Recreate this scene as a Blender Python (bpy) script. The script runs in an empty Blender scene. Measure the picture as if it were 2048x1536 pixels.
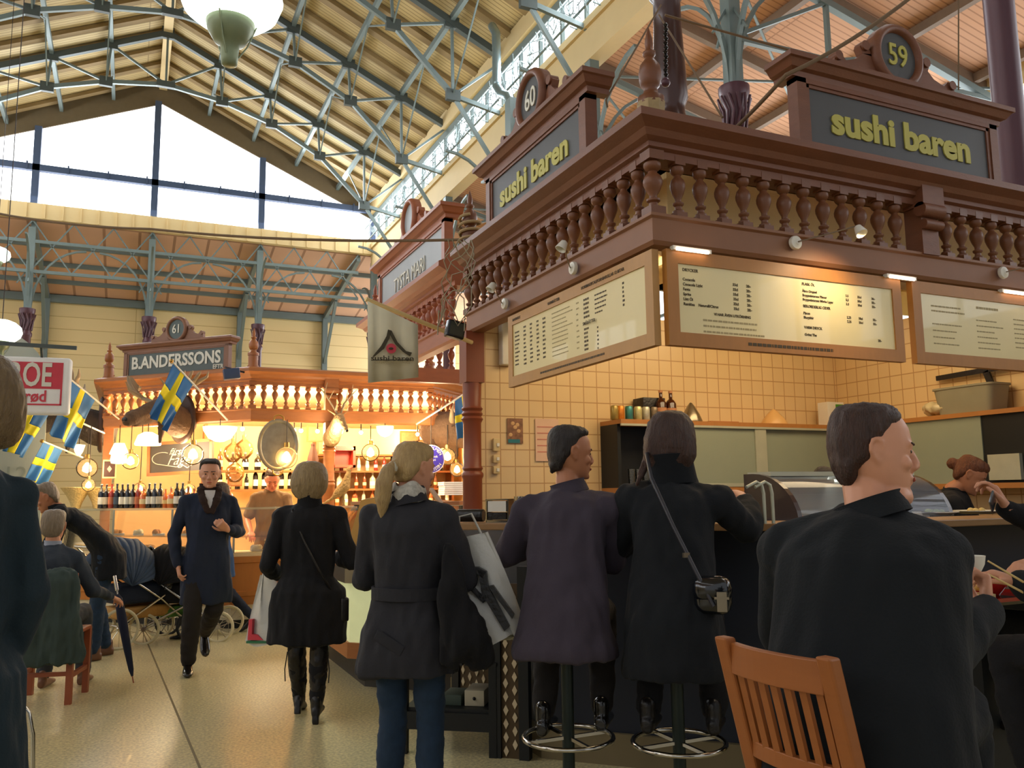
import bpy, bmesh, math, random
from mathutils import Vector, Matrix
random.seed(7)
sc = bpy.context.scene
COL = sc.collection
PI = math.pi
def V(*a): return Vector(a)
# ------------------------------------------------------------------ camera
YAW, PITCH, ROLL, FPX = 0.42688, 0.13042, -0.01255, 1681.6
cam_d = bpy.data.cameras.new('camera'); cam = bpy.data.objects.new('camera', cam_d); COL.objects.link(cam)
_f = V(math.sin(YAW)*math.cos(PITCH), math.cos(YAW)*math.cos(PITCH), math.sin(PITCH))
_r0 = V(math.cos(YAW), -math.sin(YAW), 0); _u0 = _r0.cross(_f)
_r = _r0*math.cos(ROLL)+_u0*math.sin(ROLL); _u = _u0*math.cos(ROLL)-_r0*math.sin(ROLL)
cam.matrix_world = Matrix(((_r.x, _u.x, -_f.x, 0), (_r.y, _u.y, -_f.y, 0), (_r.z, _u.z, -_f.z, 1.5), (0, 0, 0, 1)))
cam_d.sensor_width = 36; cam_d.lens = FPX/2048*36; cam_d.clip_start = .05; cam_d.clip_end = 300
sc.camera = cam
CAM = V(0, 0, 1.5)
def ray(x, y): return _f+_r*((x-1024)/FPX)-_u*((y-768)/FPX)
def at(ax, val, x, y):
    "point where the sight line through a photo pixel meets the plane axis=val"
    d = ray(x, y); t = (val-CAM[ax])/d[ax]; return CAM+d*t
def deep(x, y, dep): return CAM+ray(x, y)*dep
# ------------------------------------------------------------------ light
w = bpy.data.worlds.new('World'); sc.world = w; w.use_nodes = True
w.node_tree.nodes['Background'].inputs[0].default_value = (.93, .96, 1, 1)
w.node_tree.nodes['Background'].inputs[1].default_value = .6
sc.view_settings.view_transform = 'Standard'; sc.view_settings.look = 'None'
sc.view_settings.exposure = 0; sc.view_settings.gamma = 1
sc.view_settings.use_curve_mapping = False
sc.cycles.max_bounces = 7; sc.cycles.diffuse_bounces = 4; sc.cycles.glossy_bounces = 3
sc.cycles.transmission_bounces = 4; sc.cycles.transparent_max_bounces = 8
sc.cycles.sample_clamp_indirect = 4; sc.cycles.caustics_reflective = False; sc.cycles.caustics_refractive = False
def lamp(kind, name, loc, power, col, size=.1, size_y=None, aim=None):
    l = bpy.data.lights.new(name, kind); l.energy = power; l.color = col
    if kind == 'AREA':
        l.size = size
        if size_y: l.shape = 'RECTANGLE'; l.size_y = size_y
    else: l.shadow_soft_size = size
    o = bpy.data.objects.new(name, l); COL.objects.link(o); o.location = loc
    if aim is not None:
        o.rotation_euler = (Vector(aim)-Vector(loc)).to_track_quat('-Z', 'Y').to_euler()
    return o
DAY = (.88, .94, 1)
lamp('AREA', 'daylight_gable', (.4, 25.5, 10.6), 900, DAY, 11, 2.2, (.4, 12, 4))
for i, y in enumerate((6, 14, 22)):
    lamp('AREA', 'daylight_clerestory', (6.75, y, 9.9), 200, DAY, 7, .7, (0, y, 7))
    lamp('AREA', 'daylight_clerestory', (-6.0, y, 9.9), 200, DAY, 7, .7, (2, y, 7))
lamp('AREA', 'daylight_aisle', (11.7, 10, 6.5), 300, DAY, 9, 2, (6, 8, 6.5))
lamp('AREA', 'far_aisle_fill', (-11.6, 29, 6), 420, DAY, 5, 3, (0, 29.5, 6)); lamp('AREA', 'far_aisle_fill', (11.6, 29, 6), 420, DAY, 5, 3, (2, 29.5, 6))  # fill lamps by the aisle windows, added to brighten the far wall
# ------------------------------------------------------------------ materials
def lin(c): return c/12.92 if c <= .04045 else ((c+.055)/1.055)**2.4
def rgb(h):
    h = h.lstrip('#'); return tuple(lin(int(h[i:i+2], 16)/255) for i in (0, 2, 4))+(1,)
MATS = {}
def mat(name, col, rough=.6, metal=0, var=.12, scale=8, bump=0, bscale=40, stretch=None, emit=0, emitc=None,
        alpha=1, trans=0, sheen=0, coat=0, var2=None, ior=1.45):
    if name in MATS: return MATS[name]
    m = bpy.data.materials.new(name); m.use_nodes = True; nt = m.node_tree; N = nt.nodes; L = nt.links
    b = N['Principled BSDF']; c = rgb(col)
    b.inputs['Roughness'].default_value = rough; b.inputs['Metallic'].default_value = metal; b.inputs['IOR'].default_value = ior
    tc = N.new('ShaderNodeTexCoord'); mp = N.new('ShaderNodeMapping'); L.new(tc.outputs['Object'], mp.inputs[0])
    if stretch: mp.inputs['Scale'].default_value = stretch
    nz = N.new('ShaderNodeTexNoise'); nz.inputs['Scale'].default_value = scale; nz.inputs['Detail'].default_value = 5
    L.new(mp.outputs[0], nz.inputs[0])
    mx = N.new('ShaderNodeMix'); mx.data_type = 'RGBA'; L.new(nz.outputs[0], mx.inputs[0])
    c2 = rgb(var2) if var2 else tuple(min(1, k*(1+var)) for k in c[:3])+(1,)
    mx.inputs[6].default_value = tuple(k*(1-var) for k in c[:3])+(1,); mx.inputs[7].default_value = c2
    L.new(mx.outputs[2], b.inputs['Base Color'])
    if bump:
        n2 = N.new('ShaderNodeTexNoise'); n2.inputs['Scale'].default_value = bscale; n2.inputs['Detail'].default_value = 4
        L.new(mp.outputs[0], n2.inputs[0]); bp = N.new('ShaderNodeBump'); bp.inputs['Strength'].default_value = bump
        bp.inputs['Distance'].default_value = .02; L.new(n2.outputs[0], bp.inputs['Height']); L.new(bp.outputs[0], b.inputs['Normal'])
    if emit: b.inputs['Emission Color'].default_value = rgb(emitc or col); b.inputs['Emission Strength'].default_value = emit
    if alpha < 1: b.inputs['Alpha'].default_value = alpha
    if trans: b.inputs['Transmission Weight'].default_value = trans
    if sheen: b.inputs['Sheen Weight'].default_value = sheen
    if coat: b.inputs['Coat Weight'].default_value = coat
    m.diffuse_color = c; MATS[name] = m; return m
def glass_mat(name, col='#ffffff', tint=.12, rough=.03, ior=1.35):
    "thin clear pane: mostly see-through with a glossy skin"
    if name in MATS: return MATS[name]
    m = bpy.data.materials.new(name); m.use_nodes = True; nt = m.node_tree; N = nt.nodes; L = nt.links
    for n in list(N):
        if n.type == 'BSDF_PRINCIPLED': N.remove(n)
    t = N.new('ShaderNodeBsdfTransparent'); g = N.new('ShaderNodeBsdfGlossy'); d = N.new('ShaderNodeBsdfDiffuse')
    g.inputs['Roughness'].default_value = rough; d.inputs[0].default_value = rgb(col)
    m1 = N.new('ShaderNodeMixShader'); m1.inputs[0].default_value = tint; L.new(t.outputs[0], m1.inputs[1]); L.new(d.outputs[0], m1.inputs[2])
    fr = N.new('ShaderNodeFresnel'); fr.inputs[0].default_value = ior
    m2 = N.new('ShaderNodeMixShader'); L.new(fr.outputs[0], m2.inputs[0]); L.new(m1.outputs[0], m2.inputs[1]); L.new(g.outputs[0], m2.inputs[2])
    L.new(m2.outputs[0], N['Material Output'].inputs[0]); MATS[name] = m; return m
def brick_mat(name, c1, mortar, w, h, gap, rough, off=0.0, var=.06, bump=.3, axes='XZ'):
    m = bpy.data.materials.new(name); m.use_nodes = True; nt = m.node_tree; N = nt.nodes; L = nt.links; b = N['Principled BSDF']
    tc = N.new('ShaderNodeTexCoord'); sp = N.new('ShaderNodeSeparateXYZ'); cb = N.new('ShaderNodeCombineXYZ')
    L.new(tc.outputs['Object'], sp.inputs[0])
    L.new(sp.outputs[{'X': 0, 'Y': 1, 'Z': 2}[axes[0]]], cb.inputs[0]); L.new(sp.outputs[{'X': 0, 'Y': 1, 'Z': 2}[axes[1]]], cb.inputs[1])
    br = N.new('ShaderNodeTexBrick'); L.new(cb.outputs[0], br.inputs[0]); br.offset = off; br.squash = 1
    a = rgb(c1); br.inputs['Color1'].default_value = a; br.inputs['Color2'].default_value = tuple(k*(1-var) for k in a[:3])+(1,)
    br.inputs['Mortar'].default_value = rgb(mortar); br.inputs['Scale'].default_value = 1
    br.inputs['Brick Width'].default_value = w; br.inputs['Row Height'].default_value = h; br.inputs['Mortar Size'].default_value = gap
    L.new(br.outputs[0], b.inputs['Base Color']); b.inputs['Roughness'].default_value = rough
    bp = N.new('ShaderNodeBump'); bp.inputs['Strength'].default_value = bump; bp.inputs['Distance'].default_value = .01; bp.invert = True
    L.new(br.outputs[1], bp.inputs['Height']); L.new(bp.outputs[0], b.inputs['Normal']); MATS[name] = m; return m
# ------------------------------------------------------------------ mesh builder
class MB:
    def __init__(s): s.v = []; s.f = []; s.sm = []
    def add(s, vs, fs, M=None, smooth=False):
        o = len(s.v); s.v += [tuple(M @ Vector(p)) if M else tuple(p) for p in vs]
        s.f += [tuple(i+o for i in f) for f in fs]; s.sm += [smooth]*len(fs); return s
    def box(s, a, b, M=None):
        "box between two corners"
        x0, y0, z0 = a; x1, y1, z1 = b
        vs = [(x0,y0,z0),(x1,y0,z0),(x1,y1,z0),(x0,y1,z0),(x0,y0,z1),(x1,y0,z1),(x1,y1,z1),(x0,y1,z1)]
        return s.add(vs, [(0,3,2,1),(4,5,6,7),(0,1,5,4),(1,2,6,5),(2,3,7,6),(3,0,4,7)], M)
    def cbox(s, c, d, M=None, bev=0):
        x, y, z = c; a, b, h = d[0]/2, d[1]/2, d[2]/2
        if not bev: return s.box((x-a,y-b,z-h), (x+a,y+b,z+h), M)
        bm = bmesh.new(); bmesh.ops.create_cube(bm, size=1)
        for v in bm.verts: v.co = Vector((v.co.x*2*a+x, v.co.y*2*b+y, v.co.z*2*h+z))
        bmesh.ops.bevel(bm, geom=bm.edges[:], offset=bev, segments=3, profile=.5, affect='EDGES')
        bm.verts.index_update(); s.add([v.co.copy() for v in bm.verts], [tuple(v.index for v in f.verts) for f in bm.faces], M, True); bm.free(); return s
    def bar(s, p, q, w, h=None, M=None, up=None):
        p, q = Vector(p), Vector(q); d = q-p; L = d.length
        if L < 1e-6: return s
        d.normalize(); u = Vector(up) if up else (V(0,0,1) if abs(d.z) < .95 else V(0,1,0))
        r = d.cross(u).normalized(); u = r.cross(d); h = h or w; vs = []
        for e in (p, q):
            for a, b in ((-1,-1),(1,-1),(1,1),(-1,1)): vs.append(e+r*(a*w/2)+u*(b*h/2))
        return s.add(vs, [(0,3,2,1),(4,5,6,7),(0,1,5,4),(1,2,6,5),(2,3,7,6),(3,0,4,7)], M)
    def rings(s, R, M=None, smooth=True, caps=True, closed=True):
        n = len(R[0]); vs = [p for r in R for p in r]; fs = []
        for i in range(len(R)-1):
            for j in range(n if closed else n-1):
                k = (j+1) % n; fs.append((i*n+j, i*n+k, (i+1)*n+k, (i+1)*n+j))
        if caps: fs.append(tuple(range(n-1, -1, -1))); fs.append(tuple((len(R)-1)*n+j for j in range(n)))
        return s.add(vs, fs, M, smooth)
    def tube(s, pts, r, n=8, M=None, caps=True):
        pts = [Vector(p) for p in pts]; R = []; pr = None
        rr = r if isinstance(r, (list, tuple)) else [r]*len(pts)
        for i, p in enumerate(pts):
            d = (pts[min(i+1, len(pts)-1)]-pts[max(i-1, 0)]).normalized()
            if pr is None: a = d.cross(V(0,0,1)) if abs(d.z) < .9 else d.cross(V(1,0,0))
            else: a = pr-d*pr.dot(d)
            a.normalize(); pr = a; b = d.cross(a)
            R.append([p+(a*math.cos(2*PI*k/n)+b*math.sin(2*PI*k/n))*rr[i] for k in range(n)])
        return s.rings(R, M, True, caps)
    def lathe(s, prof, n=20, M=None, smooth=True, caps=True):
        R = [[(r*math.cos(2*PI*k/n), r*math.sin(2*PI*k/n), z) for k in range(n)] for r, z in prof]
        return s.rings(R, M, smooth, caps)
    def prism(s, poly, t0, t1, M=None, plane='XZ'):
        n = len(poly)
        g = (lambda p, t: (p[0], t, p[1])) if plane == 'XZ' else (lambda p, t: (p[0], p[1], t)) if plane == 'XY' else (lambda p, t: (t, p[0], p[1]))
        vs = [g(p, t0) for p in poly]+[g(p, t1) for p in poly]
        fs = [tuple(range(n)), tuple(range(2*n-1, n-1, -1))]+[(i, i+n, (i+1) % n+n, (i+1) % n) for i in range(n)]
        return s.add(vs, fs, M)
    def ball(s, c, r, n=16, m=10, M=None):
        rx, ry, rz = r if isinstance(r, (list, tuple)) else (r, r, r); R = []
        for i in range(m+1):
            t = PI*i/m; k = max(math.sin(t), .02); R.append([(c[0]+rx*k*math.cos(2*PI*j/n), c[1]+ry*k*math.sin(2*PI*j/n), c[2]-rz*math.cos(t)) for j in range(n)])
        return s.rings(R, M)
    def sweep(s, prof, path, M=None, closed=False, smooth=False):
        "prof: (outward, z) polygon, path: XY points going left to right as seen from outside"
        P = [Vector((p[0], p[1])) for p in path]; n = len(P); R = []
        for i in range(n):
            ds = []
            if closed or i > 0: ds.append((P[i]-P[i-1]).normalized())
            if closed or i < n-1: ds.append((P[(i+1) % n]-P[i]).normalized())
            ns = [Vector((d.y, -d.x)) for d in ds]; m = sum(ns, Vector((0, 0))).normalized(); k = 1/max(.3, m.dot(ns[0]))
            R.append([(P[i].x+m.x*o*k, P[i].y+m.y*o*k, z) for o, z in prof])
        if closed: R.append(R[0])
        return s.rings(R, M, smooth, not closed)
    def strip(s, A, B, M=None, smooth=True):
        n = len(A); return s.add(list(A)+list(B), [(i, i+1, n+i+1, n+i) for i in range(n-1)], M, smooth)
    def build(s, name, m, parent=None, world=False, kind=None, fix=True, bevel=0, solid=0):
        me = bpy.data.meshes.new(name); me.from_pydata(s.v, [], s.f)
        if world and parent is not None: me.transform(WM[parent.name].inverted())
        me.polygons.foreach_set('use_smooth', s.sm)
        if fix:
            bm = bmesh.new(); bm.from_mesh(me); bmesh.ops.recalc_face_normals(bm, faces=bm.faces); bm.to_mesh(me); bm.free()
        me.materials.append(m); me.update()
        o = bpy.data.objects.new(name, me); COL.objects.link(o)
        if any(s.sm) and not all(s.sm): me.set_sharp_from_angle(angle=.7)
        elif any(s.sm): me.set_sharp_from_angle(angle=1.0)
        if bevel: b = o.modifiers.new('b', 'BEVEL'); b.width = bevel; b.segments = 2; b.limit_method = 'ANGLE'
        if solid: b = o.modifiers.new('s', 'SOLIDIFY'); b.thickness = solid; b.offset = 0
        if parent is not None:
            o.parent = parent; WM[o.name] = WM[parent.name]
        else: WM[o.name] = Matrix.Identity(4)
        if kind: o['kind'] = kind
        return o
WM = {}
def T(name, label, cat, loc=(0, 0, 0), rz=0, group=None, kind=None):
    o = bpy.data.objects.new(name, None); COL.objects.link(o); o.empty_display_size = .1
    o.location = loc; o.rotation_euler = (0, 0, rz); WM[o.name] = Matrix.Translation(loc) @ Matrix.Rotation(rz, 4, 'Z')
    if kind: o['kind'] = kind
    if label: o['label'] = label; o['category'] = cat
    if group: o['group'] = group
    return o
def tag(o, label, cat, group=None):
    o['label'] = label; o['category'] = cat
    if group: o['group'] = group
    return o
def dup(root, loc=None, rz=None, label=None, group=None, M=None):
    def rec(o, par):
        c = o.copy(); COL.objects.link(c)
        if par is not None: c.parent = par
        WM[c.name] = WM[par.name] if par is not None else None
        for ch in o.children: rec(ch, c)
        return c
    c = root.copy(); COL.objects.link(c)
    if loc is not None: c.location = loc
    if rz is not None: c.rotation_euler = (0, 0, rz)
    WM[c.name] = Matrix.Translation(c.location) @ c.rotation_euler.to_matrix().to_4x4()
    if label: c['label'] = label
    if group: c['group'] = group
    for ch in list(root.children): rec(ch, c)
    return c
def text(s, size, m, parent, M, name='lettering', ext=.004, off=0, xs=1, align='CENTER', world=False, shear=0, sp=1, line=1):
    "lettering laid in the XZ plane of M, read from -Y"
    cu = bpy.data.curves.new(name, 'FONT'); cu.body = s; cu.size = size; cu.extrude = ext; cu.offset = off
    cu.align_x = align; cu.align_y = 'CENTER'; cu.shear = shear; cu.space_character = sp; cu.resolution_u = 3; cu.space_line = line
    o = bpy.data.objects.new(name, cu); COL.objects.link(o)
    me = bpy.data.meshes.new_from_object(o.evaluated_get(bpy.context.evaluated_depsgraph_get()))
    bpy.data.objects.remove(o); bpy.data.curves.remove(cu)
    me.transform(M @ Matrix.Rotation(PI/2, 4, 'X') @ Matrix.Diagonal((xs, 1, 1, 1)))
    if world and parent is not None: me.transform(WM[parent.name].inverted())
    me.materials.clear(); me.materials.append(m)
    o = bpy.data.objects.new(name, me); COL.objects.link(o)
    if parent is not None: o.parent = parent; WM[o.name] = WM[parent.name]
    return o
def TR(x, y, z, rz=0): return Matrix.Translation((x, y, z)) @ Matrix.Rotation(rz, 4, 'Z')
def lerp(a, b, t): return a+(b-a)*t
# ================================================================== the hall
M_floor = None
def floor_mat():
    m = mat('terrazzo', '#c9bd92', .28, 0, .10, 1.2, coat=.1); nt = m.node_tree; N = nt.nodes; L = nt.links; b = N['Principled BSDF']
    mx0 = b.inputs['Base Color'].links[0].from_node
    tc = N.new('ShaderNodeTexCoord'); v = N.new('ShaderNodeTexNoise'); v.inputs['Scale'].default_value = 55; v.inputs['Detail'].default_value = 3
    L.new(tc.outputs['Object'], v.inputs[0]); r = N.new('ShaderNodeValToRGB'); r.color_ramp.elements[0].position = .38; r.color_ramp.elements[1].position = .62
    r.color_ramp.elements[0].color = (.68, .68, .68, 1); r.color_ramp.elements[1].color = (1.15, 1.15, 1.1, 1); L.new(v.outputs[0], r.inputs[0])
    mu = N.new('ShaderNodeMix'); mu.data_type = 'RGBA'; mu.blend_type = 'MULTIPLY'; mu.inputs[0].default_value = 1
    L.new(mx0.outputs[2], mu.inputs[6]); L.new(r.outputs[0], mu.inputs[7]); L.new(mu.outputs[2], b.inputs['Base Color']); return m
def plank_mat(name, c1, c2, w, axes, rough=.75):
    return brick_mat(name, c1, c2, 9, w, .012, rough, var=.07, bump=.25, axes=axes)
M_cream = mat('painted_cream', '#cdb584', .7, 0, .06, 3)
M_roof = plank_mat('roof_boards', '#c4ae7c', '#927d54', .11, 'XY')
M_aisle = plank_mat('aisle_boards', '#cf9d78', '#a97a58', .11, 'XY')
M_batten = mat('roof_batten', '#8c7650', .8, 0, .1, 2)
M_steel = mat('grey_green_steel', '#6f7d7c', .5, .2, .1, 3)
M_dsteel = mat('dark_steel', '#4c5452', .55, .2, .1, 3)
M_ywall = plank_mat('yellow_boarding', '#ead29a', '#c4a86e', .42, 'XZ', .7)
M_iron = mat('oxblood_iron', '#4e2f38', .35, .1, .15, 4)
M_pane = mat('daylit_pane', '#ffffff', .4, 0, 0, 2, emit=3.2, emitc='#f2f7ff')
RX = .45; HW = 6.5; YN, YG = -7.0, 26.0; XL, XR = RX-HW, RX+HW
ZR, ZE = 14.0, 11.0
MB().box((-14, -8, -.15), (14, 34, 0)).build('floor', floor_mat(), kind='structure')
jb = MB(); a = at(2, 0, 295, 1286); b = at(2, 0, 368, 1460); d = (b-a).normalized()
jb.bar(a-d*2.5+V(0,0,-.003), b+d*5+V(0,0,-.003), .014, .01)
jb.build('trim_1', mat('floor_joint', '#6f6448', .8), kind='structure')
# roof of the nave
cb = MB()
for sx in (-1, 1):
    e = RX+sx*(HW+.5)
    ze = ZE-(ZR-ZE)*.5/HW
    cb.add([(RX, YN, ZR), (e, YN, ze), (e, YG, ze), (RX, YG, ZR), (RX, YN, ZR+.15), (e, YN, ze+.15), (e, YG, ze+.15), (RX, YG, ZR+.15)],
           [(0,1,2,3), (4,7,6,5), (0,4,5,1), (1,5,6,2), (2,6,7,3)])
cb.build('ceiling_nave', M_roof, kind='structure')
rb = MB()
y = YN+.3
while y < YG-.1:
    for sx in (-1, 1): rb.bar((RX, y, ZR-.07), (RX+sx*HW, y, ZE-.07), .2, .1)
    y += .9
rb.build('trim_2', M_batten, kind='structure')
pb = MB(); pb.box((RX-.11, YN, ZR-.34), (RX+.11, YG, ZR-.1))
pb.build('beam_ridge', M_cream, kind='structure')
TOPN = [(0, 13.66), (1.32, 13.05), (2.64, 12.45), (3.96, 11.85), (5.28, 11.25), (6.5, 10.7)]
BOTN = [(0, 12.23), (1.40, 12.03), (2.70, 11.63), (4.02, 10.92), (5.30, 9.66)]
pb = MB()
for i in (1, 2, 3, 4):
    x, z = TOPN[i]
    for sx in (-1, 1): pb.bar((RX+sx*x, YN, z+.1), (RX+sx*x, YG, z+.1), .09, .14)
pb.build('beam_purlins', M_steel, kind='structure')
TY = [22.6, 19.0, 15.4, 11.8, 8.2, 4.6, 1.0]
tr0 = T('roof_truss', None, None, kind='structure')
mb = MB(); mg = MB(); mp2 = MB()
for sx in (-1, 1):
    P = lambda p: (RX+sx*p[0], 0, p[1])
    for i in range(5): mg.bar(P(TOPN[i]), P(TOPN[i+1]), .13, .15)
    for i in range(4): mb.bar(P(BOTN[i]), P(BOTN[i+1]), .08, .1)
    mb.bar(P(BOTN[4]), (RX+sx*6.45, 0, 9.45), .07, .09); mb.bar(P(BOTN[4]), (RX+sx*6.45, 0, 8.0), .06, .08)
    for i in range(1, 5): mb.bar(P(TOPN[i]), P(BOTN[i]), .055)
    for i in range(0, 4): mb.bar(P(BOTN[i]), P(TOPN[i+1]), .055)
    mb.bar(P(BOTN[4]), P(TOPN[5]), .05)
    for p in TOPN[1:5]+BOTN[1:]: mp2.cbox(P(p), (.3, .1, .24))
    for i in (1, 2, 3, 4):      # light cross stays between the trusses
        x, z = BOTN[i]; X, Z = TOPN[i]
        mb.bar((RX+sx*x, 0, z), (RX+sx*X, 1.8, Z), .03); mb.bar((RX+sx*x, 0, z), (RX+sx*X, -1.8, Z), .03)
mp2.cbox((RX, 0, TOPN[0][1]), (.3, .1, .3)); mp2.cbox((RX, 0, BOTN[0][1]), (.45, .12, .16)); mb.bar((RX, 0, 13.6), (RX, 0, 12.2), .055)
mg.build('top_chord', M_dsteel, tr0); mb.build('bottom_chord', M_steel, tr0); mp2.build('gusset_plates', M_dsteel, tr0)
tr0.location = (0, TY[0], 0); WM[tr0.name] = TR(0, TY[0], 0)
for y in TY[1:]: dup(tr0, (0, y, 0))
# gable window
gz = lambda x: 13.25-.431*abs(x-.38)
gb = MB(); X = [XL+.3, -5.9, -2.72, .34, 3.38, 6.9]
gl = MB(); gl.add([(XL, YG+.05, 9.65), (XR, YG+.05, 9.65), (XR, YG+.05, gz(XR)), (.38, YG+.05, 13.25), (XL, YG+.05, gz(XL))], [(0,1,2,3,4)])
w1 = T('window_1', None, None, kind='structure')
gl.build('pane', M_pane, w1)
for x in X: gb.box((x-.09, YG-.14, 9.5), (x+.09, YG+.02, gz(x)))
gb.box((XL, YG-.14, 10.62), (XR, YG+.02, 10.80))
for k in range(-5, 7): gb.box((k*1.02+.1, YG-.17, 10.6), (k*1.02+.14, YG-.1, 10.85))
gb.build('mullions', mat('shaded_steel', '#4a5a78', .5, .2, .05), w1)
gw = MB()
for sx in (-1, 1):
    e = RX+sx*(HW+.5); gw.add([(RX, YG, gz(RX)), (e, YG, gz(e)), (e, YG, ZE), (RX, YG, ZR+.1), (RX, YG+.2, gz(RX)), (e, YG+.2, gz(e)), (e, YG+.2, ZE), (RX, YG+.2, ZR+.1)],
           [(0,1,2,3), (7,6,5,4), (0,4,5,1), (3,2,6,7)])
gw.build('wall_gable', mat('dark_gable_boards', '#6e6048', .8), kind='structure')
gb = MB(); gb.box((XL-.3, YG-.2, 9.22), (XR+.3, YG+.25, 9.65))
for k in range(30): gb.box((XL+k*.45, YG-.24, 9.22), (XL+k*.45+.03, YG-.2, 9.65))
gb.build('beam_gable', M_cream, kind='structure')
# side arcades: beam, clerestory windows, sloping aisle roofs
for nm, sx, n in (('right', 1, 2), ('left', -1, 3)):
    e = RX+sx*HW; o = e+sx*5.2
    b = MB(); b.box((min(e-.1, e+sx*.2), YN, 8.85), (max(e+.1, e+sx*.2), YG, 9.5)); b.box((e-.16, YN, 9.42), (e+.16, YG, 9.56))
    b.build('beam_clerestory_'+nm, M_cream, kind='structure')
    wn = T('window_%d' % n, None, None, kind='structure')
    MB().box((e+sx*.02, YN, 9.55), (e+sx*.05, YG, 10.5)).build('pane', M_pane, wn)
    b = MB(); y = YN
    while y < YG: b.box((e-.05, y-.03, 9.5), (e+.05, y+.03, 10.5)); y += .9
    b.box((e-.06, YN, 10.44), (e+.06, YG, 10.62)); b.build('mullions', M_steel, wn)
    b = MB(); b.add([(e-sx*.1, YN, 10.6), (e-sx*.1, YG, 10.6), (e-sx*.1, YG, ZE), (e-sx*.1, YN, ZE)], [(0,1,2,3)]); b.build('wall_eave_'+nm, M_cream, kind='structure', solid=.1)
    b = MB(); b.add([(e, YN, 9.1), (o, YN, 7.95), (o, YG+6, 7.95), (e, YG, 9.1), (e, YN, 9.25), (o, YN, 8.1), (o, YG+6, 8.1), (e, YG, 9.25)],
                    [(0,1,2,3), (4,7,6,5), (0,4,5,1), (1,5,6,2), (2,6,7,3), (3,7,4,0)])
    b.build('ceiling_aisle_'+nm, M_aisle, kind='structure')
    b = MB(); y = YN+1
    while y < YG: b.bar((e, y, 8.98), (o, y, 7.83), .1, .16); y += 1.8
    for t in (.33, .66, .95): b.bar((lerp(e, o, t), YN, lerp(9.0, 7.85, t)), (lerp(e, o, t), YG, lerp(9.0, 7.85, t)), .1, .14)
    b.build('trim_%d' % (n+1), mat('aisle_rafters', '#7d6a58', .7), kind='structure')
    b = MB(); b.box((o, YN, 0), (o+sx*.2, YG+6, 4.2)); b.box((o, YN, 7.6), (o+sx*.2, YG+6, 8.1))
    for y in (-5, 0, 5, 9.3, 14, 19, 24, 29): b.box((o, y, 4.2), (o+sx*.2, y+.7, 7.7))
    b.build('wall_'+nm, M_ywall, kind='structure')
    wn = T('window_%d' % (n+2), None, None, kind='structure')
    MB().box((o+sx*.08, YN, 4.2), (o+sx*.12, YG+6, 7.65)).build('pane', M_pane, wn)
    b = MB(); y = YN
    while y < YG+5: b.box((o-.03, y-.04, 4.2), (o+.03, y+.04, 7.6)); y += 1.2
    b.box((o-.03, YN, 5.9), (o+.03, YG+5, 5.98)); b.build('mullions', M_steel, wn)
# cross aisle behind the gable
YB = YG+5.2; b = MB()
b.add([(-12, YG, 9.2), (12, YG, 9.2), (12, YB, 8.25), (-12, YB, 8.25), (-12, YG, 9.35), (12, YG, 9.35), (12, YB, 8.4), (-12, YB, 8.4)],
      [(0,1,2,3), (4,7,6,5), (0,4,5,1), (1,5,6,2), (2,6,7,3), (3,7,4,0)])
b.build('ceiling_far_aisle', brick_mat('far_aisle_panels', '#cfa486', '#9c765c', .95, 1.3, .04, .75, axes='XY'), kind='structure')
MB().box((-12, YB, 0), (12, YB+.2, 8.3)).build('wall_far', M_ywall, kind='structure')
b = MB()
for x in [k*3.05-8.8 for k in range(7)]:
    b.bar((x, YG, 9.1), (x, YB, 8.15), .12, .2); b.box((x-.09, YB-.25, 4.4), (x+.09, YB-.02, 8.2)); b.bar((x, YB-.2, 6.4), (x, YB-2, 8.4), .1)
for t, z in ((0.25, 8.9), (.5, 8.66), (.75, 8.43)): b.bar((-12, YG+5.2*t, z), (12, YG+5.2*t, z), .1, .14)
b.box((-12, YB-.2, 8.0), (12, YB-.02, 8.25))
b.build('trim_10', M_steel, kind='structure')
b = MB()
for k in range(4):
    z = (7.98, 8.45)[k % 2]
for x0 in (-5.77, -2.72, .34, 3.38):
    x1 = x0+3.05
    b.bar((x0, YG-.05, 8.6), (x1, YG-.05, 8.6), .07, .09); b.bar((x0, YG-.05, 7.75), (x1, YG-.05, 7.75), .07, .09)
    for k in range(3):
        xa = x0+k*1.017; b.bar((xa, YG-.05, 7.75), (xa+1.017, YG-.05, 9.2), .035); b.bar((xa, YG-.05, 9.2), (xa+1.017, YG-.05, 7.75), .035)
b.build('beam_lattice', M_steel, kind='structure')
pl = MB()
for x in [k*3.05-8.8 for k in range(7)]:
    pl.box((x-.2, YB-.34, 0), (x+.2, YB-.01, 5.3)); pl.box((x-.28, YB-.4, 5.3), (x+.28, YB-.01, 5.55))
pl.build('trim_11', M_cream, kind='structure')
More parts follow.
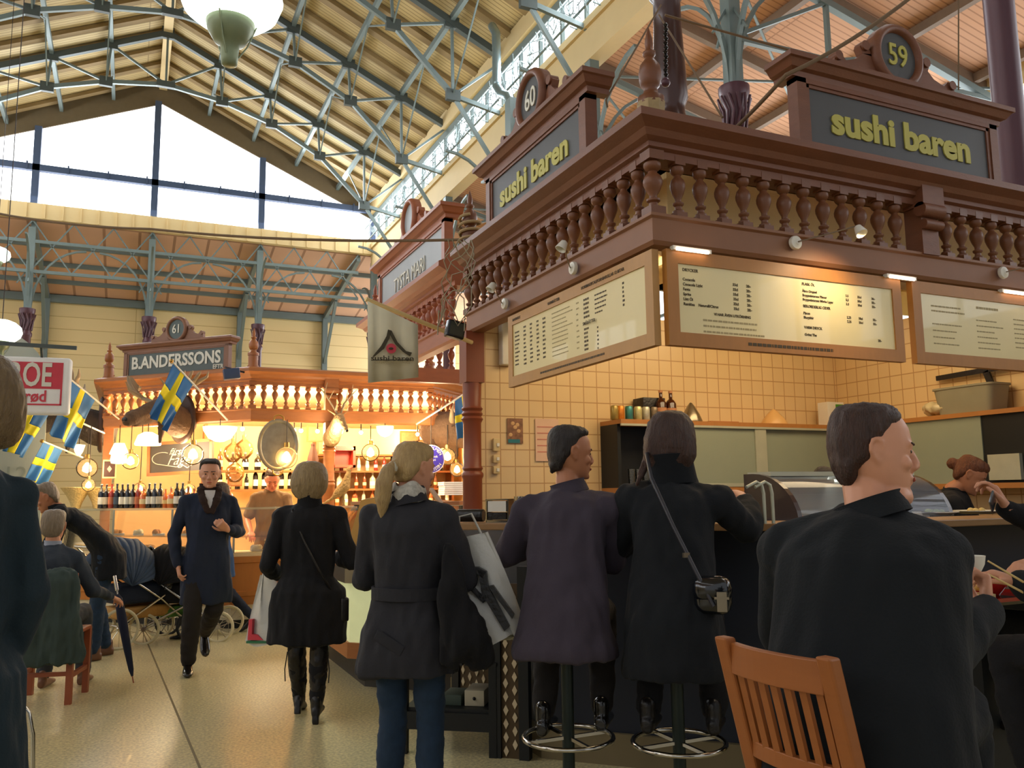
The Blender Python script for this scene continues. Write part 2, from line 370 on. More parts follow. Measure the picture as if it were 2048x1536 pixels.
# cast iron columns
def column(loc, arch=True):
    t = T('column', None, None, kind='structure')
    s = MB(); s.lathe([(.2, 0), (.2, .3), (.15, .4), (.13, .7), (.125, 5.9), (.15, 5.95), (.15, 6.02), (.125, 6.06), (.12, 6.4), (.17, 6.52), (.2, 6.62), (.2, 6.7), (.14, 6.7)], 20)
    for k in range(12):
        a = 2*PI*k/12; s.tube([(.135*math.cos(a), .135*math.sin(a), 6.1), (.16*math.cos(a+.3), .16*math.sin(a+.3), 6.35), (.21*math.cos(a), .21*math.sin(a), 6.55)], .018, 6)
    s.build('shaft', M_iron, t)
    u = MB(); u.box((-.09, -.09, 6.7), (.09, .09, 9.0))
    for dx, dy in ((0, 1), (0, -1), (1, 0), (-1, 0)):
        pts = [(dx*(.06+1.3*(1-math.cos(q))), dy*(.06+1.3*(1-math.cos(q))), 6.7+1.75*math.sin(q)) for q in [k*PI/16 for k in range(9)]]
        for k in range(8): u.bar(pts[k], pts[k+1], .06, .05)
        u.bar((dx*.3, dy*.3, 7.4), (0, 0, 7.9), .03)
    u.build('bracket_arms', M_steel, t)
    t.location = loc; WM[t.name] = TR(*loc); return t
c0 = column((-2.72, YG, 0))
for x in (.34, 3.38, -5.77): dup(c0, (x, YG, 0))
for y in TY+[YG]: dup(c0, (XR, y, 0))
for y in TY[1:]+[YG]: dup(c0, (XL, y, 0))
# longitudinal lattice girder along the right arcade with walkway rail
g = MB(); XG = XR-.3
for z in (9.62, 10.1): g.bar((XG, YN, z), (XG, YG, z), .03)
y = 0
while y < YG-1:
    g.bar((XG, y, 9.6), (XG, y, 10.1), .025); g.bar((XG, y, 9.55), (XR, y, 9.5), .02)
    y += .8
random.seed(3)
g.build('beam_walkway_rail', M_steel, kind='structure')
g = MB()
for y in [1+k*3.6 for k in range(7)]:
    for a, z in ((0, 8.75), (1, 8.4)): pass
    g.bar((XR, y, 8.7), (XR+5.1, y, 7.5), .1, .1); g.bar((XR, y, 7.4), (XR+5.1, y, 7.5), .07)
    g.bar((XR+1.7, y, 8.3), (XR+1.7, y, 7.43), .06); g.bar((XR+3.4, y, 7.9), (XR+3.4, y, 7.47), .06)
    g.bar((XR, y, 7.4), (XR+1.7, y, 8.3), .05); g.bar((XR+1.7, y, 7.43), (XR+3.4, y, 7.9), .05)
    g.bar((XR, y, 8.6), (XR+5.1, y+3.6, 7.7), .035); g.bar((XR, y+3.6, 8.6), (XR+5.1, y, 7.7), .035)
g.build('beam_aisle_ties', M_steel, kind='structure')
# ================================================================== carved stall canopies
M_wood = mat('carved_oak', '#724630', .5, 0, .22, 6, stretch=(1, 1, 4), bump=.1)
M_wood2 = mat('turned_oak', '#6e4228', .42, 0, .2, 9, bump=.05)
M_wood3 = mat('plain_oak_rail', '#85593c', .55, 0, .15, 5)
M_and = mat('honey_oak', '#a5683a', .5, 0, .2, 6, stretch=(1, 1, 4))
M_and2 = mat('honey_turned_oak', '#9c5f33', .42, 0, .2, 9)
M_slate = mat('slate_board', '#4a4b4d', .55, 0, .08, 4)
M_slateL = mat('pale_slate_board', '#8f9498', .5, 0, .12, 4)
M_yel = mat('yellow_lettering', '#b5ae55', .6, 0, .03)
M_wht = mat('cream_lettering', '#d8d6c8', .6, 0, .03)
M_black = mat('black_paint', '#0e1112', .5, 0, .1)
M_softw = mat('cream_panel', '#e3c98f', .7, 0, .05, 3)
CORN = [(-.1, 3.21), (.03, 3.21), (.03, 3.25), (.055, 3.26), (.055, 3.285), (.09, 3.30), (.11, 3.33), (.15, 3.35), (.17, 3.36), (.17, 3.40), (.13, 3.42), (-.1, 3.42)]
RAIL = [(-.07, 2.75), (.02, 2.75), (.035, 2.77), (.035, 2.885), (.05, 2.895), (.05, 2.91), (-.07, 2.91)]
BAL = [(.012, 0), (.03, .0), (.031, .012), (.019, .02), (.018, .035), (.028, .045), (.029, .055), (.016, .062), (.017, .078), (.030, .105), (.040, .135),
       (.041, .155), (.034, .178), (.020, .195), (.018, .205), (.030, .215), (.037, .23), (.036, .246), (.024, .258), (.02, .264), (.03, .268), (.01, .268)]
def baluster_mesh(m):
    b = MB(); b.lathe(BAL, 16); b.cbox((0, 0, -.014), (.066, .066, .03)); b.cbox((0, 0, .278), (.064, .064, .045)); return b
FIN = [(.07, 0), (.07, .04), (.04, .06), (.035, .09), (.05, .105), (.058, .14), (.06, .18), (.052, .22), (.03, .25), (.022, .265), (.034, .28), (.034, .295), (.018, .31), (.022, .34), (.02, .37), (.01, .41), (.002, .44)]
def canopy(name, label, path, zo, m1, m2, mr, blocks, ends=(0, 0), step=.143, fascia=True):
    t = T(name, label, 'market stall')
    sh = lambda pr: [(o, z+zo) for o, z in pr]
    MB().sweep(sh(CORN), path).build('cornice', m1, t); MB().sweep(sh(RAIL), path).build('beam', mr, t)
    proto = None; n = 0
    for i in range(len(path)-1):
        a, b = Vector(path[i]), Vector(path[i+1]); L = (b-a).length; d = (b-a)/L; ang = math.atan2(d.y, d.x)
        s = step if i or not ends[0] else ends[0]; s = step*.7
        k = int((L-.1)/step); s0 = (L-(k-1)*step)/2
        for j in range(k):
            u = s0+j*step
            if any(abs(u-q) < .1 for q in blocks.get(i, ())): continue
            p = a+d*u; n += 1
            if n > 96: break
            if proto is None: o = baluster_mesh(m2).build('baluster', m2, t); proto = o
            else: o = proto.copy(); COL.objects.link(o)
            o.location = (p.x, p.y, 2.94+zo); o.rotation_euler = (0, 0, ang); WM[o.name] = None
        for q in blocks.get(i, ()):
            p = a+d*q; M = TR(p.x, p.y, zo, ang)
            bb = MB(); bb.box((-.07, -.06, 2.9), (.07, .06, 3.21), M)
            bb.lathe([(.03, -.09), (.045, -.09), (.045, .09), (.03, .09)], 12, M @ TR(0, -.07, 3.17) @ Matrix.Rotation(PI/2, 4, 'Y'))
            bb.lathe([(.02, -.075), (.03, -.075), (.03, .075), (.02, .075)], 12, M @ TR(0, -.075, 3.08) @ Matrix.Rotation(PI/2, 4, 'Y'))
            bb.box((-.09, -.1, 3.19), (.09, .05, 3.33), M); bb.build('bracket_post', m1, t)
    for i, p in enumerate(path):
        if i in (0, len(path)-1) and len(path) > 2 and ends[1] == 0 and i == len(path)-1: continue
        bb = MB(); bb.lathe([(r*1.25, z) for r, z in BAL], 18, TR(p[0], p[1], 2.94+zo)); bb.cbox((p[0], p[1], 2.93+zo), (.09, .09, .04)); bb.cbox((p[0], p[1], 3.225+zo), (.09, .09, .05)); bb.build('newel', m2, t)
    if fascia:
        fa = MB(); fa.sweep([(-.34, 2.78+zo), (-.30, 2.78+zo), (-.30, 3.36+zo), (-.34, 3.36+zo)], path); fa.build('back_panel', M_softw, t)
    return t
def sign(label, M, w, words, num, cols, size, ornate=True, xs=1, off=.006, board=None, shear=0, extra=None, mw=None, numcol=None, world=True, nfont=.2, fsh=1):
    "name board: pilasters, cornice, slate panel, lettering, crest with number disc. local x along face, -y outward, z=0 at its foot"
    mw = mw or M_wood
    t = T('name_board', label, 'sign'); t.matrix_world = M; t.location = M.to_translation(); t.rotation_euler = M.to_euler(); t.scale = M.to_scale(); WM[t.name] = M
    h = w/2; b = MB()
    b.box((-h, -.03, 0), (-h+.07, .05, .47)); b.box((h-.07, -.03, 0), (h, .05, .47)); b.box((-h, -.03, 0), (h, .05, .05)); b.box((-h, -.03, .43), (h, .05, .48))
    b.box((-h+.06, .0, .04), (h-.06, .03, .45)); b.build('frame', mw, t)
    b = MB(); b.sweep([(-.03, .46), (.03, .46), (.035, .49), (.06, .5), (.085, .535), (.1, .54), (.1, .57), (.06, .585), (-.03, .585)], [(-h, .12), (-h, 0), (h, 0), (h, .12)])
    b.build('cornice', mw, t)
    MB().box((-h+.07, -.012, .05), (h-.07, .0, .43)).build('panel', board or M_slate, t)
    b = MB()
    for s in (-1, 1): b.box((s*(h-.085)-.012, -.022, .05), (s*(h-.085)+.012, -.01, .43))
    b.box((-h+.07, -.022, .05), (h-.07, -.01, .07)); b.box((-h+.07, -.022, .41), (h-.07, -.01, .43)); b.build('moulding', mw, t)
    text(words, size, cols, t, TR(0, -.017, .24*fsh), off=off, xs=xs, shear=shear)
    if extra: text(extra, size*.34, cols, t, TR(h-.2, -.017, .11), off=.002)
    # crest
    zc = .765; R = .165
    poly = []
    for q in range(19):
        a = -PI*.12+(PI*1.24)*q/18; poly.append(((R+.045)*math.cos(a), zc+(R+.045)*math.sin(a)))
    left = [(-.215, .76), (-.235, .80), (-.28, .81), (-.30, .775), (-.28, .735), (-.33, .69), (-.42, .66), (-.46, .70), (-.51, .69), (-.52, .56)]
    right = [(-x, z) for x, z in left][::-1]
    b = MB(); b.prism(right+poly+left, .0, .05); b.build('crest', mw, t)
    b = MB(); MX = TR(0, 0, zc) @ Matrix.Rotation(PI/2, 4, 'X')
    b.lathe([(R-.01, 0), (R+.045, 0), (R+.045, .02), (R+.03, .04), (R+.015, .045), (R-.005, .035), (R-.01, .01)], 40, MX); b.build('ring', mw, t)
    for s in (-1, 1):
        for x_, z_, r_ in ((s*.262, .785, .032), (s*.487, .675, .03)):
            b = MB(); b.lathe([(.01, -.005), (r_, -.005), (r_, .06), (.01, .06)], 14, TR(x_, .0, z_) @ Matrix.Rotation(PI/2, 4, 'X') @ TR(0, 0, -.045)); b.build('scroll', mw, t)
    b = MB(); b.lathe([(R-.01, -.0), (R-.01, .012), (.001, .012)], 40, MX); b.build('disc', board or M_slate, t)
    if num: text(num, nfont, numcol or cols, t, TR(0, -.018, zc), 'number', off=.002, xs=.85)
    return t
KX, KY, KB = 2.40, 3.49, 6.05
cano = canopy('stall_canopy', 'big carved brown wooden stall canopy with turned balusters above the sushi counter', [(KX, KB), (KX, KY), (8.0, KY)], 0, M_wood, M_wood2, M_wood3,
              {1: (1.95, 4.3)}, ends=(0, 0))
# ceiling of stall, posts, finials
MB().box((KX+.3, KY+.3, 3.30), (8.0, KB+.1, 3.36)).build('soffit', M_softw, cano)
POST = [(.075, 1.30), (.075, 1.62), (.085, 1.64), (.085, 1.66), (.07, 1.68), (.082, 1.70), (.07, 1.72), (.07, 2.05), (.086, 2.08), (.072, 2.1), (.084, 2.12), (.072, 2.14), (.084, 2.16), (.07, 2.18), (.075, 2.36)]
b = MB(); b.lathe([(.075, .2)]+POST, 20, TR(KX, KB-.02, 0)); b.cbox((KX, KB-.02, 2.56), (.15, .15, .4)); b.build('post', mat('red_brown_post', '#7e3f27', .4, 0, .15, 6), cano)
b = MB(); b.lathe(FIN, 20, TR(KX+.02, KY+.02, 3.52)); b.build('finial', M_wood2, cano)
b = MB(); b.lathe([(.08, 3.41), (.085, 3.44), (.07, 3.47), (.075, 3.53), (.03, 3.54)], 8, TR(KX+.02, KY+.02, 0), smooth=False); b.build('finial_base', mat('worn_gilt_block', '#a08a62', .7, 0, .3, 30), cano)
b = MB(); b.lathe([(r, z*.85) for r, z in FIN], 20, TR(KX, KB, 3.55)); b.lathe([(.09, 3.41), (.09, 3.46), (.06, 3.5), (.07, 3.56)], 20, TR(KX, KB, 0)); b.build('finial', M_wood2, cano)
MF = TR(4.24, KY+.0, 3.40); ML = Matrix.Translation((KX, 4.88, 3.40)) @ Matrix.Rotation(-PI/2, 4, 'Z')
sign('dark name board reading sushi baren, number 59, facing front above the drinks menu', MF, 1.70, 'sushi baren', '59', M_yel, .235, off=.009, xs=1.1)
sign('dark name board reading sushi baren, number 60, on the receding left side', ML, 1.53, 'sushi baren', '60', M_yel, .215, off=.008, xs=1.07, numcol=M_wht)
# second stall further along the same row
M_red = mat('reddish_oak', '#9a5a3c', .5, 0, .18, 6, stretch=(1, 1, 4)); M_red2 = mat('reddish_turned_oak', '#93523a', .42, 0, .2, 9)
can2 = canopy('stall_canopy', 'reddish carved stall canopy behind the hanging white banner', [(4.9, 8.9), (KX, 8.9), (KX, 6.32)], 0, M_red, M_red2, M_red, {}, fascia=False)
b = MB(); b.lathe([(r, z*.85) for r, z in FIN], 20, TR(KX, 8.9, 3.45)); b.build('finial', M_red2, can2)
M2 = Matrix.Translation((KX, 7.62, 3.40)) @ Matrix.Rotation(-PI/2, 4, 'Z')
sign('reddish name board with pale grey panel lettered TYSTA MARI', M2, 2.10, 'TYSTA MARI', '', M_wht, .2, off=.0, xs=.9, board=M_slateL, mw=M_red, fsh=.85)
# ---------------------------------------------------------------- tiled back of the stall
M_tile = brick_mat('cream_tiles_back', '#dcbf8e', '#b48d60', .126, .132, .0045, .28, axes='XZ', bump=.4)
M_tileR = brick_mat('cream_tiles_side', '#dcbf8e', '#b48d60', .126, .132, .0045, .28, axes='YZ', bump=.4)
WX = 6.2
MB().box((KX+.08, KB, .0), (WX+.1, KB+.12, 3.0)).build('wall_back', M_tile, kind='structure')
MB().box((WX, KY+.2, .0), (WX+.12, KB, 3.0)).build('wall_right_side', M_tileR, kind='structure')
# ---------------------------------------------------------------- menu boards
M_frame = mat('light_oak_frame', '#b3854a', .5, 0, .12, 7, stretch=(4, 1, 1))
M_frame2 = mat('darker_oak_frame', '#a87030', .45, 0, .12, 7, stretch=(4, 1, 1))
M_paper = mat('menu_panel', '#e2d19a', .35, 0, .03, coat=.3)
M_ink = mat('menu_ink', '#4a3d2a', .7); M_faint = mat('faint_menu_ink', '#a3946c', .7)
def menu(label, M, w, h, fr, mf):
    t = T('menu_board', label, 'menu board', group=None); t.location = M.to_translation(); t.rotation_euler = M.to_euler(); WM[t.name] = M
    b = MB(); b.box((0, -.02, 0), (w, .02, fr)); b.box((0, -.02, h-fr), (w, .02, h)); b.box((0, -.02, fr), (fr, .02, h-fr)); b.box((w-fr, -.02, fr), (w, .02, h-fr)); b.build('frame', mf, t)
    MB().box((fr-.005, -.012, fr-.005), (w-fr+.005, .015, h-fr+.005)).build('panel', M_paper, t)
    return t
def lines(t, rows, m, size=.017, name='printing', dy=-.0135):
    "rows: (x, z, words)"
    for x, z, s, k in rows: text(s, size*k, m, t, TR(x, dy, z), name, ext=.0006, off=.0004, align='LEFT')
def greek(t, blocks, m, M0=None, dy=-.0135):
    b = MB(); R = random.Random(5)
    for x, z, w, n, pitch, hh in blocks:
        for i in range(n):
            xx = x; e = x+w*R.uniform(.6, 1)
            while xx < e: l = R.uniform(.008, .03); b.box((xx, dy, z-i*pitch-hh/2), (min(xx+l, e), dy+.002, z-i*pitch+hh/2)); xx += l+.006
    o = b.build('printing', m, t); o['kind'] = 'stuff'
mh = .50; m2 = menu('oak framed drinks menu board headed DRYCKER, lit warmly, right of the corner', TR(2.45, KY-.005, 2.236), 1.655, mh, .07, M_frame2)
R_ = []
for i, (s, a, c) in enumerate((('Cocacola', '33cl', '20:-'), ('Cocacola Light', '33cl', '20:-'), ('Fanta', '33cl', '20:-'), ('Sprite', '33cl', '20:-'), ('Lätt Öl', '33cl', '20:-'), ('Ramlösa    Naturell/Citrus', '33cl', '20:-'))):
    z = .35-i*.026; R_ += [(.10, z, s, 1.25), (.42, z, a, 1.25), (.51, z, c, 1.25)]
R_ += [(.10, .40, 'DRYCKER', 1.35), (.29, .18, 'VI HAR ÄVEN UTKÖRNING', 1.2), (.90, .40, 'FLASK ÖL', 1.3)]
for i, (s, a, c, d) in enumerate((('Åbro Original', '5.5', '33cl', '36:-'), ('Bryggmästarens Pilsner', '5.5', '50cl', '55:-'), ('Bryggmästarens Mörka Lager', '5.5', '50cl', '55:-'))):
    z = .36-i*.024; R_ += [(.90, z, s, 1.15), (1.22, z, a, 1.15), (1.31, z, c, 1.15), (1.42, z, d, 1.15)]
R_ += [(.90, .275, 'REKORDERLIG CIDER', 1.25), (.90, .235, 'Päron', 1.2), (1.22, .235, '2.25', 1.15), (1.31, .235, '50cl', 1.15), (1.42, .235, '55:-', 1.15),
       (.90, .211, 'Skogsbär', 1.2), (1.22, .211, '2.25', 1.15), (1.31, .211, '50cl', 1.15), (1.42, .211, '55:-', 1.15), (.90, .155, 'VARM DRYCK', 1.25), (.90, .115, 'Grönt The', 1.2), (1.45, .115, '20:-', 1.15)]
lines(m2, R_, M_ink, .0165)
greek(m2, [(.22, .145, .42, 3, .03, .009)], M_faint); greek(m2, [(.5, .035, .7, 1, .03, .016)], M_ink, dy=-.0215)
m3 = menu('oak framed menu board with faint print at the right edge', TR(4.2, KY-.005, 2.236), 1.7, mh, .07, M_frame2)
greek(m3, [(.16, .36, .3, 2, .03, .009), (.16, .25, .3, 4, .04, .007), (.55, .3, .25, 6, .035, .007), (.9, .33, .3, 7, .03, .007), (.56, .38, .22, 1, .03, .014)], M_faint)
m1 = menu('long oak framed white menu board on the left side of the sushi stall', Matrix.Translation((KX+.005, 5.30, 2.236)) @ Matrix.Rotation(-PI/2, 4, 'Z'), 1.80, mh, .07, M_frame)
lines(m1, [(.08, mh-.038, 'MAKIRULLE', 1.5), (.62, mh-.038, 'VARMRÄTTER', 1.6), (1.06, mh-.038, 'NORIMAKI/CALIFORNIARULLAR 12 BITAR', 1.55), (1.07, .245, 'SMÅRÄTTER', 1.6)], M_ink, .0165, dy=-.0215)
greek(m1, [(.1, .37, .08, 9, .028, .01), (.24, .385, .04, 10, .028, .012), (.34, .385, .04, 10, .028, .012), (.44, .385, .04, 10, .028, .012), (.53, .385, .04, 10, .028, .012), (1.07, .39, .07, 5, .026, .012), (1.2, .39, .14, 5, .026, .008),
           (1.07, .215, .06, 6, .024, .012), (1.5, .39, .02, 6, .024, .012), (1.22, .2, .015, 6, .024, .01)], M_ink)
greek(m1, [(.66, .39, .28, 11, .027, .006), (.98, .39, .03, 9, .034, .008)], M_faint); greek(m1, [(.5, .035, .95, 1, .03, .012)], M_ink, dy=-.0215)
# tube lamps tucked under the beam
M_tube = mat('lit_tube', '#ffffff', .4, emit=9, emitc='#ffdcc0')
M_white = mat('white_plastic', '#dcd8cc', .4)
def tube(label, x, ln=.22):
    t = T('tube_lamp', label, 'lamp', (x, KY-.045, 2.735))
    b = MB(); b.tube([(0, 0, 0), (ln, 0, 0)], .009, 10); b.build('tube', M_tube, t)
    b = MB(); b.box((-.02, .0, -.006), (ln+.02, .03, .016)); b.build('holder', M_white, t)
tube('short lit tube lamp above the left end of the drinks menu', 2.5, .2); tube('short lit tube lamp above the gap between the two front menus', 4.0, .2); tube('short lit tube lamp at far right above the last menu', 5.0, .3)
lamp('AREA', 'stall_tube', (4.2, 4.6, 3.2), 60, (1, .76, .45), 2.6, 1.2, (4.2, 5.2, 1.5))
sl = lamp('SPOT', 'menu_spot', (3.54, KY-.30, 2.86), 16, (1, .74, .42), .03, None, (3.45, KY, 2.40)); sl.data.spot_size = 2.2; sl.data.spot_blend = 1
lamp('AREA', 'menu_tube', (2.6, KY+.3, 2.72), 2.5, (1, .75, .45), .3, .3, (3, 5, 1.5))
# round white lamps fixed to the beam
def rose(label, M):
    t = T('spot_lamp', label, 'lamp', group=None); t.location = M.to_translation(); t.rotation_euler = M.to_euler(); WM[t.name] = M
    b = MB(); b.lathe([(.005, 0), (.038, 0), (.04, .008), (.036, .022), (.012, .026), (.01, .03), (.002, .03)], 24, Matrix.Rotation(PI/2, 4, 'X')); b.build('base', M_white, t)
    b = MB(); b.tube([(0, -.03, 0), (.12, -.12, .03), (.26, -.2, .07)], .004, 6); b.build('arm', mat('wire', '#8a7a6a', .4, .5), t)
    b = MB(); b.lathe([(.006, 0), (.02, .01), (.032, .06), (.03, .062), (.015, .012), (.004, .006)], 16, TR(.26, -.2, .07) @ Matrix.Rotation(2.6, 4, 'X')); b.build('shade', M_white, t)
for (x, z, l) in ((3.28, 2.85, 'round white lamp base on the beam above the drinks menu'), (4.98, 2.85, 'round white lamp base on the beam near the right edge')): rose(l, TR(x, KY-.05, z))
for (y, l) in ((4.25, 'round white lamp base on the left beam nearer the corner'), (5.25, 'round white lamp base on the left beam farther from the corner')):
    rose(l, Matrix.Translation((KX-.05, y, 2.82)) @ Matrix.Rotation(-PI/2, 4, 'Z'))
# ---------------------------------------------------------------- bar counter
M_navy = mat('black_navy_panel', '#0d1524', .45, 0, .1, 3)
M_ctop = mat('counter_oak', '#8d6a43', .4, 0, .15, 6, stretch=(1, 5, 1)); M_kick = mat('beige_plinth', '#6f6245', .6, 0, .12, 5)
bar = T('sushi_bar_counter', 'black fronted sushi bar counter with wooden ledge and beige plinth', 'counter', (2.4, 4, 0))
led = [(1.62, 4.70), (3.2, 3.12), (7.6, 3.12), (7.6, 3.5), (3.36, 3.5), (1.9, 4.98)]
MB().prism(led, 1.30, 1.34, plane='XY').build('ledge', M_ctop, bar, world=True, bevel=.006)
bp = [(2.25, KB-.01), (2.25, 4.55), (3.44, 3.36), (7.6, 3.36)]
MB().sweep([(-.25, .17), (0, .17), (0, 1.30), (-.25, 1.30)], bp).build('front_panel', M_navy, bar, world=True)
MB().sweep([(-.25, 0), (.03, 0), (.03, .17), (-.25, .17)], bp).build('plinth', M_kick, bar, world=True)
MB().prism([(3.5, 2.45), (7.6, 2.45), (7.6, 3.4), (3.0, 3.4)], .98, 1.03, plane='XY').build('eating_shelf', M_black, bar, world=True, bevel=.008)
MB().box((3.6, 2.75, 0), (7.6, 2.8, .98)).build('shelf_support', M_black, bar, world=True)
# work bench inside the stall
wb = T('work_bench', 'wooden preparation bench along the tiled back wall', 'bench', (4.5, 5.6, 0))
MB().box((3.0, 5.5, 0), (6.15, KB-.005, .95)).build('body', M_black, wb, world=True); MB().box((3.0, 5.45, .95), (6.15, KB-.005, 1.0)).build('top', M_ctop, wb, world=True)
# cupboards on the back wall
M_shelf = mat('orange_shelf_oak', '#a9713a', .5, 0, .15, 5, stretch=(5, 1, 1))
M_frost = mat('frosted_door', '#8c9382', .25, 0, .05, 4); M_alu = mat('pale_aluminium', '#b5b6a2', .4, .3)
cup = T('wall_cupboard', 'wall cupboard with frosted grey green sliding doors and wooden top shelf', 'cupboard', (5, 5.9, 1.55))
SX0, SX1, SY = 3.55, 6.19, 5.72
MB().box((SX0, SY, 2.05), (SX1, KB-.005, 2.085)).build('top_shelf', M_shelf, cup, world=True); MB().box((SX0, SY+.0, 1.50), (SX1, KB-.005, 1.54)).build('bottom_shelf', M_shelf, cup, world=True)
MB().box((SX0, SY-.004, 2.032), (SX1, SY+.01, 2.05)).build('rail', M_alu, cup, world=True); MB().box((4.1, SY-.004, 1.54), (SX1, SY+.01, 1.57)).build('rail', M_alu, cup, world=True)
MB().box((4.12, SY+.02, 1.56), (4.95, SY+.035, 2.035)).build('door', M_frost, cup, world=True); MB().box((4.95, SY+.04, 1.56), (6.15, SY+.055, 2.035)).build('door', M_frost, cup, world=True)
MB().box((4.9, SY+.005, 1.56), (5.02, SY+.03, 2.035)).build('door_stile', M_alu, cup, world=True)
MB().box((SX0, SY+.06, 1.54), (3.58, KB-.005, 2.05)).box((4.09, SY+.06, 1.54), (4.12, KB-.005, 2.05)).box((3.58, KB-.03, 1.54), (4.09, KB-.005, 2.05)).build('open_bay', M_black, cup, world=True)
cr = T('wall_cupboard', 'wall cupboard on the right tiled wall with oak shelf above dark doors', 'cupboard', (6, 4.8, 1.55))
MB().box((WX-.32, 3.3, 2.05), (WX-.005, 5.3, 2.085)).build('top_shelf', M_shelf, cr, world=True); MB().box((WX-.32, 3.3, 1.5), (WX-.005, 5.3, 1.54)).build('bottom_shelf', M_shelf, cr, world=True)
MB().box((WX-.30, 4.35, 1.54), (WX-.28, 5.3, 2.05)).build('door', M_frost, cr, world=True); MB().box((WX-.29, 3.3, 1.54), (WX-.1, 4.35, 2.05)).build('dark_bay', M_black, cr, world=True)
MB().box((WX-.325, 4.05, 1.56), (WX-.29, 4.3, 1.75)).build('notice', M_alu, cr, world=True)
# iron column rising through the stall
col2 = T('column', None, None, kind='structure')
MB().lathe([(.2, 3.3), (.2, 3.5), (.13, 3.6), (.13, 4.55), (.19, 4.62), (.21, 4.7), (.16, 4.8), (.13, 4.9), (.13, 4.98), (.16, 5.05), (.15, 5.3), (.13, 5.7), (.125, 6.0), (.16, 6.05), (.16, 6.1), (.2, 6.2), (.2, 6.45), (.16, 6.5), (.16, 9.2)], 24, TR(4.35, 6.0, 0)).build('shaft', mat('brown_column_gloss', '#3e2824', .25, .1, .15, 4), col2)
# ================================================================== smooth fused bodies
def capsule(b, p, q, r0, r1, n=14, sq=1, up=None):
    "tapered rod with round ends; sq squashes it across up"
    p, q = Vector(p), Vector(q); d = q-p; L = d.length
    if L < 1e-5: d = V(0, 0, 1)
    else: d = d/L
    u = Vector(up).normalized() if up is not None else (V(0, 1, 0) if abs(d.z) > .7 else V(0, 0, 1))
    a = d.cross(u).normalized(); c = a.cross(d)     # a: wide axis, c: squashed axis
    R = []
    for k in range(5):
        t = -PI/2+PI/2*k/4*.999; R.append((p+d*(r0*math.sin(t)), max(r0*math.cos(t), r0*.05)))
    for k in range(5):
        t = PI/2*k/4*.999; R.append((q+d*(r1*math.sin(t)), max(r1*math.cos(t), r1*.05)))
    b.rings([[o+(a*math.cos(2*PI*j/n)+c*sq*math.sin(2*PI*j/n))*r for j in range(n)] for o, r in R])
def chain(b, pts, n=14, sq=1, up=None):
    for i in range(len(pts)-1): capsule(b, pts[i][0], pts[i+1][0], pts[i][1], pts[i+1][1], n, sq, up)
def loft(b, secs, n=24, pw=2.0):
    "secs: (centre, half width, half depth, right vector, forward vector)"
    R = []
    for c, wx, wy, rt, fw in secs:
        c, rt, fw = Vector(c), Vector(rt), Vector(fw); ring = []
        for j in range(n):
            t = 2*PI*j/n; cx, cy = math.cos(t), math.sin(t)
            ring.append(c+rt*wx*math.copysign(abs(cx)**(2/pw), cx)+fw*wy*math.copysign(abs(cy)**(2/pw), cy))
        R.append(ring)
    b.rings(R)
TMP = bpy.data.scenes.new('workshop')
def fuse(b, name, m, parent, vox=.012, smooth=4, world=True, rough=0, rs=30, inv=1.0, stretch=None):
    "union of all pieces in b as one continuous skin"
    me = bpy.data.meshes.new(name); me.from_pydata(b.v, [], b.f)
    bm = bmesh.new(); bm.from_mesh(me); bmesh.ops.recalc_face_normals(bm, faces=bm.faces); bm.to_mesh(me); bm.free()
    o = bpy.data.objects.new(name, me); TMP.collection.objects.link(o)
    r = o.modifiers.new('r', 'REMESH'); r.mode = 'VOXEL'; r.voxel_size = vox; r.use_smooth_shade = True
    s = o.modifiers.new('s', 'SMOOTH'); s.factor = .5; s.iterations = smooth
    with bpy.context.temp_override(scene=TMP, view_layer=TMP.view_layers[0]): me2 = bpy.data.meshes.new_from_object(o.evaluated_get(bpy.context.evaluated_depsgraph_get()))
    bpy.data.objects.remove(o); bpy.data.meshes.remove(me)
    if rough:
        from mathutils import noise
        CO = [v.co.copy() for v in me2.vertices]; NO = [Vector(q.vector) for q in me2.vertex_normals]; out = []
        st = stretch or (1, 1, 1)
        for c, n in zip(CO, NO):
            p = Vector((c.x*rs*st[0], c.y*rs*st[1], c.z*rs*st[2])); out.extend(c+n*((noise.noise(p)+.45*noise.noise(p*2.6))*rough))
        me2.vertices.foreach_set('co', out); me2.update()
    if world and parent is not None: me2.transform(WM[parent.name].inverted())
    me2.materials.clear(); me2.materials.append(m); me2.polygons.foreach_set('use_smooth', [True]*len(me2.polygons))
    me2.name = name; o = bpy.data.objects.new(name, me2); COL.objects.link(o)
    if parent is not None: o.parent = parent; WM[o.name] = WM[parent.name]
    return o
# ================================================================== the delicatessen stall
DZ = -.30
DP = [(-.31, 15.2), (-.31, 12.58), (1.37, 10.9), (3.72, 10.9), (5.2, 12.4), (5.2, 15.0)]
can3 = canopy('stall_canopy', 'golden lit octagonal delicatessen stall canopy with short balusters under the name board of number 61', DP, DZ, M_and, M_and2, M_and, {2: (.98,)}, step=.138, fascia=False)
b = MB(); b.lathe([(.065, 1.0)]+[(r, z) for r, z in POST if z > 1.2 and z < 2.2], 18, TR(2.35, 10.92, 0)); b.cbox((2.35, 10.92, 2.3), (.13, .13, .32)); b.build('post', M_and, can3)
for x, y in ((-.31, 12.58), (1.37, 10.9), (3.72, 10.9), (-.31, 15.1)):
    b = MB(); b.lathe([(r, z*.8) for r, z in FIN], 16, TR(x, y, 3.28)); b.lathe([(.075, 3.1), (.08, 3.13), (.06, 3.16), (.06, 3.29)], 16, TR(x, y, 0)); b.build('finial', M_and2, can3)
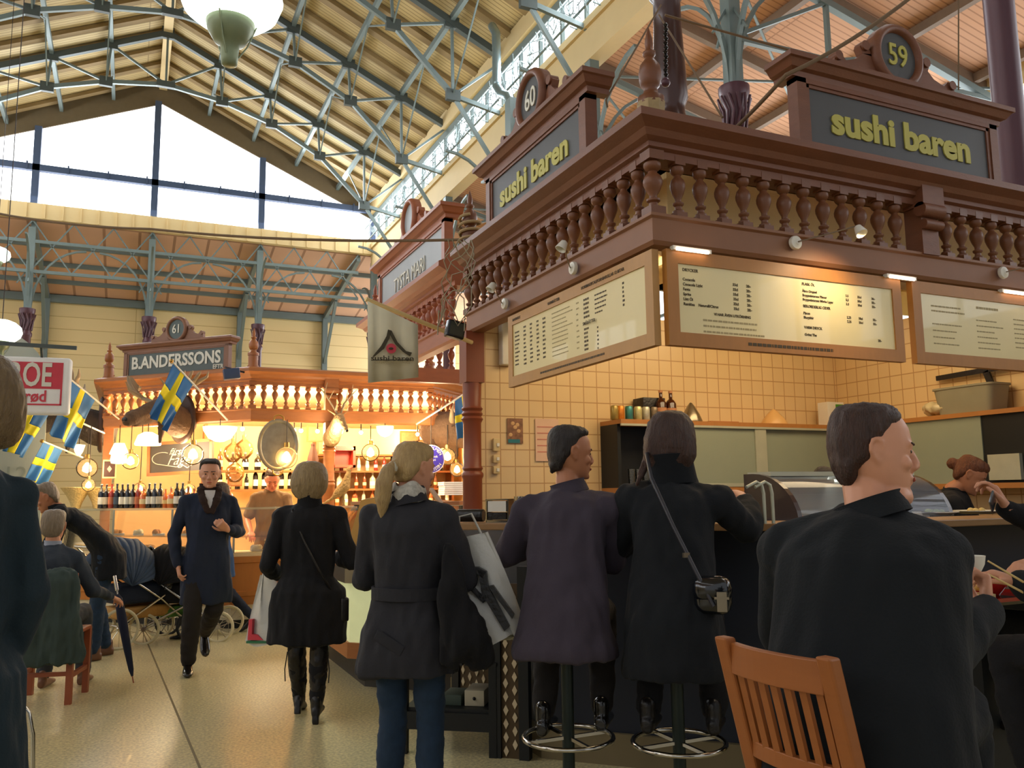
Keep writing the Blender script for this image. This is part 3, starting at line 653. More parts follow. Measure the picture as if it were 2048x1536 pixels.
for x, y in ((-.27, 12.62),): MB().box((x-.06, y-.06, 0), (x+.06, y+.06, 2.5)).build('corner_post', M_and, can3)
MB().prism([(-.2, 15), (-.2, 12.65), (1.42, 11.05), (3.7, 11.05), (5.1, 12.45), (5.1, 15)], 3.0, 3.04, plane='XY').build('soffit', M_softw, can3)
MA = Matrix.Translation((.5, 11.76, 3.08)) @ Matrix.Rotation(-PI/4, 4, 'Z') @ Matrix.Scale(.83, 4)
sign('brown name board lettered B.ANDERSSONS EFTR with number 61 crest', MA, 2.08, 'B.ANDERSSONS', '61', M_wht, .27, off=.008, xs=.93, mw=mat('brown_oak_shade', '#7f5740', .5, 0, .2, 6), extra='EFTR', fsh=1.08, board=mat('grey_green_board', '#4e5a58', .5))
WB = mat('amber_boards', '#dcb67c', .6, 0, .12, 4)
MB().box((-.2, 14.4, 0), (5.1, 14.5, 3.0)).build('wall_deli_back', WB, kind='structure')
MB().box((5.1, 12.6, 0), (5.2, 14.4, 3.0)).build('wall_deli_side', WB, kind='structure')
# warm light of the stall
WARM = (1, .76, .46)
for p, e in (((.4, 12.6, 2.35), 170), ((1.9, 12.2, 2.5), 190), ((3.3, 12.2, 2.5), 190), ((4.4, 13.2, 2.4), 110), ((.6, 11.4, 2.1), 45), ((2.4, 10.5, 2.35), 40), ((3.6, 10.4, 2.3), 36), ((-.4, 12, 1.9), 14)):
    lamp('POINT', 'warm_bulb_light', p, e, WARM, .12)
M_bulb = mat('glowing_filament', '#fff0d0', .4, emit=22, emitc='#ffc777'); M_glassw = glass_mat('warm_glass', '#ffe2b0', .10, .03, 1.12)
M_brass = mat('brass', '#b08a4a', .3, .9); M_cable = mat('dark_cable', '#2c211a', .6)
M_shade = mat('glowing_shade', '#fff3d8', .5, emit=3.5, emitc='#ffdca0')
def bulb(label, p, r, top=2.45, grp=None):
    t = T('globe_bulb', label, 'lamp', p)
    b = MB(); b.ball((0, 0, 0), r, 20, 12); b.build('glass', M_glassw, t)
    b = MB(); b.lathe([(.004, -r*.5), (r*.42, -r*.3), (r*.4, r*.1), (r*.15, r*.5), (.004, r*.55)], 12); b.build('filament', M_bulb, t)
    b = MB(); b.lathe([(.002, r*.9), (r*.28, r*.92), (r*.25, r*1.35), (.01, r*1.4)], 12); b.build('cap', M_brass, t)
    if top > p[2]+r*1.4: b = MB(); b.tube([(0, 0, r*1.35), (0, 0, top-p[2])], .006, 6); b.build('cable', M_cable, t)
for (x, y, dpx, ax, val, lab) in ((174, 936, 40, 1, 12.6, 'big glowing globe bulb hanging leftmost below the dark moose head'), (261, 922, 34, 1, 11.9, 'glowing globe bulb just left of the chalkboard'),
        (386, 909, 42, 1, 11.1, 'clear globe bulb with cone filament in front of the chalkboard'), (280, 977, 24, 1, 11.8, 'small globe bulb low over the bottle row'),
        (378, 980, 26, 1, 11.5, 'small globe bulb beside the walking man\'s head'), (573, 915, 44, 1, 10.6, 'brightest globe bulb overlapping the silver platter'),
        (741, 905, 36, 1, 11.2, 'glowing jar bulb on a chain right of the red cabinet'), (895, 913, 34, 1, 10.8, 'globe bulb right of the round blue sign, upper of two'),
        (914, 939, 29, 1, 10.75, 'globe bulb beside the wooden post, lower of two'), (177, 970, 26, 1, 12.2, 'bright small bulb above the seafood display at left')):
    p = at(ax, val, x, y); d = (p-CAM).dot(_f); bulb(lab, p, dpx/2*d/FPX)
def shade(label, p, r, h, prof, top=2.45, nm='pendant_lamp'):
    t = T(nm, label, 'lamp', p); b = MB(); b.lathe(prof, 24); b.build('shade', M_shade, t)
    b = MB(); b.tube([(0, 0, h), (0, 0, max(top-p[2], h+.02))], .006, 6); b.build('cable', M_cable, t); return t
p = at(1, 10.75, 770, 857); shade('white glowing dome pendant lamp under the right of the deli beam', p, .11, .0, [(.112, .03), (.11, 0), (.09, -.06), (.05, -.1), (.005, -.115)])
p = at(1, 10.7, 440, 862); shade('big white glowing bowl lamp left of the silver platter', p, .2, .05, [(.2, .05), (.19, .0), (.13, -.09), (.05, -.13), (.005, -.135)])
p = at(1, 11.6, 296, 880); shade('large white glowing cone lamp under the brown moose head', p, .2, .1, [(.05, .1), (.12, .06), (.16, -.05), (.15, -.07), (.005, -.07)])
p = at(1, 12.0, 238, 905); shade('tiered crystal lamp beside the corner of the deli', p, .1, .12, [(.06, .12), (.09, .05), (.115, -.02), (.09, -.03), (.1, -.1), (.085, -.14), (.005, -.15)])
p = at(1, 12.6, 158, 896); shade('upturned white spot lamp hanging far left', p, .08, .05, [(.02, -.1), (.05, -.05), (.075, .04), (.005, .05)])
for i, x in enumerate((485, 588, 602, 635, 682, 722, 835)):
    p = at(1, 11.3, x, 858+(x-485)*.03); t = T('spot_bulb', 'tiny bare bulb in the row under the deli beam', 'lamp', p, group='tiny bulbs under the deli beam')
    b = MB(); b.ball((0, 0, 0), .028, 10, 8); b.build('bulb', M_bulb, t); b = MB(); b.tube([(0, 0, .02), (0, 0, .14)], .008, 6); b.build('socket', M_cable, t)
# counters
M_glass = glass_mat('display_glass', '#e8f2ea', .025); M_honey = mat('counter_front_wood', '#b3702f', .5, 0, .15, 4, stretch=(4, 4, 1))
M_food = mat('pale_food', '#e5c98a', .6, 0, .2, 14); M_steel2 = mat('brushed_steel', '#8b8578', .3, .8, .1, 4)
CP = [(-.75, 14.5), (-.75, 12.25), (1.12, 10.38), (4.0, 10.38), (4.6, 10.98)]
dc = T('deli_counter', 'long glass topped delicatessen counter with honey wood front and black kick', 'counter', (1.4, 10.6, 0))
sw = lambda pr, nm, m, path=CP: MB().sweep(pr, path).build(nm, m, dc, world=True)
sw([(-.55, 0), (-.08, 0), (-.08, .1), (-.55, .1)], 'kick', M_black); sw([(-.5, .1), (-.03, .1), (-.03, .27), (-.5, .27)], 'tile_strip', mat('white_tiles', '#cfc6ac', .3))
sw([(-.5, .27), (0, .27), (0, .36), (.015, .37), (.015, .42), (0, .43), (0, .74), (.02, .75), (.02, .82), (-.5, .82)], 'front', M_honey)
sw([(-.5, .82), (-.02, .82), (-.02, .86), (-.5, .86)], 'display_floor', mat('lit_display_floor', '#ead9a8', .5))
sw([(-.03, .86), (-.02, .86), (-.07, 1.36), (-.08, 1.36)], 'front_glass', M_glass); sw([(-.5, 1.36), (-.06, 1.36), (-.06, 1.385), (-.5, 1.385)], 'top_shelf', glass_mat('shelf_glass', '#e6e0c0', .45))
b = MB()
for (x, y) in ((-.7, 13), (-.15, 11.72), (.5, 11.07), (1.15, 10.45), (1.9, 10.45), (2.7, 10.45), (3.5, 10.45)): b.box((x-.012, y-.012, .86), (x+.012, y+.012, 1.37))
b.build('glass_posts', M_alu, dc, world=True)
R = random.Random(11)
for k in range(26):     # dishes and packs in the glass case
    u = k/25*4.1
    if u < 2.3: x, y = -.55+u*.7, 12.35-u*.7
    else: x, y = 1.2+(u-2.3)*1.5, 10.68
    z = .862 if k % 2 else 1.05; wd = R.uniform(.1, .2); c = R.choice(['#d9a15c', '#e8d9b0', '#c96a3d', '#e9e4d0', '#b8773f', '#f0e6c4'])
    t = T('food_tray', 'tray of delicacies inside the glass case', 'food tray', (x, y, z), group='trays of food in the deli glass case')
    b = MB(); b.cbox((0, 0, .012), (wd, .16, .024)); b.build('tray', M_white, t)
    b = MB()
    for q in range(7): b.ball((R.uniform(-wd*.35, wd*.35), R.uniform(-.05, .05), .04), R.uniform(.025, .04), 8, 6)
    b.build('food', mat('deli_food_'+c[1:], c, .5, 0, .15, 20), t)
t = T('glass_shelf', 'narrow glass shelf inside the deli case', 'shelf', (1, 11, 1.04)); MB().sweep([(-.45, 1.035), (-.12, 1.035), (-.12, 1.045), (-.45, 1.045)], CP[1:4]).build('pane', M_glass, t, world=True)
# crates in the front counter
for i in range(3):
    t = T('wooden_crate', 'slatted pale crate standing in the deli case below the worker', 'crate', (1.5+i*.36, 10.47, .86), group='slatted crates in the deli case')
    b = MB()
    for k in range(4): b.box((0, -.012, .02+k*.035), (.32, 0, .045+k*.035))
    b.build('slats', M_food, t); b = MB(); b.box((0, 0, 0), (.32, .12, .015)); b.build('base', M_food, t)
# bottles
BOT = {'wine': [(.036, 0), (.038, .01), (.038, .19), (.03, .225), (.014, .245), (.013, .30), (.015, .302), (.015, .312), (.002, .312)],
       'beer': [(.029, 0), (.031, .01), (.031, .13), (.024, .165), (.012, .19), (.012, .225), (.014, .227), (.014, .236), (.002, .236)],
       'squat': [(.045, 0), (.047, .01), (.047, .15), (.03, .18), (.015, .19), (.015, .24), (.018, .24), (.018, .26), (.002, .26)]}
BP = {}
def bottle(kind, col, labc, p, label, grp, z=1):
    key = (kind, col, labc)
    if key not in BP:
        t = T('bottle', label, 'bottle', p, group=grp); pr = BOT[kind]; r = pr[2][0]
        b = MB(); b.lathe(pr[:-3], 12); b.build('body', mat('bottle_'+col[1:], col, .12, 0, .05, coat=.5), t)
        b = MB(); b.lathe([(r+.001, .05), (r+.001, pr[2][1]*.75)], 12, caps=False); b.build('paper_label', mat('label_'+labc[1:], labc, .6), t)
        b = MB(); b.lathe(pr[-4:], 10); b.build('cap', mat('cap_'+labc[1:], labc, .4), t); BP[key] = t
    else: t = dup(BP[key], p, 0, label, grp)
    return t
DARK, BLUEK, RED, AMB, CLR, ORG = '#17110c', '#1a2233', '#8c2b20', '#7a3c14', '#c8c4a8', '#c8662a'
R = random.Random(4)
for i in range(24):     # on the left counter top
    u = .12+i*.088; x, y = -.62+u*.707+.22, 12.1-u*.707+.2
    k, c, l = [('wine', BLUEK, '#d8d8d0'), ('wine', BLUEK, '#3a4a60'), ('squat', ORG, '#e6d2a0'), ('wine', DARK, '#b8b0a0'), ('squat', AMB, '#b58a60'), ('wine', DARK, '#e8e4da'), ('wine', RED, '#b56a4a'), ('beer', ORG, '#e0c080')][(i*3+i//4) % 8]
    bottle(k, c, l, (x, y, 1.386), 'bottle in the mixed row on the left deli counter top', 'bottles on the left deli counter')
for row, (z, x0, x1, n, kk) in enumerate(((1.62, 1.2, 2.2, 9, [('wine', DARK, '#e6dcb8'), ('wine', DARK, '#f0ead8'), ('beer', DARK, '#e8e0c0')]), (1.62, 2.75, 4.6, 15, [('beer', AMB, '#e8d8a0'), ('beer', RED, '#f0e8d8'), ('squat', CLR, '#e8e8e0')]),
                                         (1.9, 2.9, 4.7, 14, [('beer', CLR, '#f0f0e8'), ('beer', RED, '#e8e0d8'), ('wine', DARK, '#d8d0c0')]), (1.9, 1.2, 1.9, 5, [('squat', DARK, '#f0e8d0'), ('wine', AMB, '#f0d890')]),
                                         (1.36, 2.7, 4.8, 16, [('squat', AMB, '#e8c070'), ('beer', CLR, '#f0f0e8'), ('beer', ORG, '#e8d8b0')]))):
    for i in range(n):
        k, c, l = kk[R.randrange(len(kk))]
        bottle(k, c, l, (lerp(x0, x1, i/(n-1)), 13.2 if x0 > 2.5 else 12.9, z), 'bottle on the %s shelf behind the deli worker' % ('upper', 'lower', 'middle')[row % 3], 'bottles on the %s deli shelf' % ('upper', 'lower', 'middle')[row % 3])
for z in (1.33, 1.59, 1.87, 2.13):
    t = T('wall_shelf', 'honey wood shelf behind the right half of the deli, %s' % {1.33: 'lowest', 1.59: 'second from bottom', 1.87: 'second from top', 2.13: 'topmost'}[z], 'shelf', (3.7, 13.3, z))
    MB().box((-1.05, -.18, 0), (1.2, .2, .028)).build('board', M_and2, t)
    if z in (1.59, 1.87):
        t = T('wall_shelf', 'honey wood corner shelf left of the deli worker, %s' % ('lower' if z < 1.7 else 'upper'), 'shelf', (1.7, 13.0, z)); MB().box((-.65, -.2, 0), (.6, .2, .028)).build('board', M_and2, t)
t = T('shelf_unit', 'wooden upright rack carrying the deli shelves', 'rack', (1.0, 13.3, 0))
for nm, x in (('side_panel', 0), ('side_panel', 1.65), ('side_panel', 3.9)): MB().box((x, -.05, 0), (x+.04, .3, 2.6)).build(nm, M_and2, t)
b = MB(); b.box((0, .25, 0), (3.9, .29, 2.6)); b.build('back_panel', WB, t)
# red cabinet, cloth, box, white stack
p = at(1, 12.9, 687, 914); t = T('red_cabinet', 'small red open fronted cabinet on the deli shelf', 'cabinet', p)
M_redc = mat('red_enamel', '#b4402c', .4)
b = MB(); b.box((-.19, 0, -.16), (.19, .2, -.12)); b.box((-.19, 0, .1), (.19, .2, .17)); b.box((-.19, 0, -.16), (-.13, .2, .17)); b.box((.15, 0, -.16), (.19, .2, .17)); b.box((-.19, .18, -.16), (.19, .2, .17)); b.build('case', M_redc, t)
b = MB(); b.lathe([(.018, 0), (.018, .01), (.002, .01)], 14, TR(.14, 0, .13) @ Matrix.Rotation(PI/2, 4, 'X')); b.build('dial', M_food, t)
p = at(1, 12.4, 626, 915); t = T('folded_parasol', 'folded dark brown parasol hanging beside the turned post', 'parasol', p)
b = MB(); b.lathe([(.09, -.2), (.1, -.19), (.075, 0), (.045, .12), (.03, .16), (.035, .19), (.02, .21), (.004, .22)], 10, smooth=False); b.build('cloth', mat('brown_cloth', '#4a2a1c', .8), t)
p = at(1, 10.85, 908, 990); t = T('paper_stack', 'stack of white wrapping paper on the deli ledge beside the post', 'paper stack', p)
b = MB(); 
for k in range(7): b.cbox((random.uniform(-.01, .01), 0, .01+k*.026), (.36, .25, .022))
b.build('sheets', mat('white_paper', '#dedbe0', .7), t)
b = MB(); p2 = at(1, 10.9, 905, 1003); tag(b.box((p2.x-.5, 10.7, p2.z-.06), (p2.x+.5, 11.1, p2.z)).build('ledge_shelf', M_red), 'orange wooden ledge under the white paper stack', 'ledge')
# round tin sign
p = at(1, 10.75, 862, 918); t = T('round_sign', 'round violet blue tin sign with white lettering beside the globe bulbs', 'sign', p)
MX = Matrix.Rotation(PI/2, 4, 'X'); r = .19
b = MB(); b.lathe([(r, 0), (r, .012), (.001, .012)], 40, MX); b.build('rim', mat('white_enamel', '#d8d4e0', .4), t)
b = MB(); b.lathe([(r-.012, .012), (r-.012, .015), (.001, .015)], 40, MX); b.build('plate', mat('violet_enamel', '#3b2f9a', .35), t); b = MB(); b.tube([(0, 0, r-.01), (0, 0, .62)], .005, 6); b.build('chain', M_cable, t)
for s, a0, a1 in (('ENGHOLMEN', 2.6, .54), ('SPECIALISTEN', 3.75, 5.68)):
    for i, ch in enumerate(s):
        a = lerp(a0, a1, i/(len(s)-1)); ro = a-PI/2 if a < PI else a+PI/2
        text(ch, .06, M_wht, t, TR(0, -.017, 0) @ Matrix.Rotation(-a, 4, 'Y') @ TR(r*.76, 0, 0) @ Matrix.Rotation(PI/2 if a > PI else -PI/2, 4, 'Y').inverted(), 'letter', ext=.001)
text('Laxromsk\nRökeri', .045, M_wht, t, TR(0, -.017, .01), 'letter', ext=.001)
# chalkboard
p = at(1, 11.75, 360, 915); M = Matrix.Translation(p) @ Matrix.Rotation(-.72, 4, 'Z') @ Matrix.Rotation(-.03, 4, 'Y')
t = T('chalkboard', 'chalkboard with cursive writing in a honey wood frame', 'chalkboard', p); t.matrix_world = M; t.location = p; t.rotation_euler = M.to_euler(); WM[t.name] = M
W_, H_ = .5, .22; b = MB()
for a, c in (((-W_, -H_), (W_, -H_+.04)), ((-W_, H_-.04), (W_, H_)), ((-W_, -H_), (-W_+.04, H_)), ((W_-.04, -H_), (W_, H_))): b.box((a[0], -.02, a[1]), (c[0], .02, c[1]))
b.build('frame', M_and, t); MB().box((-W_+.03, -.005, -H_+.03), (W_-.03, .01, H_-.03)).build('slate', mat('chalk_slate', '#4b4643', .7), t)
M_chalk = mat('chalk', '#d8cbb8', .9)
text('färsk', .12, M_chalk, t, TR(-.05, -.007, .08), 'chalk_words', shear=.5, ext=.001); text('Fågel', .2, M_chalk, t, TR(0, -.007, -.03), 'chalk_words', shear=.5, ext=.001, off=-.002)
b = MB(); b.tube([(-.15+.13*math.cos(q)*1.2-.12, -.009, .0+.08*math.sin(q)) for q in [k*.3+1 for k in range(13)]]+[(-.05, -.009, -.12), (.05, -.009, -.1), (.12, -.009, -.14), (.2, -.009, -.1)], .005, 5); b.build('chalk_swirl', M_chalk, t)
p = at(1, 12.2, 219, 938); t = T('picture_frame', 'small dark framed picture with a pale diamond by the corner post', 'picture', p)
b = MB(); b.box((-.08, 0, -.12), (.08, .02, .12)); b.build('frame', M_cream, t); b = MB(); b.box((-.065, -.004, -.1), (.065, 0, .1)); b.build('picture', mat('dark_print', '#3f221c', .6), t)
b = MB(); b.prism([(0, -.045), (.03, 0), (0, .045), (-.03, 0)], -.008, -.004); b.build('diamond', mat('rose_print', '#b58a80', .6), t)
# wicker baskets and hanging glass bowls among the lamps
for i, (x, y, r_) in enumerate(((152, 985, .15), (196, 985, .15))):
    p = at(1, 12.3, x, y); t = T('wicker_basket', 'pale wicker basket with flared rim at the left end of the deli, %s' % ('left one', 'right one')[i], 'basket', (p.x, 12.45, 1.386), i*.8)
    b = MB(); b.lathe([(r_*.35, 0), (r_*.5, .08), (r_*.8, .17), (r_*1.3, .27), (r_*1.26, .275), (r_*.74, .18), (r_*.42, .09), (.002, .012)], 22); b.build('weave', mat('pale_wicker', '#d6bf86', .8, 0, .35, 50, bump=.6), t)
for i, (x, y) in enumerate(((466, 905), (488, 898), (470, 945))):
    p = at(1, 12.3, x, y); t = T('glass_demijohn', 'round amber glass demijohn hanging left of the silver platter', 'demijohn', p, group='amber demijohns left of the platter')
    b = MB(); b.lathe([(.004, -.14), (.06, -.13), (.12, -.06), (.13, .0), (.11, .07), (.05, .12), (.025, .14), (.025, .2)], 20, caps=False); b.build('body', glass_mat('amber_glass', '#d89a4a', .35), t); b = MB(); b.tube([(0, 0, .2), (0, 0, 2.45-p.z)], .005, 6); b.build('cord', M_cable, t)
for i, (x, y, w_, h_) in enumerate(((470, 960, .1, .09), (640, 868, .2, .12), (820, 880, .16, .14), (845, 892, .12, .1))):
    p = at(1, 12.6, x, y); t = T('framed_print', ['small dark framed print low on the deli wall', 'wide sepia print behind the deer head', 'dark framed print on the right deli wall', 'small sepia print at the far right deli wall'][i], 'picture', p)
    b = MB(); b.box((-w_, 0, -h_), (w_, .02, h_)); b.build('frame', M_and2, t); b = MB(); b.box((-w_*.85, -.004, -h_*.82), (w_*.85, .0, h_*.82)); b.build('print', mat('sepia_print', '#9a7046', .7, 0, .4, 20), t)
# silver platter
p = at(1, 10.72, 556, 890); t = T('silver_platter', 'big oval silver platter hung upright from the deli beam', 'platter', p)
b = MB(); b.rings([[(a*math.cos(2*PI*k/48), y, c*math.sin(2*PI*k/48)) for k in range(48)] for a, c, y in ((.245, .32, 0), (.25, .325, -.012), (.235, .31, -.018), (.2, .275, .0), (.19, .26, .006), (.02, .02, .006))]); b.build('dish', mat('tarnished_silver', '#a39e8c', .28, .85, .35, 12), t)
for s in (1, -1):
    b = MB(); b.tube([(-.06, -.01, s*.31), (-.055, -.02, s*.35), (-.02, -.02, s*.372), (.02, -.02, s*.372), (.055, -.02, s*.35), (.06, -.01, s*.31)], .011, 8); b.build('handle', M_brass, t)
# ---------------------------------------------------------------- mounted heads
M_furb = mat('brown_fur', '#6b5340', .95, 0, .3, 18, bump=.5, bscale=60); M_furd = mat('dark_grey_fur', '#443c36', .95, 0, .25, 14, bump=.5, bscale=60)
M_furc = mat('pale_deer_fur', '#b08e62', .95, 0, .25, 18, bump=.5, bscale=60); M_horn = mat('antler', '#9a8467', .6, 0, .2, 12); M_plq = mat('dark_plaque', '#3a2216', .5)
M_nose = mat('dark_nose', '#1c1512', .4)
def trophy(label, M, sc_, fur, kind, nm='mounted_moose_head'):
    "neck comes out of the plaque along -y, head drops forward"
    t = T(nm, label, 'animal trophy'); M = M @ Matrix.Scale(sc_, 4); t.location = M.to_translation(); t.rotation_euler = M.to_euler(); t.scale = M.to_scale(); WM[t.name] = M
    b = MB()
    if kind == 'deer': b.lathe([(.1, 0), (.1, .03), (.06, .04), (.001, .04)], 20, Matrix.Rotation(PI/2, 4, 'X'))
    else: b.lathe([(.3, 0), (.3, .03), (.27, .05), (.001, .05)], 28, Matrix.Rotation(PI/2, 4, 'X') @ Matrix.Diagonal((.8, 1.15, 1, 1))); b.build('plaque', M_plq, t)
    b = MB()
    if kind == 'moose':
        chain(b, [((0, -.05, -.05), .22), ((0, -.22, .02), .19), ((0, -.38, .1), .15)]); chain(b, [((0, -.38, .12), .14), ((0, -.55, .08), .11), ((0, -.72, -.0), .095), ((0, -.84, -.05), .1), ((0, -.9, -.09), .075)])
        capsule(b, (0, -.5, .0), (0, -.78, -.1), .08, .06); capsule(b, (0, -.35, -.1), (0, -.38, -.34), .06, .02)
        for s in (-1, 1): capsule(b, (s*.1, -.34, .2), (s*.24, -.3, .26), .035, .012, sq=.5); b.ball((s*.085, -.47, .14), .03)
        b.ball((0, -.5, .16), (.06, .07, .04))
    elif kind == 'bison':
        chain(b, [((0, -.02, 0), .27), ((0, -.2, .0), .27), ((0, -.4, -.08), .2), ((0, -.6, -.2), .14), ((0, -.68, -.26), .11)]); capsule(b, (0, -.2, -.15), (0, -.3, -.38), .16, .04)
        for s in (-1, 1): capsule(b, (s*.17, -.35, .05), (s*.3, -.32, .02), .04, .015, sq=.5)
    else:
        chain(b, [((0, -.02, -.12), .12), ((0, -.12, -.02), .1), ((0, -.2, .1), .075), ((0, -.24, .14), .07)]); chain(b, [((0, -.24, .14), .068), ((0, -.34, .06), .05), ((0, -.42, -.02), .035), ((0, -.44, -.04), .03)])
        for s in (-1, 1): capsule(b, (s*.05, -.22, .18), (s*.15, -.2, .24), .03, .01, sq=.4)
    fuse(b, 'head', fur, t, .014 if kind != 'deer' else .009, 3, world=False, rough=.006)
    for s in (-1, 1):
        e = {'moose': (s*.108, -.49, .14), 'bison': (s*.17, -.42, -.02), 'deer': (s*.052, -.27, .14)}[kind]
        b = MB(); b.ball(e, .018 if kind != 'deer' else .011, 10, 8); b.build('eye', M_nose, t)
        b = MB()
        if kind == 'moose':
            pts = [(s*.1, -.42, .2), (s*.3, -.42, .26), (s*.42, -.45, .34)]; b.tube(pts, [.025, .03, .04], 8)
            b.tube([(s*.42, -.45, .34), (s*.55, -.36, .46)], [.05, .02], 8)
            for k in range(5): q = k/4; b.tube([(s*(.38+.15*q), -.5+.2*q, .33+.1*q), (s*(.44+.24*q), -.56+.3*q, .5+.06*math.sin(q*3)), (s*(.46+.25*q), -.56+.3*q, .58)], [.035, .02, .006], 8)
            b.tube([(s*.32, -.44, .28), (s*.34, -.62, .36), (s*.32, -.7, .46)], [.03, .02, .006], 8)
        elif kind == 'bison': b.tube([(s*.17, -.3, .1), (s*.3, -.32, .12), (s*.36, -.34, .24), (s*.32, -.36, .34)], [.045, .04, .025, .006], 10)
        else:
            b.tube([(s*.03, -.23, .2), (s*.1, -.18, .34), (s*.2, -.2, .46), (s*.19, -.26, .6)], [.014, .012, .01, .004], 8)
            b.tube([(s*.05, -.22, .24), (s*.07, -.32, .34)], [.012, .003], 7); b.tube([(s*.13, -.18, .38), (s*.1, -.28, .5)], [.011, .003], 7); b.tube([(s*.2, -.2, .46), (s*.28, -.2, .54)], [.01, .003], 7)
        b.build('antler' if kind != 'bison' else 'horn', M_horn, t)
    nz = {'moose': (0, -.955, -.08), 'bison': (0, -.77, -.3), 'deer': (0, -.465, -.05)}[kind]
    b = MB(); b.ball(nz, (.05 if kind != 'deer' else .022, .02, .035 if kind != 'deer' else .018), 12, 8); b.build('nose', M_nose, t)
    return t
p = at(1, 11.45, 366, 838); trophy('brown moose head trophy on round plaque behind the nearest blue and yellow flag', Matrix.Translation(p) @ Matrix.Rotation(-.87, 4, 'Z'), .92, M_furb, 'moose')
p = at(0, -.33, 213, 845); trophy('dark shaggy moose head trophy at far left of the deli stall', Matrix.Translation((-.36, 13.2, 2.55)) @ Matrix.Rotation(-PI/2, 4, 'Z'), 1.15, M_furd, 'moose')
p = at(1, 11.15, 872, 860); trophy('big brown bison head trophy at the right end of the deli stall', Matrix.Translation(p) @ Matrix.Rotation(.95, 4, 'Z'), .95, M_furb, 'bison', 'mounted_bison_head')
trophy('pale deer head trophy with antlers on the turned middle post', Matrix.Translation((2.35, 10.83, 2.36)) @ Matrix.Rotation(.25, 4, 'Z'), .95, M_furc, 'deer', 'mounted_deer_head')
# stuffed pheasant
p = at(1, 10.75, 686, 985); t = T('stuffed_pheasant', 'stuffed brown pheasant standing on the deli counter right of the post', 'bird', (p.x, 10.75, 1.386)); z0 = 0
b = MB(); chain(b, [((-.14, 0, .08), .02), ((-.06, 0, .16), .06), ((.02, 0, .24), .07), ((.05, 0, .34), .045), ((.07, 0, .42), .03), ((.075, 0, .46), .032)]); capsule(b, (-.12, 0, .1), (-.3, 0, -.0), .03, .012, sq=.6); capsule(b, (.08, 0, .46), (.125, 0, .45), .015, .004)
for s in (-1, 1): capsule(b, (0, s*.03, .15), (.01, s*.03, 0), .012, .01)
fuse(b, 'body', mat('pheasant_feathers', '#7a5a34', .8, 0, .5, 60, var2='#c9a66a'), t, .008, 2, world=False, rough=.008, rs=50)
b = MB(); b.ball((.085, 0, .468), (.024, .034, .018), 10, 8); b.build('wattle', M_redc, t)
# ---------------------------------------------------------------- flags
def flag(label, base, tip, wid, drop, sway, off=0.0, phase=0, frac=(.0, .62)):
    "short pole with a draped blue and yellow cross flag near its tip"
    t = T('pole_flag', label, 'flag', base); base, tip = Vector(base), Vector(tip)
    b = MB(); b.tube([base, tip], .012, 10); b.build('pole', mat('white_pole', '#e2ddd0', .5), t, world=True)
    b = MB(); b.ball(tip, .025, 10, 8); b.build('pole_knob', M_brass, t, world=True)
    a, c = tip.lerp(base, .03), tip.lerp(base, frac[1]); ax = (c-a); L = ax.length; side = ax.cross(V(0, 0, 1)).normalized()
    NU, NV = 32, 32; vs = []; fs = {'blue': [], 'yellow': []}
    down = V(0, 0, -1)*.96+Vector(sway)
    for i in range(NU+1):
        u = i/NU
        for j in range(NV+1):
            v = j/NV; p = a+ax*u*(1-.12*v)+down*(wid*v)+ax.normalized()*(-.02*v)
            p += side*(.04*v*math.sin(u*9+phase+v*2)+.015*v*math.sin(u*21+v*5+phase)); vs.append(p)
    for i in range(NU):
        for j in range(NV):
            k = 'yellow' if (12 <= i < 18) or (13 <= j < 19) else 'blue'
            q = i*(NV+1)+j; fs[k].append((q, q+1, q+NV+2, q+NV+1))
    for k, m in (('blue', mat('flag_blue', '#2d6aa8', .7)), ('yellow', mat('flag_yellow', '#e8d51f', .7))):
        b = MB(); b.add(vs, fs[k], None, True); o = b.build(k+'_cloth', m, t, world=True, fix=False, solid=.002)
        bm = bmesh.new(); bm.from_mesh(o.data); bmesh.ops.delete(bm, geom=[v for v in bm.verts if not v.link_faces], context='VERTS'); bm.to_mesh(o.data); bm.free()
    return t
flag('nearest blue and yellow flag in front of the name board', at(1, 10.9, 455, 840), at(1, 10.35, 343, 722), .64, 0, (-.34, 0, 0), phase=1, frac=(0, .37))
flag('blue and yellow flag at left over the dark moose head', at(1, 12.45, 247, 845), at(1, 11.6, 140, 758), .70, 0, (-.26, 0, 0), phase=2, frac=(0, .45))
flag('blue and yellow flag under the white lightbox sign', at(1, 12.6, 214, 869), at(1, 11.6, 42, 790), .66, 0, (-.32, 0, 0), phase=0, frac=(0, .33))
flag('small lower blue and yellow flag beside the foreground shoulder', at(1, 12.8, 165, 915), at(1, 12.2, 84, 882), .5, 0, (-.3, 0, 0), phase=3, frac=(0, .5))
flag('blue and yellow flag half hidden by the wooden post', at(1, 10.7, 833, 848), at(1, 9.6, 945, 778), .55, 0, (.02, 0, 0), phase=1, frac=(0, .3))
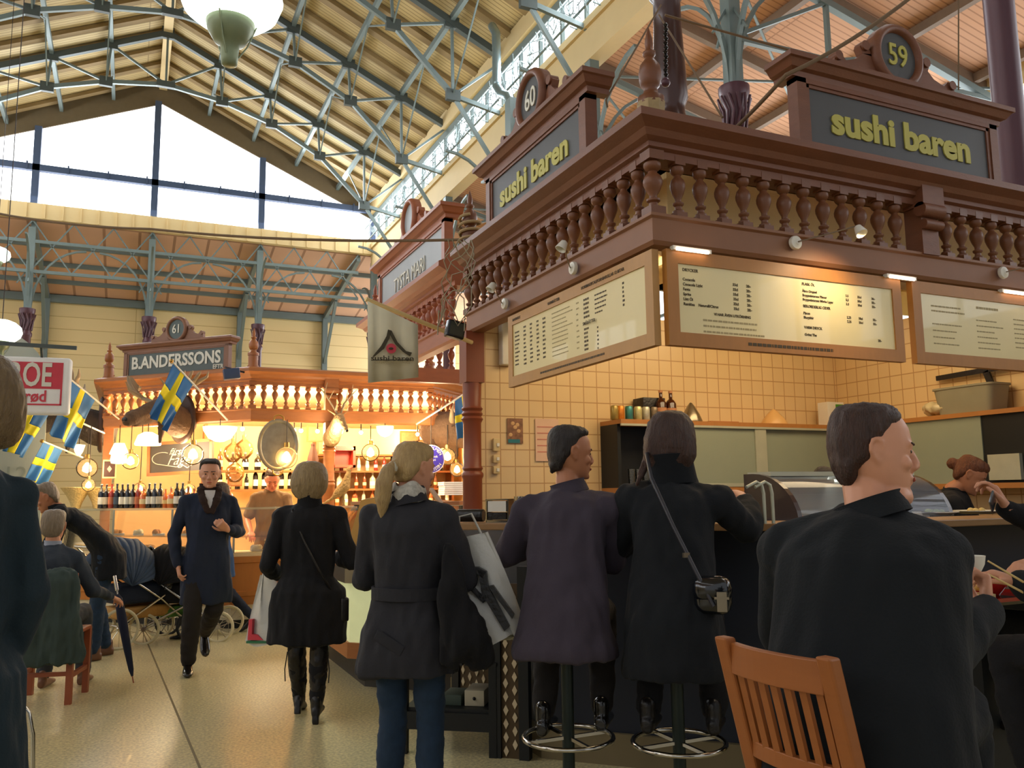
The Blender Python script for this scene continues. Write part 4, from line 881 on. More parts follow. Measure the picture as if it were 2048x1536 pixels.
# ---------------------------------------------------------------- lightbox sign and grey arch at far left
t = T('arched_panel', 'big pale grey arched stall panel behind the lightbox sign', 'stall panel', (-1.75, 12.9, 0))
M_grey = mat('pale_grey_paint', '#99a199', .6, 0, .05)
ar = [(-1.0, 0), (-1.0, 3.05)]+[(-.15+.85*math.cos(a), 3.05+.78*math.sin(a)) for a in [PI-k*PI/16 for k in range(17)]]+[(.7, 0)]
MB().prism(ar, 0, .08).build('panel', M_grey, t); text('125', .3, mat('grey_figures', '#7f8880', .6), t, TR(.45, -.005, 1.83), 'figures', ext=.002)
p = at(1, 9.0, 10, 771); t = T('lightbox_sign', 'white lightbox sign with red and white smørrebrød lettering', 'sign', p)
t.rotation_euler = (0, 0, -.12); WM[t.name] = TR(p.x, p.y, p.z, -.12)
b = MB(); b.cbox((-.02, 0, -.0), (1.14, .12, .54), bev=.03); b.build('box', mat('lit_white_plastic', '#d9d6cf', .5, emit=.12), t)
M_signr = mat('sign_red', '#c93a48', .5); b = MB(); b.box((-.5, -.068, -.03), (.49, -.061, .22)); b.build('red_panel', M_signr, t)
b = MB(); b.box((-.5, -.068, -.185), (.49, -.061, -.17)); b.box((.475, -.068, -.185), (.49, -.061, -.03)); b.build('red_outline', M_signr, t)
text('NYBROE', .31, M_wht, t, TR(.04, -.072, .09), off=.006, xs=.6, ext=.003); text('smørrebrød', .15, M_signr, t, TR(.05, -.066, -.105), off=.003, xs=.85, ext=.003)
b = MB(); b.bar((-.75, -.1, .40), (.6, -.1, .36), .03, .035); b.bar((-.3, -.1, .39), (-.3, 0, .22), .02); b.bar((.3, -.1, .37), (.3, 0, .22), .02); b.build('hanging_rail', M_dsteel, t)
# big pendant lamp of the hall
def hall_lamp(label, p, s, lit=True):
    t = T('pendant_lamp', label, 'lamp', p); t.scale = (s, s, s); WM[t.name] = TR(*p) @ Matrix.Scale(s, 4)
    b = MB(); b.lathe([(.1, .0), (.2, .03), (.27, .09), (.3, .17), (.28, .26), (.2, .33), (.1, .37), (.05, .38)], 32); b.build('globe', mat('lit_opal_glass', '#ffffff', .3, emit=2.6, emitc='#f0fff0'), t)
    M_lg = mat('grey_green_enamel', '#7f8a6c', .4, .2)
    b = MB(); b.lathe([(.03, -.26), (.045, -.25), (.05, -.2), (.055, -.13), (.09, -.11), (.13, -.04), (.14, .01), (.13, .03), (.11, .02)], 28); b.build('reflector', M_lg, t)
    b = MB()
    for k in range(3): a = k*2.094; b.tube([(.05*math.cos(a), .05*math.sin(a), -.2), (.1*math.cos(a), .1*math.sin(a), -.12), (.15*math.cos(a), .15*math.sin(a), .02), (.17*math.cos(a), .17*math.sin(a), .06)], .005, 6)
    b.build('bracket', M_lg, t); b = MB(); b.tube([(0, 0, .37), (0, 0, 9)], .008, 6); b.build('cable', M_cable, t)
    return t
hall_lamp('large white glowing pendant lamp near the ceiling at top left', deep(461, 50, 5.0), 1.0)
hall_lamp('white glowing pendant lamp half cut by the left edge, above the lightbox', deep(2, 685, 9.6), .7)
hall_lamp('small distant pendant lamp at the left edge below the gable window', deep(-8, 524, 16), .8)
# ================================================================== people
def skin(name, c): return mat(name, c, .5, 0, .08, 18, sheen=.05)
SK1, SK2 = skin('fair_skin', '#c98f70'), skin('tan_skin', '#a96f4e')
def cloth(name, c, v=.12, s=14, r=.92): return mat(name, c, r, 0, v, s, bump=.15, bscale=120)
HSL = [(.118, .018, -.04, .03), (.108, .045, -.068, .05), (.09, .072, -.086, .065), (.065, .086, -.097, .074), (.035, .092, -.101, .078), (.01, .092, -.1, .078), (-.012, .085, -.096, .075),
       (-.035, .086, -.086, .071), (-.058, .088, -.07, .065), (-.08, .087, -.05, .057), (-.1, .085, -.022, .045), (-.113, .080, .01, .033), (-.119, .066, .03, .018)]
def frame_of(fwd, up=(0, 0, 1)):
    f = Vector(fwd).normalized(); r = f.cross(Vector(up)).normalized(); u = r.cross(f); return r, f, u
def head_M(c, fwd, up=(0, 0, 1), s=1):
    r, f, u = frame_of(fwd, up); c = Vector(c)
    return Matrix(((r.x*s, f.x*s, u.x*s, c.x), (r.y*s, f.y*s, u.y*s, c.y), (r.z*s, f.z*s, u.z*s, c.z), (0, 0, 0, 1)))
def merge(b, src, M):
    o = len(b.v); b.v += [tuple(M @ Vector(p)) for p in src.v]; b.f += [tuple(i+o for i in f) for f in src.f]; b.sm += src.sm
def ybloft(b, SL, n=28, pw=2.15): loft(b, [((0, (f+k)/2, z), w, (f-k)/2, (1, 0, 0), (0, 1, 0)) for z, f, k, w in SL], n, pw)
def head_skin(b, M, fat=0):
    h = MB(); ybloft(h, [(z, f, k, w+fat*.3*(z < 0)) for z, f, k, w in HSL])
    capsule(h, (0, .086, .014), (0, .1035, -.026), .008, .011); capsule(h, (0, .1035, -.03), (0, .098, -.035), .0115, .012)
    for s in (-1, 1):
        h.ball((s*.011, .098, -.037), .0095, 10, 8); capsule(h, (s*.012, .088, .022), (s*.045, .078, .022), .0085, .007)
        h.ball((s*.042, .066, -.028), (.022, .02, .02), 12, 8); h.ball((s*.031, .078, .002), (.014, .008, .009), 10, 8)
        ep = [(.078, .008, .008), (.081, .007, .024), (.086, -.005, .033), (.090, -.018, .03), (.091, -.024, .014), (.089, -.022, -.002), (.084, -.012, -.018), (.079, -.003, -.028), (.076, .003, -.022)]
        for a_, b_ in zip(ep, ep[1:]): capsule(h, (s*a_[0], a_[1], a_[2]), (s*b_[0], b_[1], b_[2]), .0052, .0052, 8)
        h.ball((s*.077, -.008, .004), (.007, .018, .026), 10, 8); capsule(h, (s*.081, -.012, .016), (s*.083, -.014, -.004), .0045, .0045, 8); capsule(h, (s*.078, .006, -.004), (s*.08, .004, .0), .005, .004, 8)
    h.ball((0, .089, -.064), (.024, .009, .006), 12, 8); h.ball((0, .087, -.076), (.02, .009, .006), 12, 8); h.ball((0, .082, -.104), (.02, .012, .014), 12, 8)
    if fat: h.ball((0, .035, -.115), (.055+fat, .06, .035), 14, 10)
    merge(b, h, M)
def head_parts(t, M, hairm, brows=True):
    h = MB(); e = MB(); l = MB()
    for s in (-1, 1):
        q = MB(); q.ball((0, 0, 0), 1, 12, 8); merge(e, q, M @ TR(s*.031, .0835, .003) @ Matrix.Diagonal((.009, .004, .005, 1)))
        q = MB(); capsule(q, (s*.014, .0955, .023), (s*.047, .084, .025), .0035, .0025, 8); merge(h, q, M)
    q = MB(); q.ball((0, .0965, -.068), (.02, .004, .0065), 12, 8); merge(l, q, M)
    e.build('eyes', mat('dark_eyes', '#241a14', .2), t, world=True); h.build('eyebrows', hairm, t, world=True); l.build('lips', mat('lips', '#a8584a', .5), t, world=True)
HAIR = {
 'short': [(.136, .01, -.05, .035), (.129, .05, -.082, .062), (.112, .082, -.104, .079), (.096, .080, -.111, .085), (.082, .055, -.115, .088), (.06, .04, -.118, .089), (.035, .035, -.119, .089), (.01, .024, -.117, .087), (-.02, -.022, -.112, .085), (-.05, -.04, -.1, .074), (-.075, -.05, -.085, .058), (-.085, -.06, -.078, .04)],
 'receding': [(.13, .01, -.05, .035), (.124, .045, -.082, .062), (.106, .068, -.104, .079), (.085, .070, -.113, .086), (.06, .058, -.118, .089), (.035, .045, -.119, .09), (.01, .03, -.117, .088), (-.015, .02, -.113, .086), (-.04, -.03, -.106, .081), (-.07, -.045, -.092, .068), (-.09, -.055, -.08, .05)],
 'bob': [(.142, .0, -.045, .03), (.136, .045, -.08, .06), (.12, .08, -.105, .083), (.085, .105, -.127, .104), (.05, .078, -.134, .112), (.01, .05, -.136, .118), (-.03, .035, -.135, .12), (-.07, .025, -.128, .118), (-.1, .015, -.115, .108), (-.125, .0, -.1, .09), (-.135, -.02, -.085, .06)],
 'bob2': [(z*1.06+.004, f*1.08, k*1.12, w*1.13) for z, f, k, w in ((.142, .0, -.045, .03), (.136, .045, -.08, .06), (.12, .08, -.105, .083), (.085, .1, -.127, .104), (.05, .078, -.134, .114), (.01, .05, -.136, .118), (-.03, .035, -.13, .116), (-.07, .02, -.115, .104), (-.1, .0, -.098, .085), (-.12, -.02, -.085, .06))],
 'long': [(.14, .0, -.04, .025), (.134, .04, -.075, .055), (.12, .07, -.1, .078), (.095, .09, -.116, .093), (.06, .08, -.126, .101), (.03, .06, -.129, .105), (.0, .045, -.13, .108), (-.05, .03, -.13, .11), (-.1, .02, -.13, .11), (-.14, .01, -.125, .105), (-.18, .0, -.11, .09), (-.19, -.02, -.1, .07)],
 'tight': [(.128, .02, -.05, .035), (.121, .06, -.08, .06), (.102, .085, -.1, .075), (.08, .092, -.109, .083), (.055, .082, -.113, .086), (.03, .055, -.113, .087), (.0, .018, -.11, .086), (-.03, -.015, -.103, .080), (-.055, -.035, -.092, .066), (-.07, -.05, -.08, .045)]}
def hair(t, M, style, m, vox=.007, extra=None, rough=.004):
    h = MB(); ybloft(h, HAIR[style], 28, 2.1); 
    if extra: extra(h)
    b = MB(); merge(b, h, M); return fuse(b, 'hair', m, t, vox, 2, rough=rough, rs=55, stretch=(1, 1, .3))
def hairmat(name, c, c2): return mat(name, c, .5, 0, .2, 30, bump=.6, bscale=90, stretch=(3, 3, .5), var2=c2)
def hand(b, wrist, d, nrm, side, curl=.5, s=1.0, spread=.08, thumb=.6):
    "palm along d, back of the hand along nrm; side=+1 right hand, -1 left"
    wrist = Vector(wrist); d = Vector(d).normalized(); nrm = Vector(nrm); nrm = (nrm-d*nrm.dot(d)).normalized(); x = d.cross(nrm)*side   # x points to the thumb side
    L = .088*s; c = wrist+d*L*.5
    loft(b, [(wrist-d*.02*s, .026*s, .02*s, x, nrm), (wrist+d*.01*s, .028*s, .019*s, x, nrm), (wrist+d*.045*s, .038*s, .016*s, x, nrm), (wrist+d*.085*s, .041*s, .014*s, x, nrm), (wrist+d*.097*s, .034*s, .010*s, x, nrm)], 18, 2.4)
    for i, (o, ln) in enumerate(((.03, .92), (.0105, 1.0), (-.0095, .94), (-.0285, .76))):
        p = wrist+d*(.088-.006*abs(i-1.3))*s+x*o*s; a = curl*(.75+.12*i); dd = (d+x*spread*(1.5-i)).normalized(); ang = a*.7
        for j, l in enumerate((.042, .027, .021)):
            dirv = dd*math.cos(ang)-nrm*math.sin(ang); q = p+dirv*l*ln*s
            capsule(b, p, q, (.0098, .0088, .0080)[j]*s, (.0088, .0080, .0068)[j]*s, 10); p = q; ang += a
    p = wrist+d*.018*s+x*.022*s-nrm*.006*s
    dirs = [(x*.75+d*.65-nrm*.35*thumb).normalized(), (x*.35+d*.9-nrm*.5*thumb).normalized(), (x*.05+d*.95-nrm*.7*thumb).normalized()]
    for j, (l, dv) in enumerate(zip((.042, .033, .026), dirs)):
        q = p+dv*l*s; capsule(b, p, q, (.0145, .0112, .0100)[j]*s, (.0112, .0100, .0082)[j]*s, 10); p = q
def shoe(t, ank, d, m, lift=0, s=1.0, heel=0, pitch=0):
    d = Vector((d[0], d[1], 0)).normalized(); r = V(d.y, -d.x, 0); a = Vector(ank); b = MB(); z0 = a.z-.085*s
    if pitch: f = (d*math.cos(pitch)-V(0, 0, 1)*math.sin(pitch)); u = (V(0, 0, 1)*math.cos(pitch)+d*math.sin(pitch))
    else: f, u = d, V(0, 0, 1)
    P = lambda y, z: a+f*y*s+u*(z-.085)*s
    secs = [(P(-.075, .035), .024, .03), (P(-.05, .045), .033, .043), (P(-.01, .05), .036, .05), (P(.05, .04), .039, .038), (P(.11, .03), .044, .028), (P(.16, .024), .042, .022), (P(.195, .02), .03, .016), (P(.208, .017), .015, .012)]
    loft(b, [(c, w*s, h*s, r, u) for c, w, h in secs], 16, 2.3); capsule(b, P(-.03, .05), P(-.03, .12), .036*s, .036*s)
    if heel: b.bar(P(-.055, .01), P(-.055, -heel), .045*s, .05*s, up=f)
    return fuse(b, 'shoe', m, t, .008, 2)
def person(label, loc, az, skinm, J, coat, head, hairs, tr=None, sh=None, extra=None, vox=.0065, H=1.75, name='person', handv=None, group=None, bulk=1.0):
    """J: joints in the figure's own frame (x right, y forward, z up) at 1.75 m; coat: dict of sections and colours;
    head: (centre, forward, up); hairs: (style, material)"""
    s = H/1.75; t = T(name, label, 'person', loc, -math.radians(az)); W = WM[t.name] @ Matrix.Scale(s, 4)
    w = lambda p: W @ Vector(p); wd = lambda d: (W.to_3x3() @ Vector(d)).normalized()
    D = dict(shL=(-.178, -.01, 1.40), shR=(.178, -.01, 1.40), elL=(-.25, -.03, 1.13), elR=(.25, -.03, 1.13), wrL=(-.25, .08, .88), wrR=(.25, .08, .88), hipL=(-.09, 0, .92), hipR=(.09, 0, .92),
             knL=(-.1, .03, .5), knR=(.1, .03, .5), anL=(-.1, 0, .085), anR=(.1, 0, .085), neck=(0, -.01, 1.5), chest=(0, 0, 1.28), waist=(0, 0, 1.06), pelvis=(0, -.0, .94),
             ctw=0, hdL=None, hdR=None, ftL=(0, 1), ftR=(0, 1), curlL=.55, curlR=.55, nL=None, nR=None)
    D.update(J); g = D; Wi = W.inverted()
    for k_, v_ in list(g.items()):
        if isinstance(v_, tuple) and v_ and v_[0] == 'px': g[k_] = tuple(Wi @ deep(*v_[1:]))
    HM = head_M(w(head[0]), wd(head[1]), wd(head[2]) if len(head) > 2 else (0, 0, 1), s)
    # body: one skin
    b = MB(); head_skin(b, HM, D.get('fat', 0))
    hc = HM @ V(0, -.02, -.085); capsule(b, hc, w(g['neck']), (.052+D.get('fat', 0)*.4)*s, .06*s); 
    cr, cf = V(math.cos(g['ctw']), -math.sin(g['ctw']), 0), V(math.sin(g['ctw']), math.cos(g['ctw']), 0)
    k_ = .86
    loft(b, [(w(g['pelvis']), .14*s*k_, .1*s*k_, wd((1, 0, 0)), wd((0, 1, 0))), (w(g['waist']), .13*s*k_, .095*s*k_, wd((1, 0, 0)), wd((0, 1, 0))), (w(g['chest']), .155*s*k_, .105*s*k_, wd(cr), wd(cf)), (w(Vector(g['neck'])-V(0, 0, .08)), .11*s, .07*s, wd(cr), wd(cf))])
    for q in 'LR':
        sg = 1 if q == 'R' else -1
        sh_, el, wr = w(g['sh'+q]), w(g['el'+q]), w(g['wr'+q])
        capsule(b, w(g['neck'])-V(0, 0, .05*s), sh_, .045*s, .05*s); capsule(b, sh_, el, .044*s, .037*s); capsule(b, el, wr, .038*s, .027*s)
        d = wd(g['hd'+q]) if g['hd'+q] else (wr-el).normalized(); n = wd(g['n'+q]) if g['n'+q] else wd((sg, 0, .1))
        hand(b, wr, d, n, sg, g['curl'+q], s)
        if not tr: capsule(b, w(g['hip'+q]), w(g['kn'+q]), .065*s, .048*s); capsule(b, w(g['kn'+q]), w(g['an'+q]), .048*s, .034*s)
    fuse(b, 'body', skinm, t, vox*s, 2)
    head_parts(t, HM, hairs[1]); hair(t, HM, hairs[0], hairs[1], extra=hairs[2] if len(hairs) > 2 else None)
    # trousers, shoes
    if tr:
        b = MB(); lw, kw, aw = tr[1:4] if len(tr) > 3 else (.088, .066, .052)
        loft(b, [(w(Vector(g['pelvis'])+V(0, 0, .06)), .155*s, .11*s, wd((1, 0, 0)), wd((0, 1, 0))), (w(g['pelvis']), .165*s, .115*s, wd((1, 0, 0)), wd((0, 1, 0))), (w(Vector(g['pelvis'])-V(0, 0, .08)), .14*s, .1*s, wd((1, 0, 0)), wd((0, 1, 0)))])
        for q in 'LR':
            h_, k, a = w(g['hip'+q]), w(g['kn'+q]), w(g['an'+q]); capsule(b, h_, k, lw*s, kw*s); m_ = k.lerp(a, .4); capsule(b, k, m_, kw*s, kw*1.02*s); capsule(b, m_, a.lerp(k, .06), kw*1.02*s, aw*s)
        fuse(b, 'trousers', tr[0], t, .014, 3, rough=.008, rs=14, stretch=(1, 1, 1.6))
    if sh:
        for q in 'LR': shoe(t, w(g['an'+q]), wd((g['ft'+q][0], g['ft'+q][1], 0)), sh[0], s=s, heel=sh[1] if len(sh) > 1 else 0, pitch=g.get('pit'+q, 0))
    if coat:
        b = MB(); f = bulk
        secs = []
        for (key, off, wx, wy) in coat['sec']:
            if key == 'mix': c = Vector(g['chest']).lerp(Vector(g['neck']), off)+V(0, -.012*math.sin(PI*min(1, off)), 0)
            else: c = (Vector(g[key]) if isinstance(key, str) else Vector(key))+Vector(off)
            up = key == 'mix' or key in ('chest', 'neck') or (isinstance(key, str) and key == 'top')
            secs.append((w(c), wx*s*f, wy*s*f, wd(cr if up else (1, 0, 0)), wd(cf if up else (0, 1, 0))))
        loft(b, secs, 32, 2.3)
        su, se, sw_ = coat.get('sl', (.062, .054, .042))
        for q in 'LR':
            sh_, el, wr = w(g['sh'+q]), w(g['el'+q]), w(g['wr'+q])
            capsule(b, w(Vector(g['neck'])-V(0, 0, .035)), sh_, .05*s*f, (su+.002)*s*f); capsule(b, sh_, w(g['chest']).lerp(sh_, .5), su*s*f*1.1, .09*s*f)
            if coat.get('short'): e2 = sh_.lerp(el, .75); capsule(b, sh_, e2, su*s, se*1.1*s)
            else: capsule(b, sh_, el, su*s*f, se*s*f); capsule(b, el, wr.lerp(el, .06), se*s*f, sw_*s)
        if coat.get('x'): coat['x'](b, w, wd, s)
        fuse(b, coat.get('name', 'coat'), coat['m'], t, coat.get('vox', .009), 7, rough=coat.get('rough', .019), rs=coat.get('rs', 9), stretch=(1, 1, .4))
        if coat.get('collar'):
            cm, r1, hgt = coat['collar'][:3]; c = w(g['neck']); hc2 = HM @ V(0, -.035, -.1)
            ax = (hc2-c).normalized().lerp(V(0, 0, 1), .35).normalized(); b = MB(); R_ = []
            rr, ff, uu = frame_of(wd(cf), ax)
            for z, r in ((-.035, r1*1.12), (-.01, r1*1.06), (hgt*.55, r1*.97), (hgt*.8, r1), (hgt*.82, r1*.9), (hgt*.5, r1*.85), (-.01, r1*.85)):
                R_.append([c+ax*z*s+(rr*math.cos(a)*1.05+ff*math.sin(a))*r*s-uu*(.03*s*max(0, math.sin(a)) if z > 0 else 0) for a in [2*PI*k/32 for k in range(32)]])
            b.rings(R_, caps=False); b.build('collar', cm, t, world=True)
    if extra: extra(t, w, wd, s, HM)
    return t
LONG = lambda hem, hw, wd_, waistw=.165, shy=.1: [((0, 0, hem), (0, 0, 0), hw, wd_), ((0, 0, hem+.05), (0, 0, 0), hw*.99, wd_), ('pelvis', (0, 0, -.05), hw*.93, wd_*.93), ('pelvis', (0, 0, .05), .178, .135), ('waist', (0, 0, .02), waistw, .125), ('mix', 0, .184, .138), ('mix', .3, .184, .134), ('mix', .5, .174, .122), ('mix', .68, .15, .104), ('mix', .84, .115, .084), ('mix', .95, .08, .068), ('mix', 1.06, .06, .056)]
H_blk = hairmat('black_hair', '#120d0b', '#2a201a'); H_brn = hairmat('dark_brown_hair', '#21130d', '#47291a'); H_bln = hairmat('ash_blond_hair', '#7a6242', '#b39a6c'); H_bl2 = hairmat('golden_blond_hair', '#94734a', '#c9ab72')
H_gry = hairmat('sandy_grey_hair', '#6d5a48', '#9a8a74'); H_red = hairmat('auburn_hair', '#4a2412', '#7a4522')
C_nav = cloth('navy_wool', '#1c2436'); C_blk = cloth('black_wool', '#0c0c10'); C_gry = cloth('charcoal_cotton', '#25252a'); C_prp = cloth('plum_grey_cotton', '#3a333e', .12)
C_ink = cloth('ink_blue_wool', '#080d13'); C_suit = cloth('dark_navy_suit', '#070d12'); C_jean = cloth('blue_denim', '#1d3045', .3, 30); C_trs = cloth('dark_brown_trousers', '#201c1a')
C_boot = mat('black_leather', '#120f0f', .35, 0, .1, 10, bump=.2); C_shoe = mat('polished_black_leather', '#15120f', .22, 0, .05, coat=.4); C_tan = mat('tan_leather', '#6d4a34', .4)
C_olv = cloth('grey_green_coat', '#33403c'); C_fur = cloth('dark_brown_fur', '#2c1c16', .3, 40)
FWD = (0, 1, 0)
# --- walking man in the navy coat
def ex(t, w, wd, s, HM):
    b = MB(); b.add([w(p) for p in ((-.045, .085, 1.5), (.045, .085, 1.5), (.03, .12, 1.42), (0, .135, 1.34), (-.03, .12, 1.42))], [(0, 1, 2, 3, 4)]); b.build('shirt_front', mat('white_shirt', '#c9c6c4', .8), t, world=True, solid=.01)
    b = MB(); [chain(b, [(w((q*.07, -.03, 1.52)), .03), (w((q*.075, .06, 1.5)), .034), (w((q*.055, .125, 1.42)), .036), (w((q*.02, .15, 1.32)), .022)], 12, .6) for q in (-1, 1)]; fuse(b, 'lapels', C_fur, t, .008, 3, rough=.006, rs=40)
p = at(2, 0, 380, 1350)
wm = LONG(.55, .215, .15)
person('person in a navy coat walking forward with one hand raised', (p.x+.12, p.y+.2, 0), 180, SK1,
       dict(hipL=(-.09, 0, .92), knL=(-.07, .06, .5), anL=(-.03, -.32, .26), ftL=(-.05, 1), pitL=.75, hipR=(.09, 0, .92), knR=(.11, .12, .49), anR=(.13, .12, .085), ftR=(.05, 1),
            elR=(.27, -.04, 1.13), wrR=(.23, .05, .87), elL=(-.27, .0, 1.14), wrL=(-.14, .22, 1.17), hdL=(.55, .35, .4), curlL=1.2, nL=(-.3, .6, -.6), curlR=.8),
       dict(sec=wm, m=C_nav, collar=(C_fur, .082, .07)), ((0, .03, 1.64), (.12, 1, -.05)), ('short', H_blk), tr=(C_trs, .09, .075, .062), sh=(C_shoe,), extra=ex, H=1.83)
# --- person in blue coat striding right behind him
p = at(2, 0, 505, 1262)
person('person in a lighter blue coat striding right behind the walking man', (p.x-.40, p.y-.08, 0), 270, SK1,
       dict(knL=(-.1, .2, .5), anL=(-.1, .3, .085), knR=(.1, -.12, .5), anR=(.1, -.42, .16), pitR=.5, elR=(.24, -.12, 1.14), wrR=(.22, .06, .98), elL=(-.24, .1, 1.14), wrL=(-.2, .25, 1.0)),
       dict(sec=LONG(.66, .22, .19), m=cloth('blue_coat', '#2e4a72'), collar=(C_fur, .1, .1)), ((0, .03, 1.63), FWD), ('bob', H_brn), tr=(C_nav, .085, .06, .05), sh=(C_boot,), H=1.66)
# --- woman in the black coat seen from behind
def ex(t, w, wd, s, HM):
    b = MB(); b.tube([w(q) for q in ((-.1, .06, 1.49), (-.11, -.09, 1.45), (-.02, -.155, 1.25), (.08, -.155, 1.06), (.19, -.1, .86), (.215, .0, .8))], .007*s, 8); b.build('bag_strap', C_boot, t, world=True)
    b = MB(); b.cbox((0, 0, 0), (.06, .2, .16), bev=.015); o = MB(); merge(o, b, Matrix.Translation(w((.235, .0, .76)))); o.build('shoulder_bag', C_boot, t, world=True)
    for sg in (-1, 1):
        g = {'L': 0}; kn = w((sg*.085, .02+(-.03 if sg > 0 else .08), .46)); an = w((sg*.075, -.02 if sg > 0 else .22, .1))
        b = MB(); capsule(b, kn+V(0, 0, .03), kn-V(0, 0, .02), .068*s, .066*s); capsule(b, kn-V(0, 0, .02), kn.lerp(an, .35), .066*s, .064*s); capsule(b, kn.lerp(an, .35), an, .064*s, .043*s)
        fuse(b, 'boot_shaft', C_boot, t, .01, 3, rough=.006, rs=16)
        b = MB(); b.tube([kn+w((sg*.06, -.02, 0))-w((0, 0, 0)), kn+w((sg*.075, -.03, -.12))-w((0, 0, 0)), kn+w((sg*.07, -.03, -.2))-w((0, 0, 0))], .004, 6); b.build('boot_tie', C_boot, t, world=True)
p = at(2, 0, 622, 1448)
w3 = person('person with short blond hair in a black knee length coat walking away', (p.x-.02, p.y+.08, 0), 18, SK1,
       dict(hipL=(-.09, 0, .92), knL=(-.085, .1, .48), anL=(-.075, .22, .12), knR=(.085, -.01, .48), anR=(.075, -.02, .12), pitL=.25, elL=(-.285, -.03, 1.07), wrL=(-.25, .2, .98), elR=(.30, -.02, 1.08), wrR=(.2, .2, 1.1), shL=(-.19, -.01, 1.40), shR=(.19, -.01, 1.40)),
       dict(sec=LONG(.53, .275, .19, .19), m=C_blk, sl=(.07, .064, .05), collar=(C_blk, .08, .07)), ((0, .02, 1.64), (.05, 1, -.12)), ('bob2', H_bln), tr=(C_blk, .085, .064, .05), sh=(C_boot, .035), extra=ex, H=1.70, bulk=1.0)
def shop_bag(label, M, w_, h_, m, marks, flare=.2, d_=.1, wr=.02):
    t = T('shopping_bag', label, 'bag'); t.location = M.to_translation(); t.rotation_euler = M.to_euler(); WM[t.name] = M
    b = MB(); R_ = []
    rr = random.Random(2)
    for i in range(9):
        v = i/8; hw = w_/2*(1-flare*v); dd = d_/2*(1-.8*v); R_.append([(hw*math.copysign(abs(math.cos(a))**.6, math.cos(a))+wr*math.sin(a*3+v*4), dd*math.sin(a)+wr*.5*math.sin(a*5+v*6), -h_*(1-v)+(.02*math.sin(a*4) if i == 0 else 0)) for a in [2*PI*k/36 for k in range(36)]])
    b.rings(R_); b.build('bag_body', m, t)
    b = MB(); b.tube([(-.06, 0, -.02), (-.03, 0, .1), (.03, 0, .1), (.06, 0, -.02)], .006, 6); b.build('handle', m, t)
    for nm, mm, polys in marks:
        b = MB()
        for poly in polys: b.prism(poly, -d_/2-.014, -d_/2*.2-.01)
        b.build(nm, mm, t)
    return t
M_plast = mat('white_plastic_bag', '#c8c6be', .25, 0, .08, 6, bump=.4, bscale=14, coat=.3)
q = deep(541, 1150, 6.0)
shop_bag('white shopping bag with red and green corner print beside the black coat', Matrix.Translation(q) @ Matrix.Rotation(-.5, 4, 'Z'), .3, .47, M_plast,
         [('red_print', M_signr, [[(-.13, -.44), (-.02, -.44), (-.06, -.405), (-.10, -.40), (-.10, -.3), (-.125, -.3)]]), ('green_print', mat('print_green', '#2f7048', .5), [[(-.14, -.462), (.04, -.462), (.04, -.447), (-.14, -.447)]])], flare=.55)
# --- ponytail woman
def pony(h):
    chain(h, [((0, -.115, .0), .03), ((0, -.15, -.03), .034), ((-.0, -.165, -.09), .042), ((-.005, -.16, -.16), .036), ((-.01, -.15, -.22), .02), ((-.01, -.145, -.25), .008)])
def ex(t, w, wd, s, HM):
    b = MB(); R_ = []
    c = w((0, -.005, 1.5))
    for z, r in ((-.03, .085), (0, .088), (.03, .084), (.055, .075), (.065, .064), (.04, .062)):
        R_.append([c+V(0, 0, z)+V(math.cos(a)*r*(1+.06*math.sin(a*5+z*40)), math.sin(a)*r*(1+.05*math.sin(a*7)), .012*math.sin(a*3)) for a in [2*PI*k/36 for k in range(36)]])
    b.rings(R_); b.build('scarf', mat('checked_scarf', '#8e8a80', .9, 0, .5, 60, var2='#d8d4c8'), t, world=True)
    b = MB(); b.lathe([(.022, -.012), (.034, -.006), (.034, .006), (.022, .012)], 14, HM @ TR(0, -.125, -.01) @ Matrix.Rotation(PI/2, 4, 'X')); b.build('hair_tie', mat('pale_tie', '#b8b09c', .7), t, world=True)
    b = MB(); b.sweep([(-.004, 1.035), (.008, 1.035), (.008, 1.09), (-.004, 1.09)], [(.168*math.cos(a)*1.02, .13*math.sin(a)*1.02) for a in [-2*PI*k/32 for k in range(32)]][::-1], closed=True)
    o = MB(); merge(o, b, WM[t.name] @ Matrix.Scale(s, 4)); o.build('belt', C_gry, t, world=True)
    b = MB(); b.cbox((0, 0, 0), (.15, .012, .05), bev=.005); o = MB(); merge(o, b, WM[t.name] @ Matrix.Scale(s, 4) @ TR(-.02, -.165, .86) @ Matrix.Rotation(.5, 4, 'Y')); o.build('pocket_flap', C_gry, t, world=True)
u = ray(818, 1000); q = CAM+u*(3.95/u.dot(_f)); az4 = math.degrees(math.atan2(q.x, q.y))
person('person with blond ponytail, charcoal belted coat and blue jeans seen from behind', (q.x, q.y, 0), az4+24, SK1,
       dict(knL=(-.09, .03, .49), knR=(.09, .05, .49), elL=(-.25, .04, 1.12), wrL=(-.12, .26, 1.12), elR=(.25, .06, 1.12), wrR=(.17, .30, 1.1), hdR=(-.3, 1, 0), curlR=1.1),
       dict(sec=LONG(.70, .24, .17, .155), m=C_gry, sl=(.068, .062, .05), collar=(C_gry, .08, .05)), ((.01, .04, 1.635), (.6, 1, -.12)), ('tight', H_bl2, pony), tr=(C_jean, .09, .066, .052), sh=(C_boot,), extra=ex, H=1.74, vox=.007)
ink = [[(-.10, -.24), (-.07, -.21), (.02, -.235), (.06, -.27), (.03, -.3), (-.01, -.265), (-.06, -.25), (-.07, -.27)], [(.015, -.25), (.06, -.27), (.05, -.36), (.12, -.62), (.085, -.64), (.02, -.44), (-.09, -.25), (-.1, -.28), (.0, -.45)], [(.05, -.36), (.08, -.36), (.16, -.56), (.145, -.58)]]
q = deep(932, 1072, 4.0)
